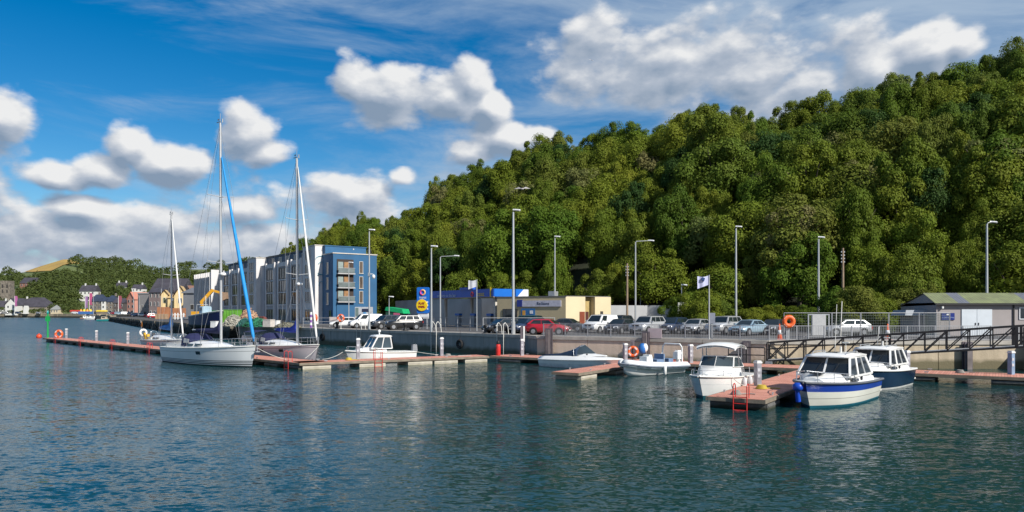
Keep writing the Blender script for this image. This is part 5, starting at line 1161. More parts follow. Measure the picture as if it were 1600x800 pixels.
FSKY = [(-300,424),(0,422),(40,416),(60,409),(100,397),(115,398),(130,403),(165,404),(205,408),(240,418),(300,412),(330,412),(400,405),(480,400),(600,400)]
def far_z(px, Y):
    """town hillside: rises from the shore road (Y 560) to the skyline at Y 900"""
    s = min(1, max(0, (Y-560)/330)); top = H+(HOR-(interp(px, FSKY)+9))/F*890
    return 2.4+(top-2.4)*s**.95
def far_hills():
    mb = MB(); xs = list(range(-500, 640, 20)); ys = [540,560,590,620,650,680,720,760,800,850,890,950,1100]
    mb.add([((x-800)/F*y, y, far_z(x, y) if y <= 890 else far_z(x, 890)-(y-890)*.08) for y in ys for x in xs], [(j*len(xs)+i, j*len(xs)+i+1, (j+1)*len(xs)+i+1, (j+1)*len(xs)+i) for j in range(len(ys)-1) for i in range(len(xs)-1)], sm=True)
    struct(mb.build('far_hills', mat('pasture', (.13,.16,.045), .95, 0, .25, .01, col2=(.07,.10,.03))))
    # golden stubble field on the crest
    fb = MB(); col = [(38+i*6) for i in range(18)]; top = []; bot = []
    for x in col:
        yb = interp(x, [(38,890),(60,800),(80,800),(118,870),(140,888)]); 
        top.append(((x-800)/F*892, 892, far_z(x,890)+1.4)); bot.append(((x-800)/F*yb, yb, far_z(x,yb)+1.4))
    n = len(col); k = 5; V = []
    for j in range(k+1):
        for i, x in enumerate(col):
            yb = interp(x, [(38,889),(52,850),(80,810),(110,850),(140,888)]); y = yb+(891-yb)*j/k; V.append(((x-800)/F*y, y, far_z(x, min(y,890))+.9))
    fb.add(V, [(j*n+i, j*n+i+1, (j+1)*n+i+1, (j+1)*n+i) for j in range(k) for i in range(n-1)], sm=True)
    struct(fb.build('stubble_field', mat('golden_stubble', (.46,.30,.075), .9, 0, .15, .03)))
far_hills()
def far_wood():
    """woods that read as one mass: leaf clumps of many crowns joined"""
    r = np.random.default_rng(4); V = []
    def add(px, Y, rad, hgt):
        z = far_z(px, Y) if Y > 555 else 2.6
        c = np.array([(px-800)/F*Y, Y, z+hgt*.30]); n = 260
        d = r.normal(size=(n,3)); d /= np.linalg.norm(d,axis=1)[:,None]; d[:,2] = np.where(d[:,2] < -.3, -d[:,2], d[:,2]); d[:,1] = -np.abs(d[:,1])*.9
        p = c+d*np.array([rad,rad,hgt*.55])*r.uniform(.72,1.08,(n,1)); nn = d+r.normal(size=(n,3))*.6; nn /= np.linalg.norm(nn,axis=1)[:,None]
        t = np.cross(nn, r.normal(size=(n,3))); t /= np.linalg.norm(t,axis=1)[:,None]; b = np.cross(nn,t); s = rad*.12*r.uniform(.6,1.3,(n,1))
        V.append(np.stack([p-t*s,p-b*s*.7,p+t*s,p+b*s*.7],1).reshape(-1,3))
    for Y in (575,600,625,655,690,730,775,830,885):
        px = -40
        while px < 560:
            px += r.uniform(6.5, 11)
            # clearings: field, pasture by the church, house plots
            if 34 < px < 112 and Y > 745 and px < 118-(890-Y)*.12: 
                if not (Y > 880 and r.random() < .25): continue
            if px < 52 and 610 < Y < 880 and r.random() < .55: continue
            if 120 < px < 152 and Y in (575,600,625): continue
            if px < 118 and Y == 885 and r.random() < .72: continue
            if 40 < px < 118 and Y > 760: continue
            if px > 250 and Y > 800 and r.random() < .35: continue
            add(px, Y+r.uniform(-10,10), r.uniform(5,8.5), r.uniform(9,14))
    for px, Y, rad, h in ((20,536,3,4.5),(3,538,4,6),(48,535,3,4),(56,536,3.2,4.5),(66,536,3.4,5),(100,538,5,8),(108,540,4.5,7.5),(115,536,4,6),(85,545,5,9),(74,552,5,10),(125,540,5,9),(36,534,2.5,3)): add(px, Y, rad, h)
    V = np.concatenate(V); nf = len(V)//4
    me = bpy.data.meshes.new('far_woodland'); me.from_pydata(V.tolist(), [], np.arange(nf*4).reshape(-1,4).tolist()); me.materials.append(LEAF_FAR)
    o = bpy.data.objects.new('far_woodland', me); C.objects.link(o); tag(o, 'dark green woodland covering the hills behind the town', 'woodland', kind='stuff')
far_wood()
roof_sl = mat('slate_roof', (.065,.06,.075), .7, 0, .2, .4); roof_bl = mat('blue_slate_roof', (.035,.05,.09), .7, 0, .2, .4); stone = mat('rubble_stone', (.24,.21,.17), .9, 0, .3, .8, .5, 3); white_h = mat('whitewashed_wall', (.66,.66,.62), .8, 0, .05, .3); salmon = mat('salmon_wall', (.50,.24,.18), .8, 0, .08, .4); yellow_h = mat('yellow_wall', (.68,.52,.27), .8, 0, .05, .3); mauve = mat('mauve_brown_wall', (.22,.17,.165), .8, 0, .15, .3); greyh = mat('slate_grey_wall', (.20,.21,.23), .8, 0, .1, .3)
def house(label, px0, px1, Y, z0, eave, ridge, wallm, roofm, depth=9, gable_front=False, wins=None, rz=0., chim=(), hip=0., trim=None, cat='house', name='house', rows=2, door=True, winm=None):
    """a house seen between columns px0 and px1 at distance Y; eave and ridge are heights in metres above z0"""
    a = P(px0, Y); b = P(px1, Y); W = (b-a).length; c = (a+b)/2; t = thing(name, label, cat, (c.x, c.y, z0), rz)
    m = MB(); m.box((0,depth/2,eave/2-.5),(W,depth,eave+1)); m.build('wall', wallm, t)
    r = MB(); o = .4
    if ridge > eave:
        if gable_front:
            r.add([(-W/2-o,-o,eave-.1),(0,-o,ridge),(0,depth+o,ridge),(-W/2-o,depth+o,eave-.1),(W/2+o,-o,eave-.1),(W/2+o,depth+o,eave-.1)], [(0,1,2,3),(1,4,5,2)])
            r.add([(-W/2-o,-o,eave-.35),(0,-o,ridge-.28),(0,depth+o,ridge-.28),(-W/2-o,depth+o,eave-.35),(W/2+o,-o,eave-.35),(W/2+o,depth+o,eave-.35)], [(3,2,1,0),(2,5,4,1)])
            g = MB(); g.add([(-W/2,.0,eave-.02),(W/2,.0,eave-.02),(0,.0,ridge-.25)]+[(-W/2,.3,eave-.02),(W/2,.3,eave-.02),(0,.3,ridge-.25)], [(0,1,2),(5,4,3),(0,3,4,1),(1,4,5,2),(2,5,3,0)]); g.build('gable', trim or wallm, t)
        else:
            h = hip
            r.add([(-W/2-o,-o,eave-.1),(W/2+o,-o,eave-.1),(W/2+o-h,depth/2,ridge),(-W/2-o+h,depth/2,ridge),(-W/2-o,depth+o,eave-.1),(W/2+o,depth+o,eave-.1)], [(0,1,2,3),(3,2,5,4),(0,3,4),(1,5,2)])
            r.add([(-W/2-o,-o,eave-.3),(W/2+o,-o,eave-.3),(W/2+o,-o,eave-.1),(-W/2-o,-o,eave-.1)], [(0,1,2,3)])
    else: r.box((0,depth/2,eave+.1),(W+.5,depth+.5,.35))
    ro = r.build('roof', roofm, t)
    for cx in chim: m = MB(); m.box((cx*W/2,depth/2,ridge+.5),(.9,.9,2.0)); m.build('chimney', wallm, ro)
    n = wins if wins is not None else max(1, int(W/3.2))
    for j in range(rows):
        for i in range(n):
            x = -W/2+W*(i+.5)/n; zh = eave/rows; z = zh*j+zh*.35; ww = min(1.2, W/n*.4); hh = min(1.6, zh*.5)
            f = MB(); f.box((x,-.04,z+hh/2),(ww,.1,hh)); fo = f.build('window', trim or frame_w, t); g = MB(); g.box((x,-.1,z+hh/2),(ww-.2,.06,hh-.2)); g.build('pane', winm or glass, fo)
    if door: f = MB(); f.box((W*.08,-.05,1.05),(1.0,.12,2.1)); f.build('door', mat('dark_door', (.05,.04,.04), .6), t)
    return t
zt = 2.6
# church with battlemented tower
q = P(11.5, 575); t = thing('church_tower', 'grey stone church tower with battlements left of the harbour hall', 'church tower', (q.x,q.y,zt), R(8))
m = MB(); m.box((0,0,9.5),(7.4,7.4,19)); m.build('wall', stone, t)
m = MB(); m.box((0,0,21.5),(6.8,6.8,5.2)); m.build('belfry', stone, t)
for i in range(4):
    for j in range(4):
        if i in (0,3) or j in (0,3): m = MB(); m.box((-2.9+i*1.93,-2.9+j*1.93,24.9),(1.0,1.0,1.6)); m.build('battlement', stone, t)
for z in (17.5,21.5): 
    for x in (-1.6,1.6): m = MB(); m.box((x,-3.5-.1*(z<18),z),(1.0,.3,2.6)); m.build('louvre', frame_d, t)
for x in (-2.2,2.2): m = MB(); m.box((x*1.4,-3.8,8.6),(2.0,.5,4.4)); m.build('white_panel', white_h, t)
house('long grey slate roofed harbour hall beside the church', 27, 72, 540, zt, 5.4, 12.2, mat('hall_stone', (.30,.27,.22), .9, 0, .2, .3), roof_sl, 14, hip=6, rows=1, wins=6, cat='hall', name='harbour_hall')
house('white gabled end house with large dark window next to the hall', 8, 27, 534, zt, 6.5, 11.5, white_h, roof_sl, 14, gable_front=True, wins=2, trim=white_h)
house('low white terrace at the far left edge of the town', -14, 7, 548, zt, 5, 10, white_h, roof_sl, 9, wins=3, chim=(-.5,.6))
house('white painted house partly behind the church nave', 24, 38, 575, zt, 9.5, 12, white_h, roof_sl, 9, wins=2, chim=(.8,))
t = house('small cream kiosk with grey pyramid roof on the harbour wall', 79, 91, 531, zt, 3.3, 6.6, mat('cream_wall', (.60,.52,.36), .8), mat('kiosk_roof', (.27,.28,.27), .7), 5.5, hip=3.2, rows=1, wins=3, cat='kiosk', name='kiosk', door=False)
q = P(41, 532); m = MB(); m.box((0,0,2.6),(3,2.4,5.2),taper=.85); m.box((0,0,5.5),(2.0,1.8,.8)); o = m.build('white_pillar', white_h); o.location = (q.x,q.y,zt); tag(o, 'small white masonry pillar in front of the hall hedge', 'pillar')
house('brick bungalow with dark dormer roof on the hillside below the golden field', 31, 56, 690, far_z(44,690)+3.5, 4.2, 9.5, mat('brick_wall', (.25,.12,.09), .85), roof_sl, 10, hip=1.5, rows=1, wins=4)
house('white hillside house with dark roof and two chimneys', 124, 148, 610, far_z(136,610)+1.5, 7.5, 12.5, white_h, roof_sl, 9, wins=4, chim=(-.6,.8))
house('stone warehouse with blue slate roof on the inner quay', 140, 158, 500, zt, 8.8, 13.5, stone, roof_bl, 11, wins=3, hip=2, rows=3, chim=(-.1,))
house('narrow white rendered house between two stone buildings', 158.3, 164.5, 499, zt, 9.0, 11.5, white_h, roof_bl, 10, wins=1, rows=3)
house('stone town house with blue roof right of the narrow white house', 164.8, 176, 500, zt, 8.6, 12.8, stone, roof_bl, 11, wins=2, hip=1.5, rows=3, chim=(.7,))
house('dark gabled house between the stone terrace and the salmon house', 177, 193, 480, zt, 7.5, 10.5, mat('dark_brown_wall', (.09,.075,.07), .85), roof_sl, 9, wins=3)
house('white house high in the trees above the salmon house', 180, 196, 640, far_z(188,640)+2, 6.5, 10.5, white_h, roof_sl, 8, wins=3, chim=(-.7,.7))
house('salmon pink gabled house on the inner quay', 196, 213, 385, zt, 8.2, 12.0, salmon, mat('salmon_roof', (.50,.20,.14), .8), 14, gable_front=True, wins=2, rows=3, rz=R(-25))
house('white cottage among trees above the waterfront houses', 206, 222, 610, far_z(214,610)+6, 6, 9.5, white_h, roof_sl, 8, wins=3, chim=(.6,))
house('grey modern building with tall dark slot windows and flat roof', 214, 236, 300, QZ, 9.6, 9.6, mat('stone_grey_cladding', (.25,.24,.24), .8), mat('pale_flat_roof', (.45,.45,.45), .7), 12, wins=4, rows=1, rz=R(-12), winm=frame_d, cat='office building', name='office_building')
house('wide dark slate roofed warehouse behind the yellow house', 236, 283, 290, QZ, 10.5, 15.5, mauve, roof_sl, 12, wins=6, rows=3, cat='warehouse', name='warehouse')
house('mauve brown harbour store left of the yellow house', 232, 251, 262, QZ, 9.2, 10.8, mauve, roof_sl, 10, wins=3, rows=3, rz=R(-8), cat='store building', name='store_building')
house('yellow gabled house on the old stone quay', 273, 290, 232, QZ, 7.2, 10.4, yellow_h, mat('yellow_trim_roof', (.60,.42,.20), .8), 9, gable_front=True, wins=1, rows=2, rz=R(18))
house('tall narrow yellow tower house with arched top', 252, 262, 236, QZ, 7.6, 9.2, yellow_h, mat('yellow_trim_roof', ()), 6, gable_front=True, wins=1, rows=2, rz=R(18), winm=mat('mossy_window', (.07,.08,.03), .5))
house('yellow linking house between the yellow tower and gable', 262.3, 272.6, 235, QZ, 6.8, 7.6, yellow_h, mat('yellow_trim_roof', ()), 7, wins=1, rows=1, rz=R(10))
house('blue grey modern building with one large square window', 285, 316, 222, QZ, 8.0, 9.6, greyh, mat('grey_roof2', (.16,.17,.19), .7), 11, wins=1, rows=1, rz=R(-8), winm=frame_d, name='modern_building', cat='building')
house('sunlit white gabled house between the grey building and the apartments', 300, 313, 245, QZ, 9.0, 11.0, white_h, mat('brown_tile_roof', (.25,.13,.09), .8), 10, wins=2, rows=2, rz=R(35))
# ---------------------------------------------------------------- quay edge railings
rail_m = mat('railing_grey', (.36,.37,.39), .5, .3, .1, 3)
def railing(label, pts, off=.35, bars=True, h=1.12, sp=.15, post_sp=2.05):
    t = thing('quay_railing', label, 'railing', (0,0,0))
    pb = MB(); pb.box((0,0,h/2),(.07,.07,h)); pb.box((0,0,.02),(.16,.16,.03)); post = None
    bb = MB(); bb.box((0,0,h/2),(.020,.020,h-.16)); bar = None; cnt = 0; rest = MB()
    for a, b in zip(pts[:-1], pts[1:]):
        a = Vector(a); b = Vector(b); d = b-a; Lg = d.length; u = d/Lg; n = Vector((u.y,-u.x)); n = n if n.y < 0 else -n; o = -n*off
        ang = math.atan2(u.y, u.x)
        for z in ((.10,h-.03) if bars else (.4,.75,h-.03)):
            m = MB(); p = a+o; q = b+o; m.bar((p.x,p.y,QZ+z),(q.x,q.y,QZ+z),.055,.05); m.build('rail', rail_m, t)
        k = max(1, round(Lg/post_sp))
        for i in range(k+1):
            p = a+u*(Lg*i/k)+o
            if post is None: post = pb.build('post', rail_m, t); post.location = (p.x,p.y,QZ); post.rotation_euler = (0,0,ang)
            else: share(post, 'post', t, (p.x,p.y,QZ), ang)
        if bars:
            s = sp
            while s < Lg-.02:
                p = a+u*s+o
                if bar is None: bar = bb.build('baluster', rail_m, t); bar.location = (p.x,p.y,QZ); bar.rotation_euler = (0,0,ang); cnt += 1
                elif cnt < 290: share(bar, 'baluster', t, (p.x,p.y,QZ), ang); cnt += 1
                else: rest.box((p.x,p.y,QZ+h/2),(.020,.020,h-.16))
                s += sp
    if rest.v: r = rest.build('balusters', rail_m, t); r['kind'] = 'stuff'
    return t
railing('grey metal railing with close upright bars along the pink quay wall', [(2.6,64.65),(19.0,54.62)], sp=.125)
railing('grey metal railing with close upright bars behind the black gangway', [(19.2,54.6),(37.4,54.0)], sp=.125)
railing('open three rail fence at the edge of the petrol station forecourt', [(-11.0,90.5),(-3.2,81.5),(4.8,83.0)], off=0, bars=False, h=1.5, post_sp=2.6)
railing('open three rail fence beside the apartment block', [(-29.5,104),(-22,104),(-15.5,97)], off=0, bars=False, h=1.3, post_sp=3)
def handhoops(px, label):
    for a, b in ((WALL[3], WALL[4]),):
        q = on_edge(a, b, px)
    t = thing('quay_ladder', label, 'ladder', (q.x,q.y,QZ), R(-46)+R(90), 'quay ladders with pale hoops')
    for y in (-.45,.45):
        m = MB(); m.path([(-.12,y,-2.4),(-.12,y,.9),(-.02,y,1.05),(.12,y,1.1),(.45,y,.75),(.55,y,.0)], .035, 6); m.build('hoop', offwhite, t)
    m = MB(); [m.tube((-.12,-.45,-2.2+.3*i),(-.12,.45,-2.2+.3*i),.02,n=5) for i in range(8)]; m.build('rungs', mat('rung_steel', (.2,.2,.2), .5), t)
for px, lab in ((562,'pale hooped quay ladder near the white van'),(679,'pale hooped quay ladder below the two thin lamp posts'),(783,'pale hooped quay ladder left of the tallest lamp post')): handhoops(px, lab)

# piles with buttresses against the wall
def pile(px, top, label, buttress=True, w=.55):
    a, b = (WALL[5], WALL[6]) if px < 1195 else (WALL[6], WALL[7])
    q = on_edge(a, b, px); u = (b-a).normalized(); n = Vector((u.y,-u.x)); n = n if n.y < 0 else -n
    t = thing('fender_pile', label, 'pile', (q.x+n.x*.42,q.y+n.y*.42,0), math.atan2(u.y,u.x), 'fender piles against the quay wall')
    m = MB(); m.box((0,0,(top-1)/2),(w,.10,top+1)); m.box((0,.32,(top-1)/2),(w,.10,top+1)); m.box((0,.16,(top-1)/2),(.12,.22,top+1)); m.build('steel_section', steel_dark, t)
    m = MB(); m.box((0,-.12,(top-1)/2+.3),(w*.6,.12,top+.2)); m.build('rubbing_timber', mat('grey_timber', (.22,.19,.19), .85, 0, .2, 2), t)
pile(860, 2.75, 'tall dark steel fender pile behind the stern of the speedboat')
pile(1011, 2.6, 'dark steel fender pile beside the pinkish notice board')
pile(1168, 2.0, 'rusty steel fender pile at the landward foot of the gangway')
pile(1508, 2.0, 'dark steel fender pile below the boat shed')
q = P(825, 67.2); t = thing('mooring_post', 'white faced dark post on the corner of the quay wall', 'post', (q.x-.5,q.y-.9,0), 0)
m = MB(); m.box((0,0,1.1),(.4,.3,3.6)); m.build('post', steel_dark, t); m = MB(); m.box((.12,-.17,2.2),(.13,.06,1.4)); m.build('white_face', white_gel, t)
q = on_edge(WALL[5], WALL[6], 1023); t = thing('notice_board', 'blank pinkish notice board fixed to the railing above the inflatable boat', 'notice board', (q.x,q.y-.1,QZ), R(-31))
m = MB(); m.box((0,0,.42),(1.15,.06,.78)); m.build('board', mat('faded_pink_board', (.50,.42,.44), .6, 0, .08, 2), t); m = MB(); m.box((-.5,.05,.3),(.06,.06,1.0)); m.box((.5,.05,.3),(.06,.06,1.0)); m.build('bracket', rail_m, t)
# gangway recess
q = on_edge(WALL[5], WALL[6], 1176)

# ---------------------------------------------------------------- gangway
gk = mat('black_steel', (.020,.021,.024), .55, .2, .2, 4)
def gangway():
    A = Vector((18.4,53.2,.62)); Bm = Vector((32.6,45.7,2.05)); D = Bm-A; Lg = Vector((D.x,D.y)).length; ang = math.atan2(D.y,D.x); slope = D.z/Lg
    t = thing('gangway', 'long black steel truss gangway sloping down to the pontoon', 'gangway', A, ang)
    LL = 22.5; Hh = 1.32; W = 1.5; k = 18; bay = LL/k
    zz = lambda x: slope*x if x < Lg else slope*Lg+(x-Lg)*.03
    for y in (0, W):
        m = MB(); m.bar((0,y,0),(Lg,y,zz(Lg)),.10,.12); m.bar((Lg,y,zz(Lg)),(LL,y,zz(LL)),.10,.12); m.build('bottom_chord', gk, t)
        m = MB(); m.bar((0,y,Hh),(Lg,y,zz(Lg)+Hh),.10,.10); m.bar((Lg,y,zz(Lg)+Hh),(LL,y,zz(LL)+Hh),.10,.10); m.build('top_chord', gk, t)
        for i in range(k+1):
            x = i*bay; w = .17 if i in (6,12) else .075; m = MB(); m.box((x,y,zz(x)+Hh/2),(w,w*.8,Hh-.1)); m.build('upright', gk, t)
            if i in (6,12): m = MB(); m.box((x+.42,y,zz(x)+Hh/2),(.15,.1,Hh-.1)); m.build('upright', gk, t)
            if i < k: m = MB(); m.bar((x,y,zz(x)+.05),(x+bay,y,zz(x+bay)+Hh-.05),.06,.07); m.build('diagonal', gk, t)
        m = MB(); m.bar((0,y+(.07 if y == 0 else -.07),.85),(Lg,y+(.07 if y == 0 else -.07),zz(Lg)+.85),.045,.045); m.build('handrail', gk, t)
    m = MB(); m.bar((0,W/2,.04),(Lg,W/2,zz(Lg)+.04),W-.15,.06); m.bar((Lg,W/2,zz(Lg)+.04),(LL,W/2,zz(LL)+.04),W-.15,.06); m.build('walkway_grating', mat('pale_grating', (.42,.42,.42), .6), t)
    m = MB(); m.box((.15,W/2,-.1),(.5,W+.4,.2)); m.build('foot_plate', galv, t)
gangway()
# side rails at the gangway foot
t = thing('side_rail', 'dark tubular rail beside the lower end of the gangway', 'railing', (16.0,54.4,.5), R(-31)); 
for z in (.55,1.1): m = MB(); m.tube((0,0,z),(2.6,0,z),.04,n=6); m.build('rail', gk, t)
for x in (0,1.3,2.6): m = MB(); m.tube((x,0,0),(x,0,1.1),.04,n=6); m.build('post', gk, t)

# ---------------------------------------------------------------- lamps, poles, flags
lamp_m = mat('lamp_post_grey', (.45,.47,.48), .45, .35, .06, 1.5)
def lamp(px, Y, top, label, arm=0., r=.11, head='short', group='lamp posts along the quay', cctv=False):
    q = P(px, Y); t = thing('lamp_post', label, 'lamp post', (q.x,q.y,QZ), 0, group); hh = top-QZ
    m = MB(); m.tube((0,0,0),(0,0,1.2),r*1.35,r*1.3,10); m.tube((0,0,1.2),(0,0,hh),r,r*.62,10); m.build('post', lamp_m, t)
    if arm: m = MB(); m.path([(0,0,hh-.1),(.1,0,hh+.1),(arm,0,hh+.18)], .05, 6); m.build('arm', lamp_m, t)
    m = MB(); m.loft([[(x,-w,z+hh+.12),(x,0,z+hh+.24),(x,w,z+hh+.12),(x,0,z+hh+.05)] for x, w, z in ((arm-.05,.05,.06),(arm+.15,.13,.06),(arm+.5,.13,.04),(arm+.68,.04,.02))], True, True, True, sm=False); m.build('lantern', mat('lantern_grey', (.55,.56,.58), .4), t)
    if cctv:
        z = 4.5*cctv; m = MB(); m.tube((0,0,z+.35),(.45,0,z+.35),.04,n=6); m.lathe([(.05,.3),(.17,.2),(.2,0),(.14,-.16),(.02,-.22)], (.5,0,z), 10); m.build('camera_dome', white_gel, t); m = MB(); m.box((0,-.15,z+.3),(.22,.2,.4)); m.build('junction_box', galv, t)
lamp(577,86.2,13.6,'lamp post with a camera dome in front of the blue tower',cctv=1.38)
lamp(674,77.5,10.9,'thin lamp post rising just right of the blue totem sign')
lamp(688,100,11.6,'lamp post with a long arm to the right near the totem sign',arm=1.9)
lamp(802,70.2,13.7,'tallest lamp post on the quay edge, left of the red car',r=.15)
lamp(867,92,13.4,'straight lamp post in front of the tan shop',r=.11)
lamp(993,90,12.7,'lamp post with a long arm to the right behind the silver off-road car',arm=1.6,r=.12)
lamp(1150,83,13.6,'straight lamp post behind the pale blue car',r=.14)
lamp(1279,80,12.1,'lamp post behind the grey cabinet, its top among the leaves',r=.14)
lamp(1542,73,12.9,'lamp post with a short arm rising behind the boat shed',arm=.35,r=.14)
lamp(608,108,6.2,'short lamp post behind the black off-road cars',r=.07,group=None)
lamp(1001,100,7.2,'short lamp post in front of the low retaining wall',r=.08,group=None)
lamp(1065,88,7.2,'short lamp post with a notice plate beside the tree foot',r=.08,group=None)
lamp(545,112,11.5,'slim lamp post standing against the corner of the blue tower',arm=0,r=.08,group=None)
def woodpole(px, Y, top, label):
    q = P(px, Y); t = thing('telegraph_pole', label, 'telegraph pole', (q.x,q.y,QZ), 0); m = MB(); m.tube((0,0,-.2),(0,0,top-QZ),.15,.11,9); m.build('pole', mat('pole_timber', (.30,.22,.15), .9, 0, .15, 2), t)
    m = MB(); [m.box((.13*s,0,top-QZ-.4-.35*i),(.12,.1,.14)) for i in range(4) for s in (-1,1)]; m.build('insulators', galv, t)
woodpole(980,90,10.1,'brown timber telegraph pole in front of the low retaining wall')
woodpole(1317,77.5,10.9,'brown timber telegraph pole behind the leafy bush')
def flag(px, Y, top, base, label, cloth, sq=1.0):
    q = P(px, Y); t = thing('flagpole', label, 'flagpole', (q.x,q.y,base), 0); hh = top-base
    m = MB(); m.tube((0,0,0),(0,0,hh),.06,.045,8); m.build('pole', lamp_m, t)
    rings = []
    for i in range(9): x = -.02-i*.115*sq; rings.append([(x, .10*math.sin(i*1.1)*(i/8), hh-.05-.02*i-.10*(i/8)*math.sin(i*.6)), (x, .10*math.sin(i*1.1+.5)*(i/8), hh-.80*sq-.04*i)])
    m = MB(); m.loft(rings, False); f = m.build('flag', cloth, t); return t, f
t, f = flag(1108,57.0,7.05,QZ,'flagpole with a pale blue and white flag on the quay edge', mat('flag_pale', (.55,.58,.80), .8), .95)
m = MB(); m.prism([(-.62,.0),(-.42,-.12),(-.35,.12),(-.55,.2)], .3, Matrix.Translation((0,.15,4.62))@Matrix.Rotation(R(90),4,'X')); m.build('flag_emblem', mat('flag_navy', (.02,.06,.20), .8), f)
flag(745,82,7.8,QZ,'flagpole with a grey white flag in front of the petrol canopy', mat('flag_grey_white', (.55,.57,.62), .8), 1.0)

# ---------------------------------------------------------------- cars
tyre = mat('tyre_rubber', (.018,.018,.019), .85); rim_m = mat('alloy_wheel', (.42,.43,.45), .35, .6); cglass = glassy('car_glass', (.020,.030,.036), .05); lampg = mat('headlamp_glass', (.65,.67,.70), .12, .2); plate = mat('number_plate', (.72,.72,.68), .5); tail = mat('tail_lamp_red', (.35,.01,.01), .25)
KIND = {  # length, width, belt profile (x,z) front to rear, cabin (base front, roof front, roof rear, base rear), roof height
 'hatch': (4.05,1.72,[(2.02,.55),(1.95,.70),(1.30,.90),(.92,.96),(-1.3,1.0),(-1.9,.96),(-2.0,.7)],(.98,.30,-1.35,-1.88),1.46),
 'saloon':(4.45,1.76,[(2.22,.52),(2.12,.68),(1.4,.86),(.95,.94),(-1.25,.98),(-2.1,.96),(-2.2,.68)],(1.0,.28,-.95,-1.7),1.43),
 'suv':   (4.45,1.84,[(2.22,.66),(2.16,.92),(1.35,1.08),(1.02,1.12),(-1.6,1.16),(-2.15,1.12),(-2.2,.75)],(1.05,.48,-1.75,-2.12),1.74),
 'mpv':   (4.3,1.76,[(2.12,.58),(2.05,.78),(1.5,.94),(1.2,1.0),(-1.6,1.04),(-2.08,1.0),(-2.13,.7)],(1.3,.45,-1.7,-2.08),1.60),
 'van':   (4.35,1.80,[(2.15,.62),(2.08,.86),(1.55,1.04),(1.2,1.12),(-1.9,1.16),(-2.12,1.12),(-2.15,.7)],(1.28,.62,-2.02,-2.13),1.86)}
CARM = {}
def paint(n, col, met=.0): return mat('car_paint_'+n, col, .28, met, .03, 1, coat=.6, spec=.5)
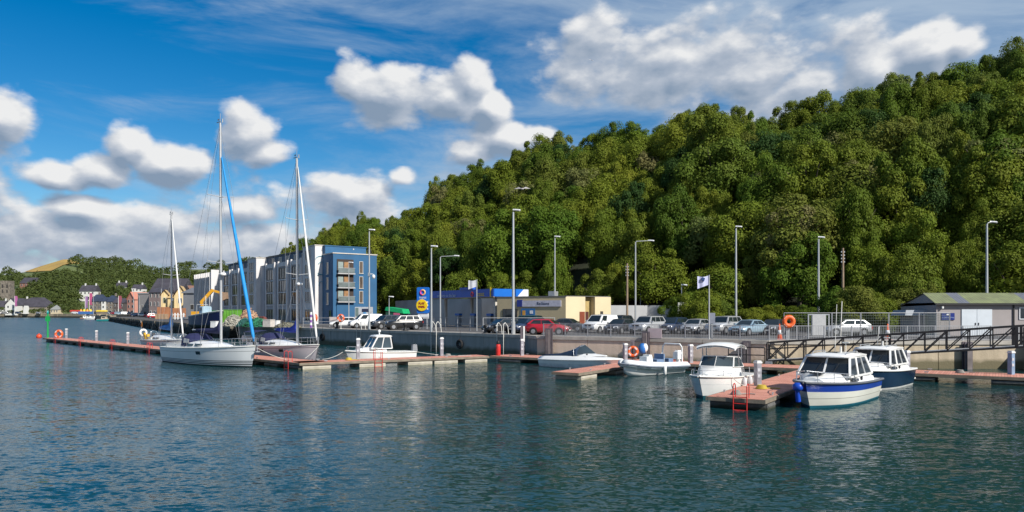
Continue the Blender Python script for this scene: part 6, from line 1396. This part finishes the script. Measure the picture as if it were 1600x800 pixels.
def car(kind, pt_, label, px, Y, head, bull=False):
    L_, W_, prof, cab, rh = KIND[kind]; q = P(px, Y)
    t = thing('parked_van' if kind == 'van' else 'parked_car', label, 'van' if kind == 'van' else 'car', (q.x,q.y,QZ+.01), head, 'cars parked on the quay')
    key = (kind, pt_.name)
    hw = W_/2; xs = [p[0] for p in prof]
    m = MB(); rings = []
    fine = []
    for (x0,z0),(x1,z1) in zip(prof[:-1],prof[1:]):
        n = max(1, int(abs(x1-x0)/.45)); fine += [(x0+(x1-x0)*i/n, z0+(z1-z0)*i/n) for i in range(n)]
    fine.append(prof[-1])
    for x, z in fine:
        e_ = min(1, (L_/2-abs(x))/.55+.02); w = hw*(.80+.20*math.sqrt(max(0,min(1,e_)))); zb = .24 if abs(x) < L_/2-.3 else .34
        rings.append([(x,-w*.90,zb),(x,-w,zb+.18),(x,-w,z*.62+.1),(x,-w*.97,z-.05),(x,-w*.86,z),(x,0,z+.035),(x,w*.86,z),(x,w*.97,z-.05),(x,w,z*.62+.1),(x,w,zb+.18),(x,w*.90,zb)])
    m.loft(rings, True, True, True); m.build('body', pt_, t)
    f0, f1, r1, r0 = cab; zb = interp(0, [(-9,0),(9,0)])+prof[3][1]-.02; wt = hw*.74; wb = hw*.93
    A = [Vector((f0,-wb,zb)),Vector((f0,wb,zb)),Vector((r0,wb,zb+.03)),Vector((r0,-wb,zb+.03))]; T = [Vector((f1,-wt,rh-.06)),Vector((f1,wt,rh-.06)),Vector((r1,wt,rh-.06)),Vector((r1,-wt,rh-.06))]
    m = MB()   # cabin shell with rounded roof
    rr = []
    for u in (0,.12,.5,.9,1):
        xa = f1+(r1-f1)*u; z = rh-.05*(1-min(1,4*u*(1-u)*1.6)); rr.append([(xa,-wt,rh-.07),(xa,-wt*.82,z-.005),(xa,0,z+.02),(xa,wt*.82,z-.005),(xa,wt,rh-.07)])
    m.loft(rr, False)
    for q4 in ([A[0],A[1],T[1],T[0]],[A[1],A[2],T[2],T[1]],[A[2],A[3],T[3],T[2]],[A[3],A[0],T[0],T[3]]): m.add(q4, [(0,1,2,3)])
    m.build('roof', pt_, t)
    m = MB(); m.panel(sub([A[0],A[1],T[1],T[0]],.06,.94,.08,.93),.012); m.build('windscreen', cglass, t)
    if kind != 'van': m = MB(); m.panel(sub([A[2],A[3],T[3],T[2]],.08,.92,.12,.9),.012); m.build('rear_window', cglass, t)
    for qd, s in (([A[3],A[0],T[0],T[3]],-1),([A[1],A[2],T[2],T[1]],1)):
        cuts = ((.06,.33),(.36,.65),(.68,.93)) if kind in ('suv','mpv') else ((.08,.48),(.51,.9)) if kind != 'van' else ((.08,.34),)
        for a, b in cuts:
            if s < 0: a, b = 1-b, 1-a
            m = MB(); m.panel(sub(qd,a,b,.14,.90),.012); m.build('side_window', cglass, t)
    wr = .33 if kind not in ('suv',) else .37
    for x in (L_*.31,-L_*.30):
        for s in (-1,1):
            m = MB(); m.tube((x,s*(hw-.20),wr),(x,s*(hw+.012),wr),wr+.05,n=18); a_ = m.build('wheel_arch', black, t)
            m = MB(); m.tube((x,s*(hw-.18),wr),(x,s*(hw+.035),wr),wr,n=18); w_ = m.build('wheel', tyre, t)
            m = MB(); m.tube((x,s*(hw+.02),wr),(x,s*(hw+.05),wr),wr*.64,wr*.58,n=12); m.build('rim', rim_m, w_)
    zf = prof[1][1]
    for s in (-1,1):
        m = MB(); m.loft([[(L_/2-.03,s*hw*.40,zf-.10),(L_/2-.20,s*hw*.86,zf-.08),(L_/2-.24,s*hw*.86,zf+.07),(L_/2-.10,s*hw*.42,zf+.02)],[(L_/2+.02,s*hw*.40,zf-.10),(L_/2-.14,s*hw*.88,zf-.08),(L_/2-.19,s*hw*.88,zf+.09),(L_/2-.05,s*hw*.42,zf+.04)]], True, True, True, sm=False); m.build('headlight', lampg, t)
        m = MB(); m.box((-L_/2+.02,s*hw*.75,zf),(.08,.22,.25)); m.build('tail_light', tail, t)
        m = MB(); m.box((f0-.25,s*(hw+.08),zb+.1),(.14,.2,.13)); m.build('wing_mirror', pt_, t)
    m = MB(); m.box((L_/2-.02,0,zf-.08),(.08,hw*.75,.14)); m.box((L_/2,0,.42),(.06,hw*1.3,.16)); m.build('grille', black, t)
    m = MB(); m.box((L_/2+.035,0,.46),(.02,.50,.11)); m.build('number_plate', plate, t)
    if kind == 'suv' and bull: m = MB(); m.tube((-L_/2-.12,0,1.0),(-L_/2-.0,0,1.0),.34,n=16); m.build('spare_wheel', tyre, t)
    return t
red_c = paint('red', (.42,.012,.025)); whi_c = paint('white', (.74,.75,.75)); blk_c = paint('black', (.014,.015,.018)); sil_c = paint('silver', (.50,.51,.52), .35); dgr_c = paint('dark_grey', (.045,.048,.055)); lbl_c = paint('pale_blue', (.33,.46,.55), .25); dbl_c = paint('dark_blue', (.015,.03,.07)); grn_c = paint('dark_green', (.01,.05,.045))
FL = math.atan2(-.80,-.60)
car('hatch', red_c, 'red hatchback parked side-on behind the quay railing', 857, 68.3, R(-20))
car('van', whi_c, 'white small van parked facing the water right of the red car', 938, 75.5, FL-R(5))
car('hatch', dgr_c, 'dark grey hatchback parked close beside the white small van', 969, 71.5, FL)
car('suv', sil_c, 'silver estate with roof rails parked behind the pink notice board', 1012, 71.0, FL-R(4))
car('mpv', dbl_c, 'dark blue people carrier between the silver estate and a silver hatchback', 1052, 72.5, FL)
car('hatch', sil_c, 'silver hatchback left of the flagpole', 1087, 71.2, FL)
car('suv', sil_c, 'pale silver pick-up style car right of the flagpole', 1132, 70.0, FL-R(8))
car('saloon', lbl_c, 'pale blue saloon parked at the right end of the row', 1170, 66.8, FL-R(12))
car('hatch', dgr_c, 'dark grey hatchback behind the orange traffic cone', 1209, 68.5, FL)
car('saloon', dgr_c, 'dark saloon directly behind the red hatchback', 889, 79.5, R(-28))
car('hatch', blk_c, 'black hatchback nearest the quay edge, left of the tallest lamp post', 785, 73.5, FL-R(22))
car('hatch', dbl_c, 'navy hatchback between the tallest lamp post and the red car', 822, 73.5, FL-R(10))
car('suv', grn_c, 'dark green off-road car behind the navy hatchback', 836, 84.0, R(-30))
car('suv', blk_c, 'black off-road car with spare wheel, right one of the black pair', 630, 87.0, FL-R(30), True)
car('suv', dgr_c, 'black off-road car, left one of the black pair', 604, 90.5, FL-R(10))
car('van', whi_c, 'white delivery van behind the camera lamp post', 571, 96, FL-R(28))
car('saloon', whi_c, 'white saloon just left of the white delivery van', 541, 99, FL-R(40))
car('hatch', dbl_c, 'dark car in the second row behind the silver estate', 1040, 88, FL); car('suv', dgr_c, 'dark grey car in the second row behind the dark hatchback', 968, 88, FL); car('mpv', blk_c, 'black car in the second row left of the flagpole', 1080, 85, FL)
t = car('hatch', sil_c, 'silver hatchback seen through the mesh fence behind the grey cabinet', 1322, 66, R(180))

# ---------------------------------------------------------------- things along the railing on the right
def cone(px, Y, label, z=QZ, s=1., two=True):
    q = P(px, Y); t = thing('traffic_cone', label, 'traffic cone', (q.x,q.y,z), 0, 'traffic cones'); om = mat('cone_orange', (.80,.13,.03), .5)
    m = MB(); m.box((0,0,.03),(.42*s,.42*s,.05)); m.build('base', om, t); m = MB(); m.lathe([(.16*s,.05),(.12*s,.3*s),(.075*s,.55*s),(.03*s,.9*s)], n=10); m.build('cone', om, t); m = MB(); m.lathe([(.125*s,.30*s),(.082*s,.55*s)], n=10); m.build('white_band', wht, t)
cone(1218, 56.5, 'orange and white traffic cone left of the large orange lifebuoy', s=1.35); cone(1387, 56.5, 'red and white traffic cone behind the middle of the gangway', s=1.35)
q = P(1232.5, 54.95); lifebuoy((q.x,q.y), QZ+1.42, .50, 'large round orange lifebuoy housing on the railing above the gangway foot', 0, case=True); t = MB(); t.box((0,0,.6),(.3,.12,1.2)); o = t.build('housing_post', galv); o.location = (q.x,q.y+.2,QZ); tag(o, 'grey post behind the large round orange lifebuoy', 'post')
for px, lab in ((489,'orange lifebuoy left of the blue tower on the far quay edge'),(529,'orange lifebuoy on a white post in front of the blue tower')):
    q = on_edge(WALL[3], WALL[4], px)+Vector((.2,.25)); lifebuoy((q.x,q.y), QZ+1.35, .52, lab, R(-10 if px > 500 else -45), col=(.75,.12,.03), case=px < 500); stand_post((q.x,q.y+.15), QZ, 1.4, 'pale post carrying the '+lab.replace('on a white post ',''), m=offwhite, r=.04)
q = P(1279, 57.5); t = thing('control_cabinet', 'tall grey framed cabinet at the head of the quay railing', 'cabinet', (q.x,q.y,QZ), 0)
m = MB(); m.box((0,0,1.1),(1.05,.25,1.6)); m.build('panel', mat('pale_grey_panel', (.42,.43,.44), .5, 0, .08, 2), t)
m = MB(); [m.box((x,0,.95),(.08,.1,1.9)) for x in (-.8,.8)]; m.box((0,0,1.93),(1.7,.1,.08)); m.build('frame', galv, t)
def mesh_fence(pts, h, label):
    t = thing('mesh_fence', label, 'fence', (0,0,0))
    for a, b in zip(pts[:-1], pts[1:]):
        a = Vector(a); b = Vector(b); d = b-a; k = max(1, round(d.length/2.6))
        for i in range(k):
            p = a+d*(i/k); q = a+d*((i+1)/k); m = MB()
            m.tube((p.x,p.y,QZ),(p.x,p.y,QZ+h),.03,n=6); m.tube((q.x-.06,q.y,QZ),(q.x-.06,q.y,QZ+h),.03,n=6); m.tube((p.x,p.y,QZ+h),(q.x,q.y,QZ+h),.03,n=6); m.tube((p.x,p.y,QZ+.15),(q.x,q.y,QZ+.15),.03,n=6); f = m.build('panel_frame', rail_m, t)
            w = MB(); n = 16
            for j in range(1, n): r = p.lerp(q, j/n); w.tube((r.x,r.y,QZ+.15),(r.x,r.y,QZ+h),.007,n=3,caps=False)
            for j in range(1, 9): w.tube((p.x,p.y,QZ+.15+(h-.15)*j/9),(q.x,q.y,QZ+.15+(h-.15)*j/9),.006,n=3,caps=False)
            w.build('wire_mesh', mat('mesh_green_grey', (.22,.26,.24), .5, .3), f)
mesh_fence([(21.8,59.0),(25.5,58.6),(31.0,60.5),(36.0,60.5),(37.0,66)], 2.05, 'tall temporary mesh fence between the cabinet and the boat shed')
t = thing('white_pole', 'thin white pole standing in front of the mesh fence', 'pole', (P(1309,53).x,52.6,QZ-.3)); m = MB(); m.tube((0,0,0),(.12,0,3.2),.04,.03,6); m.build('pole', offwhite, t)
q = P(1086, 60.5); t = thing('parking_meter', 'grey ticket machine beside the flagpole', 'ticket machine', (P(1112,62).x,62,QZ)); m = MB(); m.box((0,0,.6),(.2,.2,1.2)); m.build('stem', galv, t); m = MB(); m.box((0,0,1.6),(.5,.3,.9)); m.build('head', mat('meter_grey', (.20,.22,.27), .5), t)
q = P(1065, 87.5); m = MB(); m.box((0,0,0),(1.0,.06,1.3)); o = m.build('notice_plate', mat('plate_pale', (.45,.47,.42), .6)); o.location = (q.x,q.y-.3,QZ+2.6); tag(o, 'pale notice plates on the short lamp post by the trees', 'sign')

# bushes at the foot of the slope
br = random.Random(21)
def bush(px, Y, r, h, label, k=None):
    q = P(px, Y); t = thing('bush', label, 'bush', (q.x,q.y,QZ-.2), br.uniform(0,6), 'bushes at the foot of the wooded slope')
    c = bpy.data.objects.new('foliage', CROWNS[k if k is not None else br.randrange(8)]); C.objects.link(c); c.parent = t; c.scale = (r,r*.9,h*.6); c.location = (0,0,h*.42)
for i, px in enumerate((1175,1195,1216,1238,1258,1280,1300)): bush(px, 84-.2*i, 2.4, 3.0, 'bright green bush in the hedge behind the parked cars')
for px, Y, r, h in ((1312,76,2.6,4.8),(1338,75,3.0,5.6),(1362,76,2.5,4.6)): bush(px, Y, r, h, 'bushy yellow green shrub behind the mesh fence')
for px, Y, r, h in ((1395,80,2.6,3.4),(1425,79,3.0,5.5),(1448,79,2.4,5.6),(1100,84,2.8,5.0),(1070,90,3.0,5.4),(1130,86,2.8,4.4)): bush(px, Y, r, h, 'dense green bush under the trees at the slope foot')

# ---------------------------------------------------------------- working quay at the left
def lump(px, Y, w, h, m, label, cat, name, seed=1, d=None, n=260, s=.16):
    """a heap of net or rope: many small overlapping folded pieces on a mound"""
    q = P(px, Y); r = np.random.default_rng(seed); mb = MB(); d = d or w*.7
    u = r.uniform(0, 1, n)**.5; a = r.uniform(0, 6.283, n); X = u*np.cos(a)*w/2; Yy = u*np.sin(a)*d/2; Z = h*(1-u**2)*r.uniform(.85,1.0,n)
    core = [[(w*.48*k*math.cos(2*math.pi*i/12)*(1+.1*math.sin(i*3)), d*.48*k*math.sin(2*math.pi*i/12), h*(1-k**2)*.93) for i in range(12)] for k in (1,.8,.55,.3,.05)]
    mb.loft(core, True, False, True)
    for i in range(n): mb.box((X[i],Yy[i],Z[i]+.02),(s*r.uniform(.6,2.2),s*r.uniform(.5,1.4),s*.8), M=Matrix.Rotation(r.uniform(0,6.28),3,'Z')@Matrix.Rotation(r.uniform(-.7,.7),3,'X'))
    o = mb.build(name, m); o.location = (q.x,q.y,QZ); tag(o, label, cat)
lump(365,110,3.4,1.7,mat('pale_net', (.45,.43,.36), .95, 0, .3, 2),'pile of pale fishing net at the quay edge below the green container','net pile','net_pile',1)
lump(389,112,3.8,2.7,mat('peach_rope', (.60,.38,.25), .95, 0, .3, 2),'tall heap of peach coloured rope behind the green nets','rope heap','rope_heap',2)
lump(402,105,4.2,1.3,mat('green_net', (.03,.22,.11), .95, 0, .4, 2),'low heap of green fishing net beside the white box','net pile','net_pile',3)
lump(384,107,2.6,1.2,mat('teal_net', (.05,.20,.18), .95, 0, .4, 2),'small teal net heap in front of the rope heap','net pile','net_pile',4)
lump(410,110,2.0,1.5,mat('red_brown_net', (.25,.08,.07), .95, 0, .4, 2),'small reddish net heap behind the white box','net pile','net_pile',6)
lump(449,98,3.6,.7,mat('mixed_rope', (.25,.24,.18), .95, 0, .4, 2),'low heap of grey rope on the quay left of the sail cover','rope heap','rope_heap',5)
def crate(px, Y, w, h, m, label, z=QZ, cat='box', name='fish_box', d=1.0):
    q = P(px, Y); t = thing(name, label, cat, (q.x,q.y,z), R(-20)); b = MB(); b.box((0,0,h/2),(w,d,h),taper=.97); b.build('box', m, t); b = MB(); b.box((0,0,h+.03),(w*1.04,d*1.04,.07)); b.build('rim', m, t)
crate(420,104,1.3,1.0,mat('cream_tub', (.60,.55,.50), .6),'cream insulated fish tub beside the green nets'); crate(431,118,1.0,.7,white_gel,'small white fish box behind the cream tub')
crate(337,100,.9,.8,white_gel,'small white box behind the large yacht mast')
q = P(362,124); t = thing('skip_container', 'lime green open container behind the net piles', 'container', (q.x,q.y,QZ), R(-8)); lime = mat('lime_green', (.15,.40,.05), .5, 0, .12, 1)
m = MB(); m.box((0,0,1.25),(2.6,2.0,2.3)); m.build('body', lime, t); m = MB(); [m.box((-1.2+i*.48,-1.02,1.25),(.1,.08,2.2)) for i in range(6)]; m.build('rib', lime, t); m = MB(); m.box((0,0,2.44),(2.7,2.1,.1)); m.build('rim', lime, t)
q = P(331,140); t = thing('green_container', 'dark green container between the excavator and the lime container', 'container', (q.x,q.y,QZ), R(-10)); m = MB(); m.box((0,0,1.2),(3.5,2,2.4)); m.build('body', mat('container_green', (.02,.18,.05), .6), t); m = MB(); [m.box((-1.6+i*.4,-1.02,1.2),(.08,.06,2.2)) for i in range(9)]; m.build('rib', mat('container_green', ()), t)
# navy fishing boat drawn up on the quay
fbt, fpt, FLn = motorboat('navy wooden fishing boat with white sheer line laid up on the old quay', (P(303,128).x,128), (P(347,117).x,117), 3.2, 2.6, 1.7, [mat('antifoul_dark', ()), mat('navy_timber', (.012,.02,.10), .4), white_gel], [(0,0),(.12,1),(.93,2),(.97,1),(1.,1)], name='fishing_boat', cat='fishing boat', tw=.6, gun=.07, gun_m=offwhite)
fbt.location.z = QZ-.25
cabin(fbt, 'wheelhouse', [(-1.8,.8,.75,1.7,3.3),(-.2,.8,.7,1.75,3.3)], mat('pale_blue_paint', (.30,.42,.50), .5)); mesh_part(fbt,'mast',offwhite,lambda m: m.tube((-.8,0,3.2),(-.8,0,5.0),.05,n=6)); mesh_part(fbt,'gantry',galv,lambda m: m.path([(-2.6,-.9,1.7),(-2.6,-.9,3.6),(-2.6,.9,3.6),(-2.6,.9,1.7)],.05,6))
mesh_part(fbt,'wheelhouse_window',glass,lambda m: [m.box((x,-.8,2.85),(.5,.06,.45)) for x in (-1.4,-.7)])
for x in (-2,2): mesh_part(fbt,'cradle',beam_m,lambda m: (m.box((x,-.9,.25),(.25,.25,.5)), m.box((x,.9,.25),(.25,.25,.5))))
# yellow excavator
q = P(316,150); t = thing('excavator', 'yellow tracked excavator with raised arm behind the fishing boat', 'excavator', (q.x,q.y,QZ), R(0)); ym = mat('machine_yellow', (.72,.36,.02), .45, 0, .12, 1)
m = MB(); [m.box((0,y,.45),(3.4,.55,.9),taper=.85) for y in (-1.0,1.0)]; m.build('track', black, t); m = MB(); m.box((-.6,0,1.6),(2.4,2.2,1.2)); m.build('body', ym, t); m = MB(); m.box((.4,-.6,2.2),(1.2,1.0,1.6),taper=.85); m.build('cab', glass, t)
m = MB(); m.bar((-.0,.2,3.0),(-.2,.2,4.2),.5,.5); m.bar((-.3,.2,4.0),(2.1,.2,6.6),.45,.6); m.bar((2.0,.2,6.5),(4.1,.2,5.9),.4,.45); m.build('boom', ym, t)
m = MB(); m.tube((.3,.2,4.0),(1.6,.2,5.5),.09,n=6); m.build('ram', galv, t)
m = MB(); m.prism([(0,0),(1.4,.1),(1.5,-1.2),(.7,-1.6),(.1,-.9)], 1.1, Matrix.Translation((3.6,.7,6.0))@Matrix.Rotation(R(90),4,'X')); m.build('bucket', mat('rusty_tan', (.35,.23,.15), .7), t)
q = P(268,215); t = thing('hoarding', 'orange brown hoarding in front of the yellow house', 'hoarding', (q.x,q.y,QZ), R(0)); om = mat('orange_hoarding', (.40,.17,.08), .8, 0, .12, .8)
for i in range(7): m = MB(); m.box((-3.6+i*1.2,0,1.9),(1.17,.12,2.6 if i > 2 else 3.2)); m.build('hoarding_panel', om, t)
for i in range(4): m = MB(); m.box((-3.9+i*.9,-.6,-.0),(.75,1.1,3.0)); m.build('base_block', mat('tan_block', (.40,.27,.17), .9), t)
q = P(278,205); t = thing('white_barrier', 'white slatted barrier on the old quay beside the hoarding', 'barrier', (q.x,q.y,QZ), 0); m = MB(); 
for i in range(5): m = MB(); m.box((-1.6+i*.8,0,.9),(.35,.08,1.8)); m.build('slat', white_gel, t)
m = MB(); m.box((0,.06,1.3),(4,.06,.15)); m.box((0,.06,.4),(4,.06,.15)); m.build('crossbar', white_gel, t)
# black bollards along the grey wall edge, a striped post
for px, lab in ((520,'black mooring bollard right of the lilac yacht'),(626,'black mooring bollard in front of the black off-road cars'),(752,'black mooring bollard near the black hatchback'),(435,'black mooring bollard by the rope heap')):
    q = on_edge(WALL[3], WALL[4], px)+Vector((.45,.45)); t = thing('bollard', lab, 'bollard', (q.x,q.y,QZ), 0, 'mooring bollards'); m = MB(); m.lathe([(.30,0),(.26,.12),(.17,.25),(.17,.55),(.28,.68),(.27,.85),(.1,.92)], n=12); m.build('bollard_casting', black, t); m = MB(); m.box((0,0,.02),(.8,.8,.05)); m.build('base_plate', black, t)
q = on_edge(WALL[3], WALL[4], 477)+Vector((.6,.6)); t = thing('marker_post', 'purple and white banded marker post beside the blue sail cover', 'post', (q.x,q.y,QZ)); 
for i in range(6): m = MB(); m.tube((0,0,.35*i),(0,0,.35*i+.35),.16,n=8); m.build('band', white_gel if i%2 else mat('purple_band', (.25,.10,.40), .6), t)
# scaffold-like pipes and white panels in front of the blue tower
q = P(548,104); t = thing('white_hoarding', 'low pinkish white wall at the foot of the blue tower', 'wall', (q.x,q.y,QZ), R(-10)); 
for i in range(4): m = MB(); m.box((-2.4+i*1.6,0,.85),(1.55,.2,1.1)); m.build('wall_panel', mat('pink_white_wall', (.62,.54,.50), .7), t)

# ---------------------------------------------------------------- far quay: boats, flags, cars
def smallboat(px, Y, L, m1, label, top=None, h=.7, rz=0.):
    q = P(px, Y); t, pt, LL = motorboat(label, (q.x-L/2*math.cos(rz),q.y-L/2*math.sin(rz)), (q.x+L/2*math.cos(rz),q.y+L/2*math.sin(rz)), L*.32, h*1.3, h, [mat('antifoul_dark', ()), m1], [(0,0),(.1,1),(1.,1)], name='small_boat', cat='boat', gun=.06)
    cabin(t, 'cabin', [(-L*.2,L*.11,L*.10,h,h+1.1),(L*.12,L*.11,L*.08,h,h+1.1)], top or white_gel)
    mesh_part(t,'cabin_window',glass,lambda m: m.box((-L*.04,-L*.108,h+.75),(L*.2,.06,.4)))
    return t
smallboat(164,322,6.5,mat('teal_boat', (.02,.25,.26), .5),'small turquoise boat moored off the inner quay',mat('tan_cabin', (.45,.38,.28), .6),.9)
smallboat(147,390,7,white_gel,'white boat left of the turquoise boat'); smallboat(133,420,5,mat('brown_boat',(.25,.12,.08),.6),'small brown boat nearest the far harbour wall',rz=.4)
smallboat(156,400,8,white_gel,'white boat with yellow cabin behind the turquoise boat',mat('yellow_awning', (.75,.55,.05), .6),.8); smallboat(178,345,7,mat('blue_boat',(.05,.12,.30),.5),'blue hulled boat close under the inner quay',rz=.3)
smallboat(140,405,5.5,offwhite,'little cream boat between the brown and the white boat')
for px, Y, top, col, lab in ((23,528,15.5,(.42,.12,.30),'magenta banner in front of the white gabled house'),(133,470,14,(.32,.18,.36),'purple banner left of the stone warehouse'),(139.5,468,16,(.48,.09,.20),'crimson banner beside the stone warehouse'),(185,430,13.5,(.30,.08,.10),'dark red banner before the dark gabled house'),(146,440,16,None,'pale pole before the stone warehouse'),(209,350,15,None,'tall white pole with lamps on the inner quay'),(218,300,10.5,None,'short pale pole by the grey modern building'),(252,250,12,None,'pale pole at the corner of the yellow house')):
    q = P(px, Y); t = thing('banner_pole', lab, 'banner' if col else 'pole', (q.x,q.y,QZ)); m = MB(); m.tube((0,0,0),(0,0,top-QZ),.16,.10,6); m.build('pole', lamp_m if not col else white_gel, t)
    if col: m = MB(); m.loft([[(.1,0,top-QZ-z),(1.8+.2*math.sin(z),.25*math.sin(z*.8),top-QZ-z)] for z in (0,1.5,3,4.5,6,7.5)], False); m.build('banner', mat('banner_%d%d' % (px, Y), col, .8), t)
    elif px in (209,): m = MB(); m.box((0,0,top-QZ),(2.0,.6,.3)); m.build('lamp_heads', white_gel, t)
ctones = [whi_c, dgr_c, dbl_c, sil_c, red_c, lbl_c]
for i, (px, Y) in enumerate(((118,478),(148,470),(157,455),(170,440),(178,415),(186,395),(196,375),(205,340),(213,315),(224,300),(234,270),(244,262),(-2,530),(8,529),(28,529),(60,530),(241,240))):
    car(br.choice(['hatch','suv','mpv']), ctones[i%6], ('car %s parked on the far town quay' % ('in white','in dark grey','in dark blue','in silver','in red','in pale blue')[i%6] + (' near the church' if px < 70 else ' near the stone warehouse' if px < 180 else ' near the salmon house' if px < 215 else ' near the mauve store')), px, Y, br.uniform(-.6,.6)).location.z = (zt if Y > 322 else QZ)+.01
q = P(134,465); t = thing('bouncy_castle', 'orange and yellow inflatable castle on the far quay', 'inflatable castle', (q.x,q.y,zt)); 
for x in (-3,-1,1,3): m = MB(); m.lathe([(.8,0),(.9,1.6),(.7,2.6),(.2,3.2)], (x,0,0), 10); m.build('turret', orn if x in (-3,1) else yel, t)
m = MB(); m.box((0,0,.9),(8,3,1.8)); m.build('base', mat('castle_blue', (.05,.15,.4), .6), t)
q = P(117,490); t = thing('red_stall', 'low red market stall left of the inflatable castle', 'stall', (q.x,q.y,zt)); m = MB(); m.box((0,0,2.2),(5.5,3,1.0),taper=.8); m.build('awning', mat('awning_red', (.50,.04,.03), .7), t); m = MB(); m.box((0,0,.9),(5,2.5,1.8)); m.build('counter', beam_m, t)
q = P(159,430); t = thing('yellow_stall', 'yellow awning stall on the far quay in front of the stone house', 'stall', (q.x,q.y,zt)); m = MB(); m.box((0,0,2.1),(5.5,3,.9),taper=.85); m.build('awning', mat('yellow_awning', ()), t); m = MB(); m.box((0,0,.8),(5,2.5,1.6)); m.build('counter', beam_m, t)
q = P(816, 78, py=295); b = MB(); b.sphere((0,0,0),.12,8,5,sc3=(1.6,.8,.8)); b.add([(-.02,0,0),(.35,.2,.25),(.9,.25,.05),(.3,.1,.05),(-.02,0,0),(-.35,.2,.22),(-.9,.3,.02),(-.3,.1,.03)],[(0,1,2,3),(4,5,6,7)]); o = b.build('gull', mat('gull_grey', (.40,.38,.38), .8)); o.location = q; tag(o, 'gull in flight before the wooded hill', 'bird')
q = P(925, 110, py=94); o2 = bpy.data.objects.new('gull', o.data); C.objects.link(o2); o2.location = q; o2.scale = (.6,.6,.4); o2.rotation_euler = (0,.2,.4); tag(o2, 'tiny distant bird high in the sky above the hill', 'bird')
def coil(p, r, m_, label, cat='rope', name='rope_coil'):
    m = MB()
    for k in range(4): m.torus((0,0,.03+.045*k), r-.03*k, .028, n=16, k=5)
    m.path([(r,0,.03),(r+.35,.1,.03),(r+.6,-.1,.03)], .025, 5)
    o = m.build(name, m_); o.location = (p[0], p[1], .515); tag(o, label, cat)
hose_m = mat('hose_yellow', (.55,.42,.05), .6); grey_rope = mat('grey_rope', (.28,.27,.25), .9)
coil(deckpt(1190, 608), .26, hose_m, 'coiled yellow hose beside the large pedestal on the broad finger pontoon', 'hose', 'hose_coil')
coil(deckpt(1150, 617), .22, grey_rope, 'coil of grey rope near the ladder on the broad finger pontoon')
coil(deckpt(700, 556.5), .26, grey_rope, 'coil of grey rope beside the pedestal before the grey quay wall')
coil(deckpt(545, 563), .26, hose_m, 'coiled yellow hose near the small white motorboat', 'hose', 'hose_coil')
coil(deckpt(1500, 583), .24, grey_rope, 'coil of grey rope on the walkway right of the navy boat')
for px, lab in ((610,'black tyre fender hung on the grey quay wall left of centre'),(720,'black tyre fender hung on the grey quay wall below the totem sign'),(505,'black tyre fender on the grey quay wall by the lilac yacht')):
    q = on_edge(WALL[3], WALL[4], px); m = MB(); m.torus((0,0,0), .36, .13, Matrix.Rotation(R(90),3,'X'), 18, 7); m.tube((0,.05,.3),(0,.1,1.35),.02,n=4); o = m.build('tyre_fender', tyre); o.location = (q.x-.12,q.y-.12,.95); o.rotation_euler = (0,0,R(-46)); tag(o, lab, 'tyre fender')
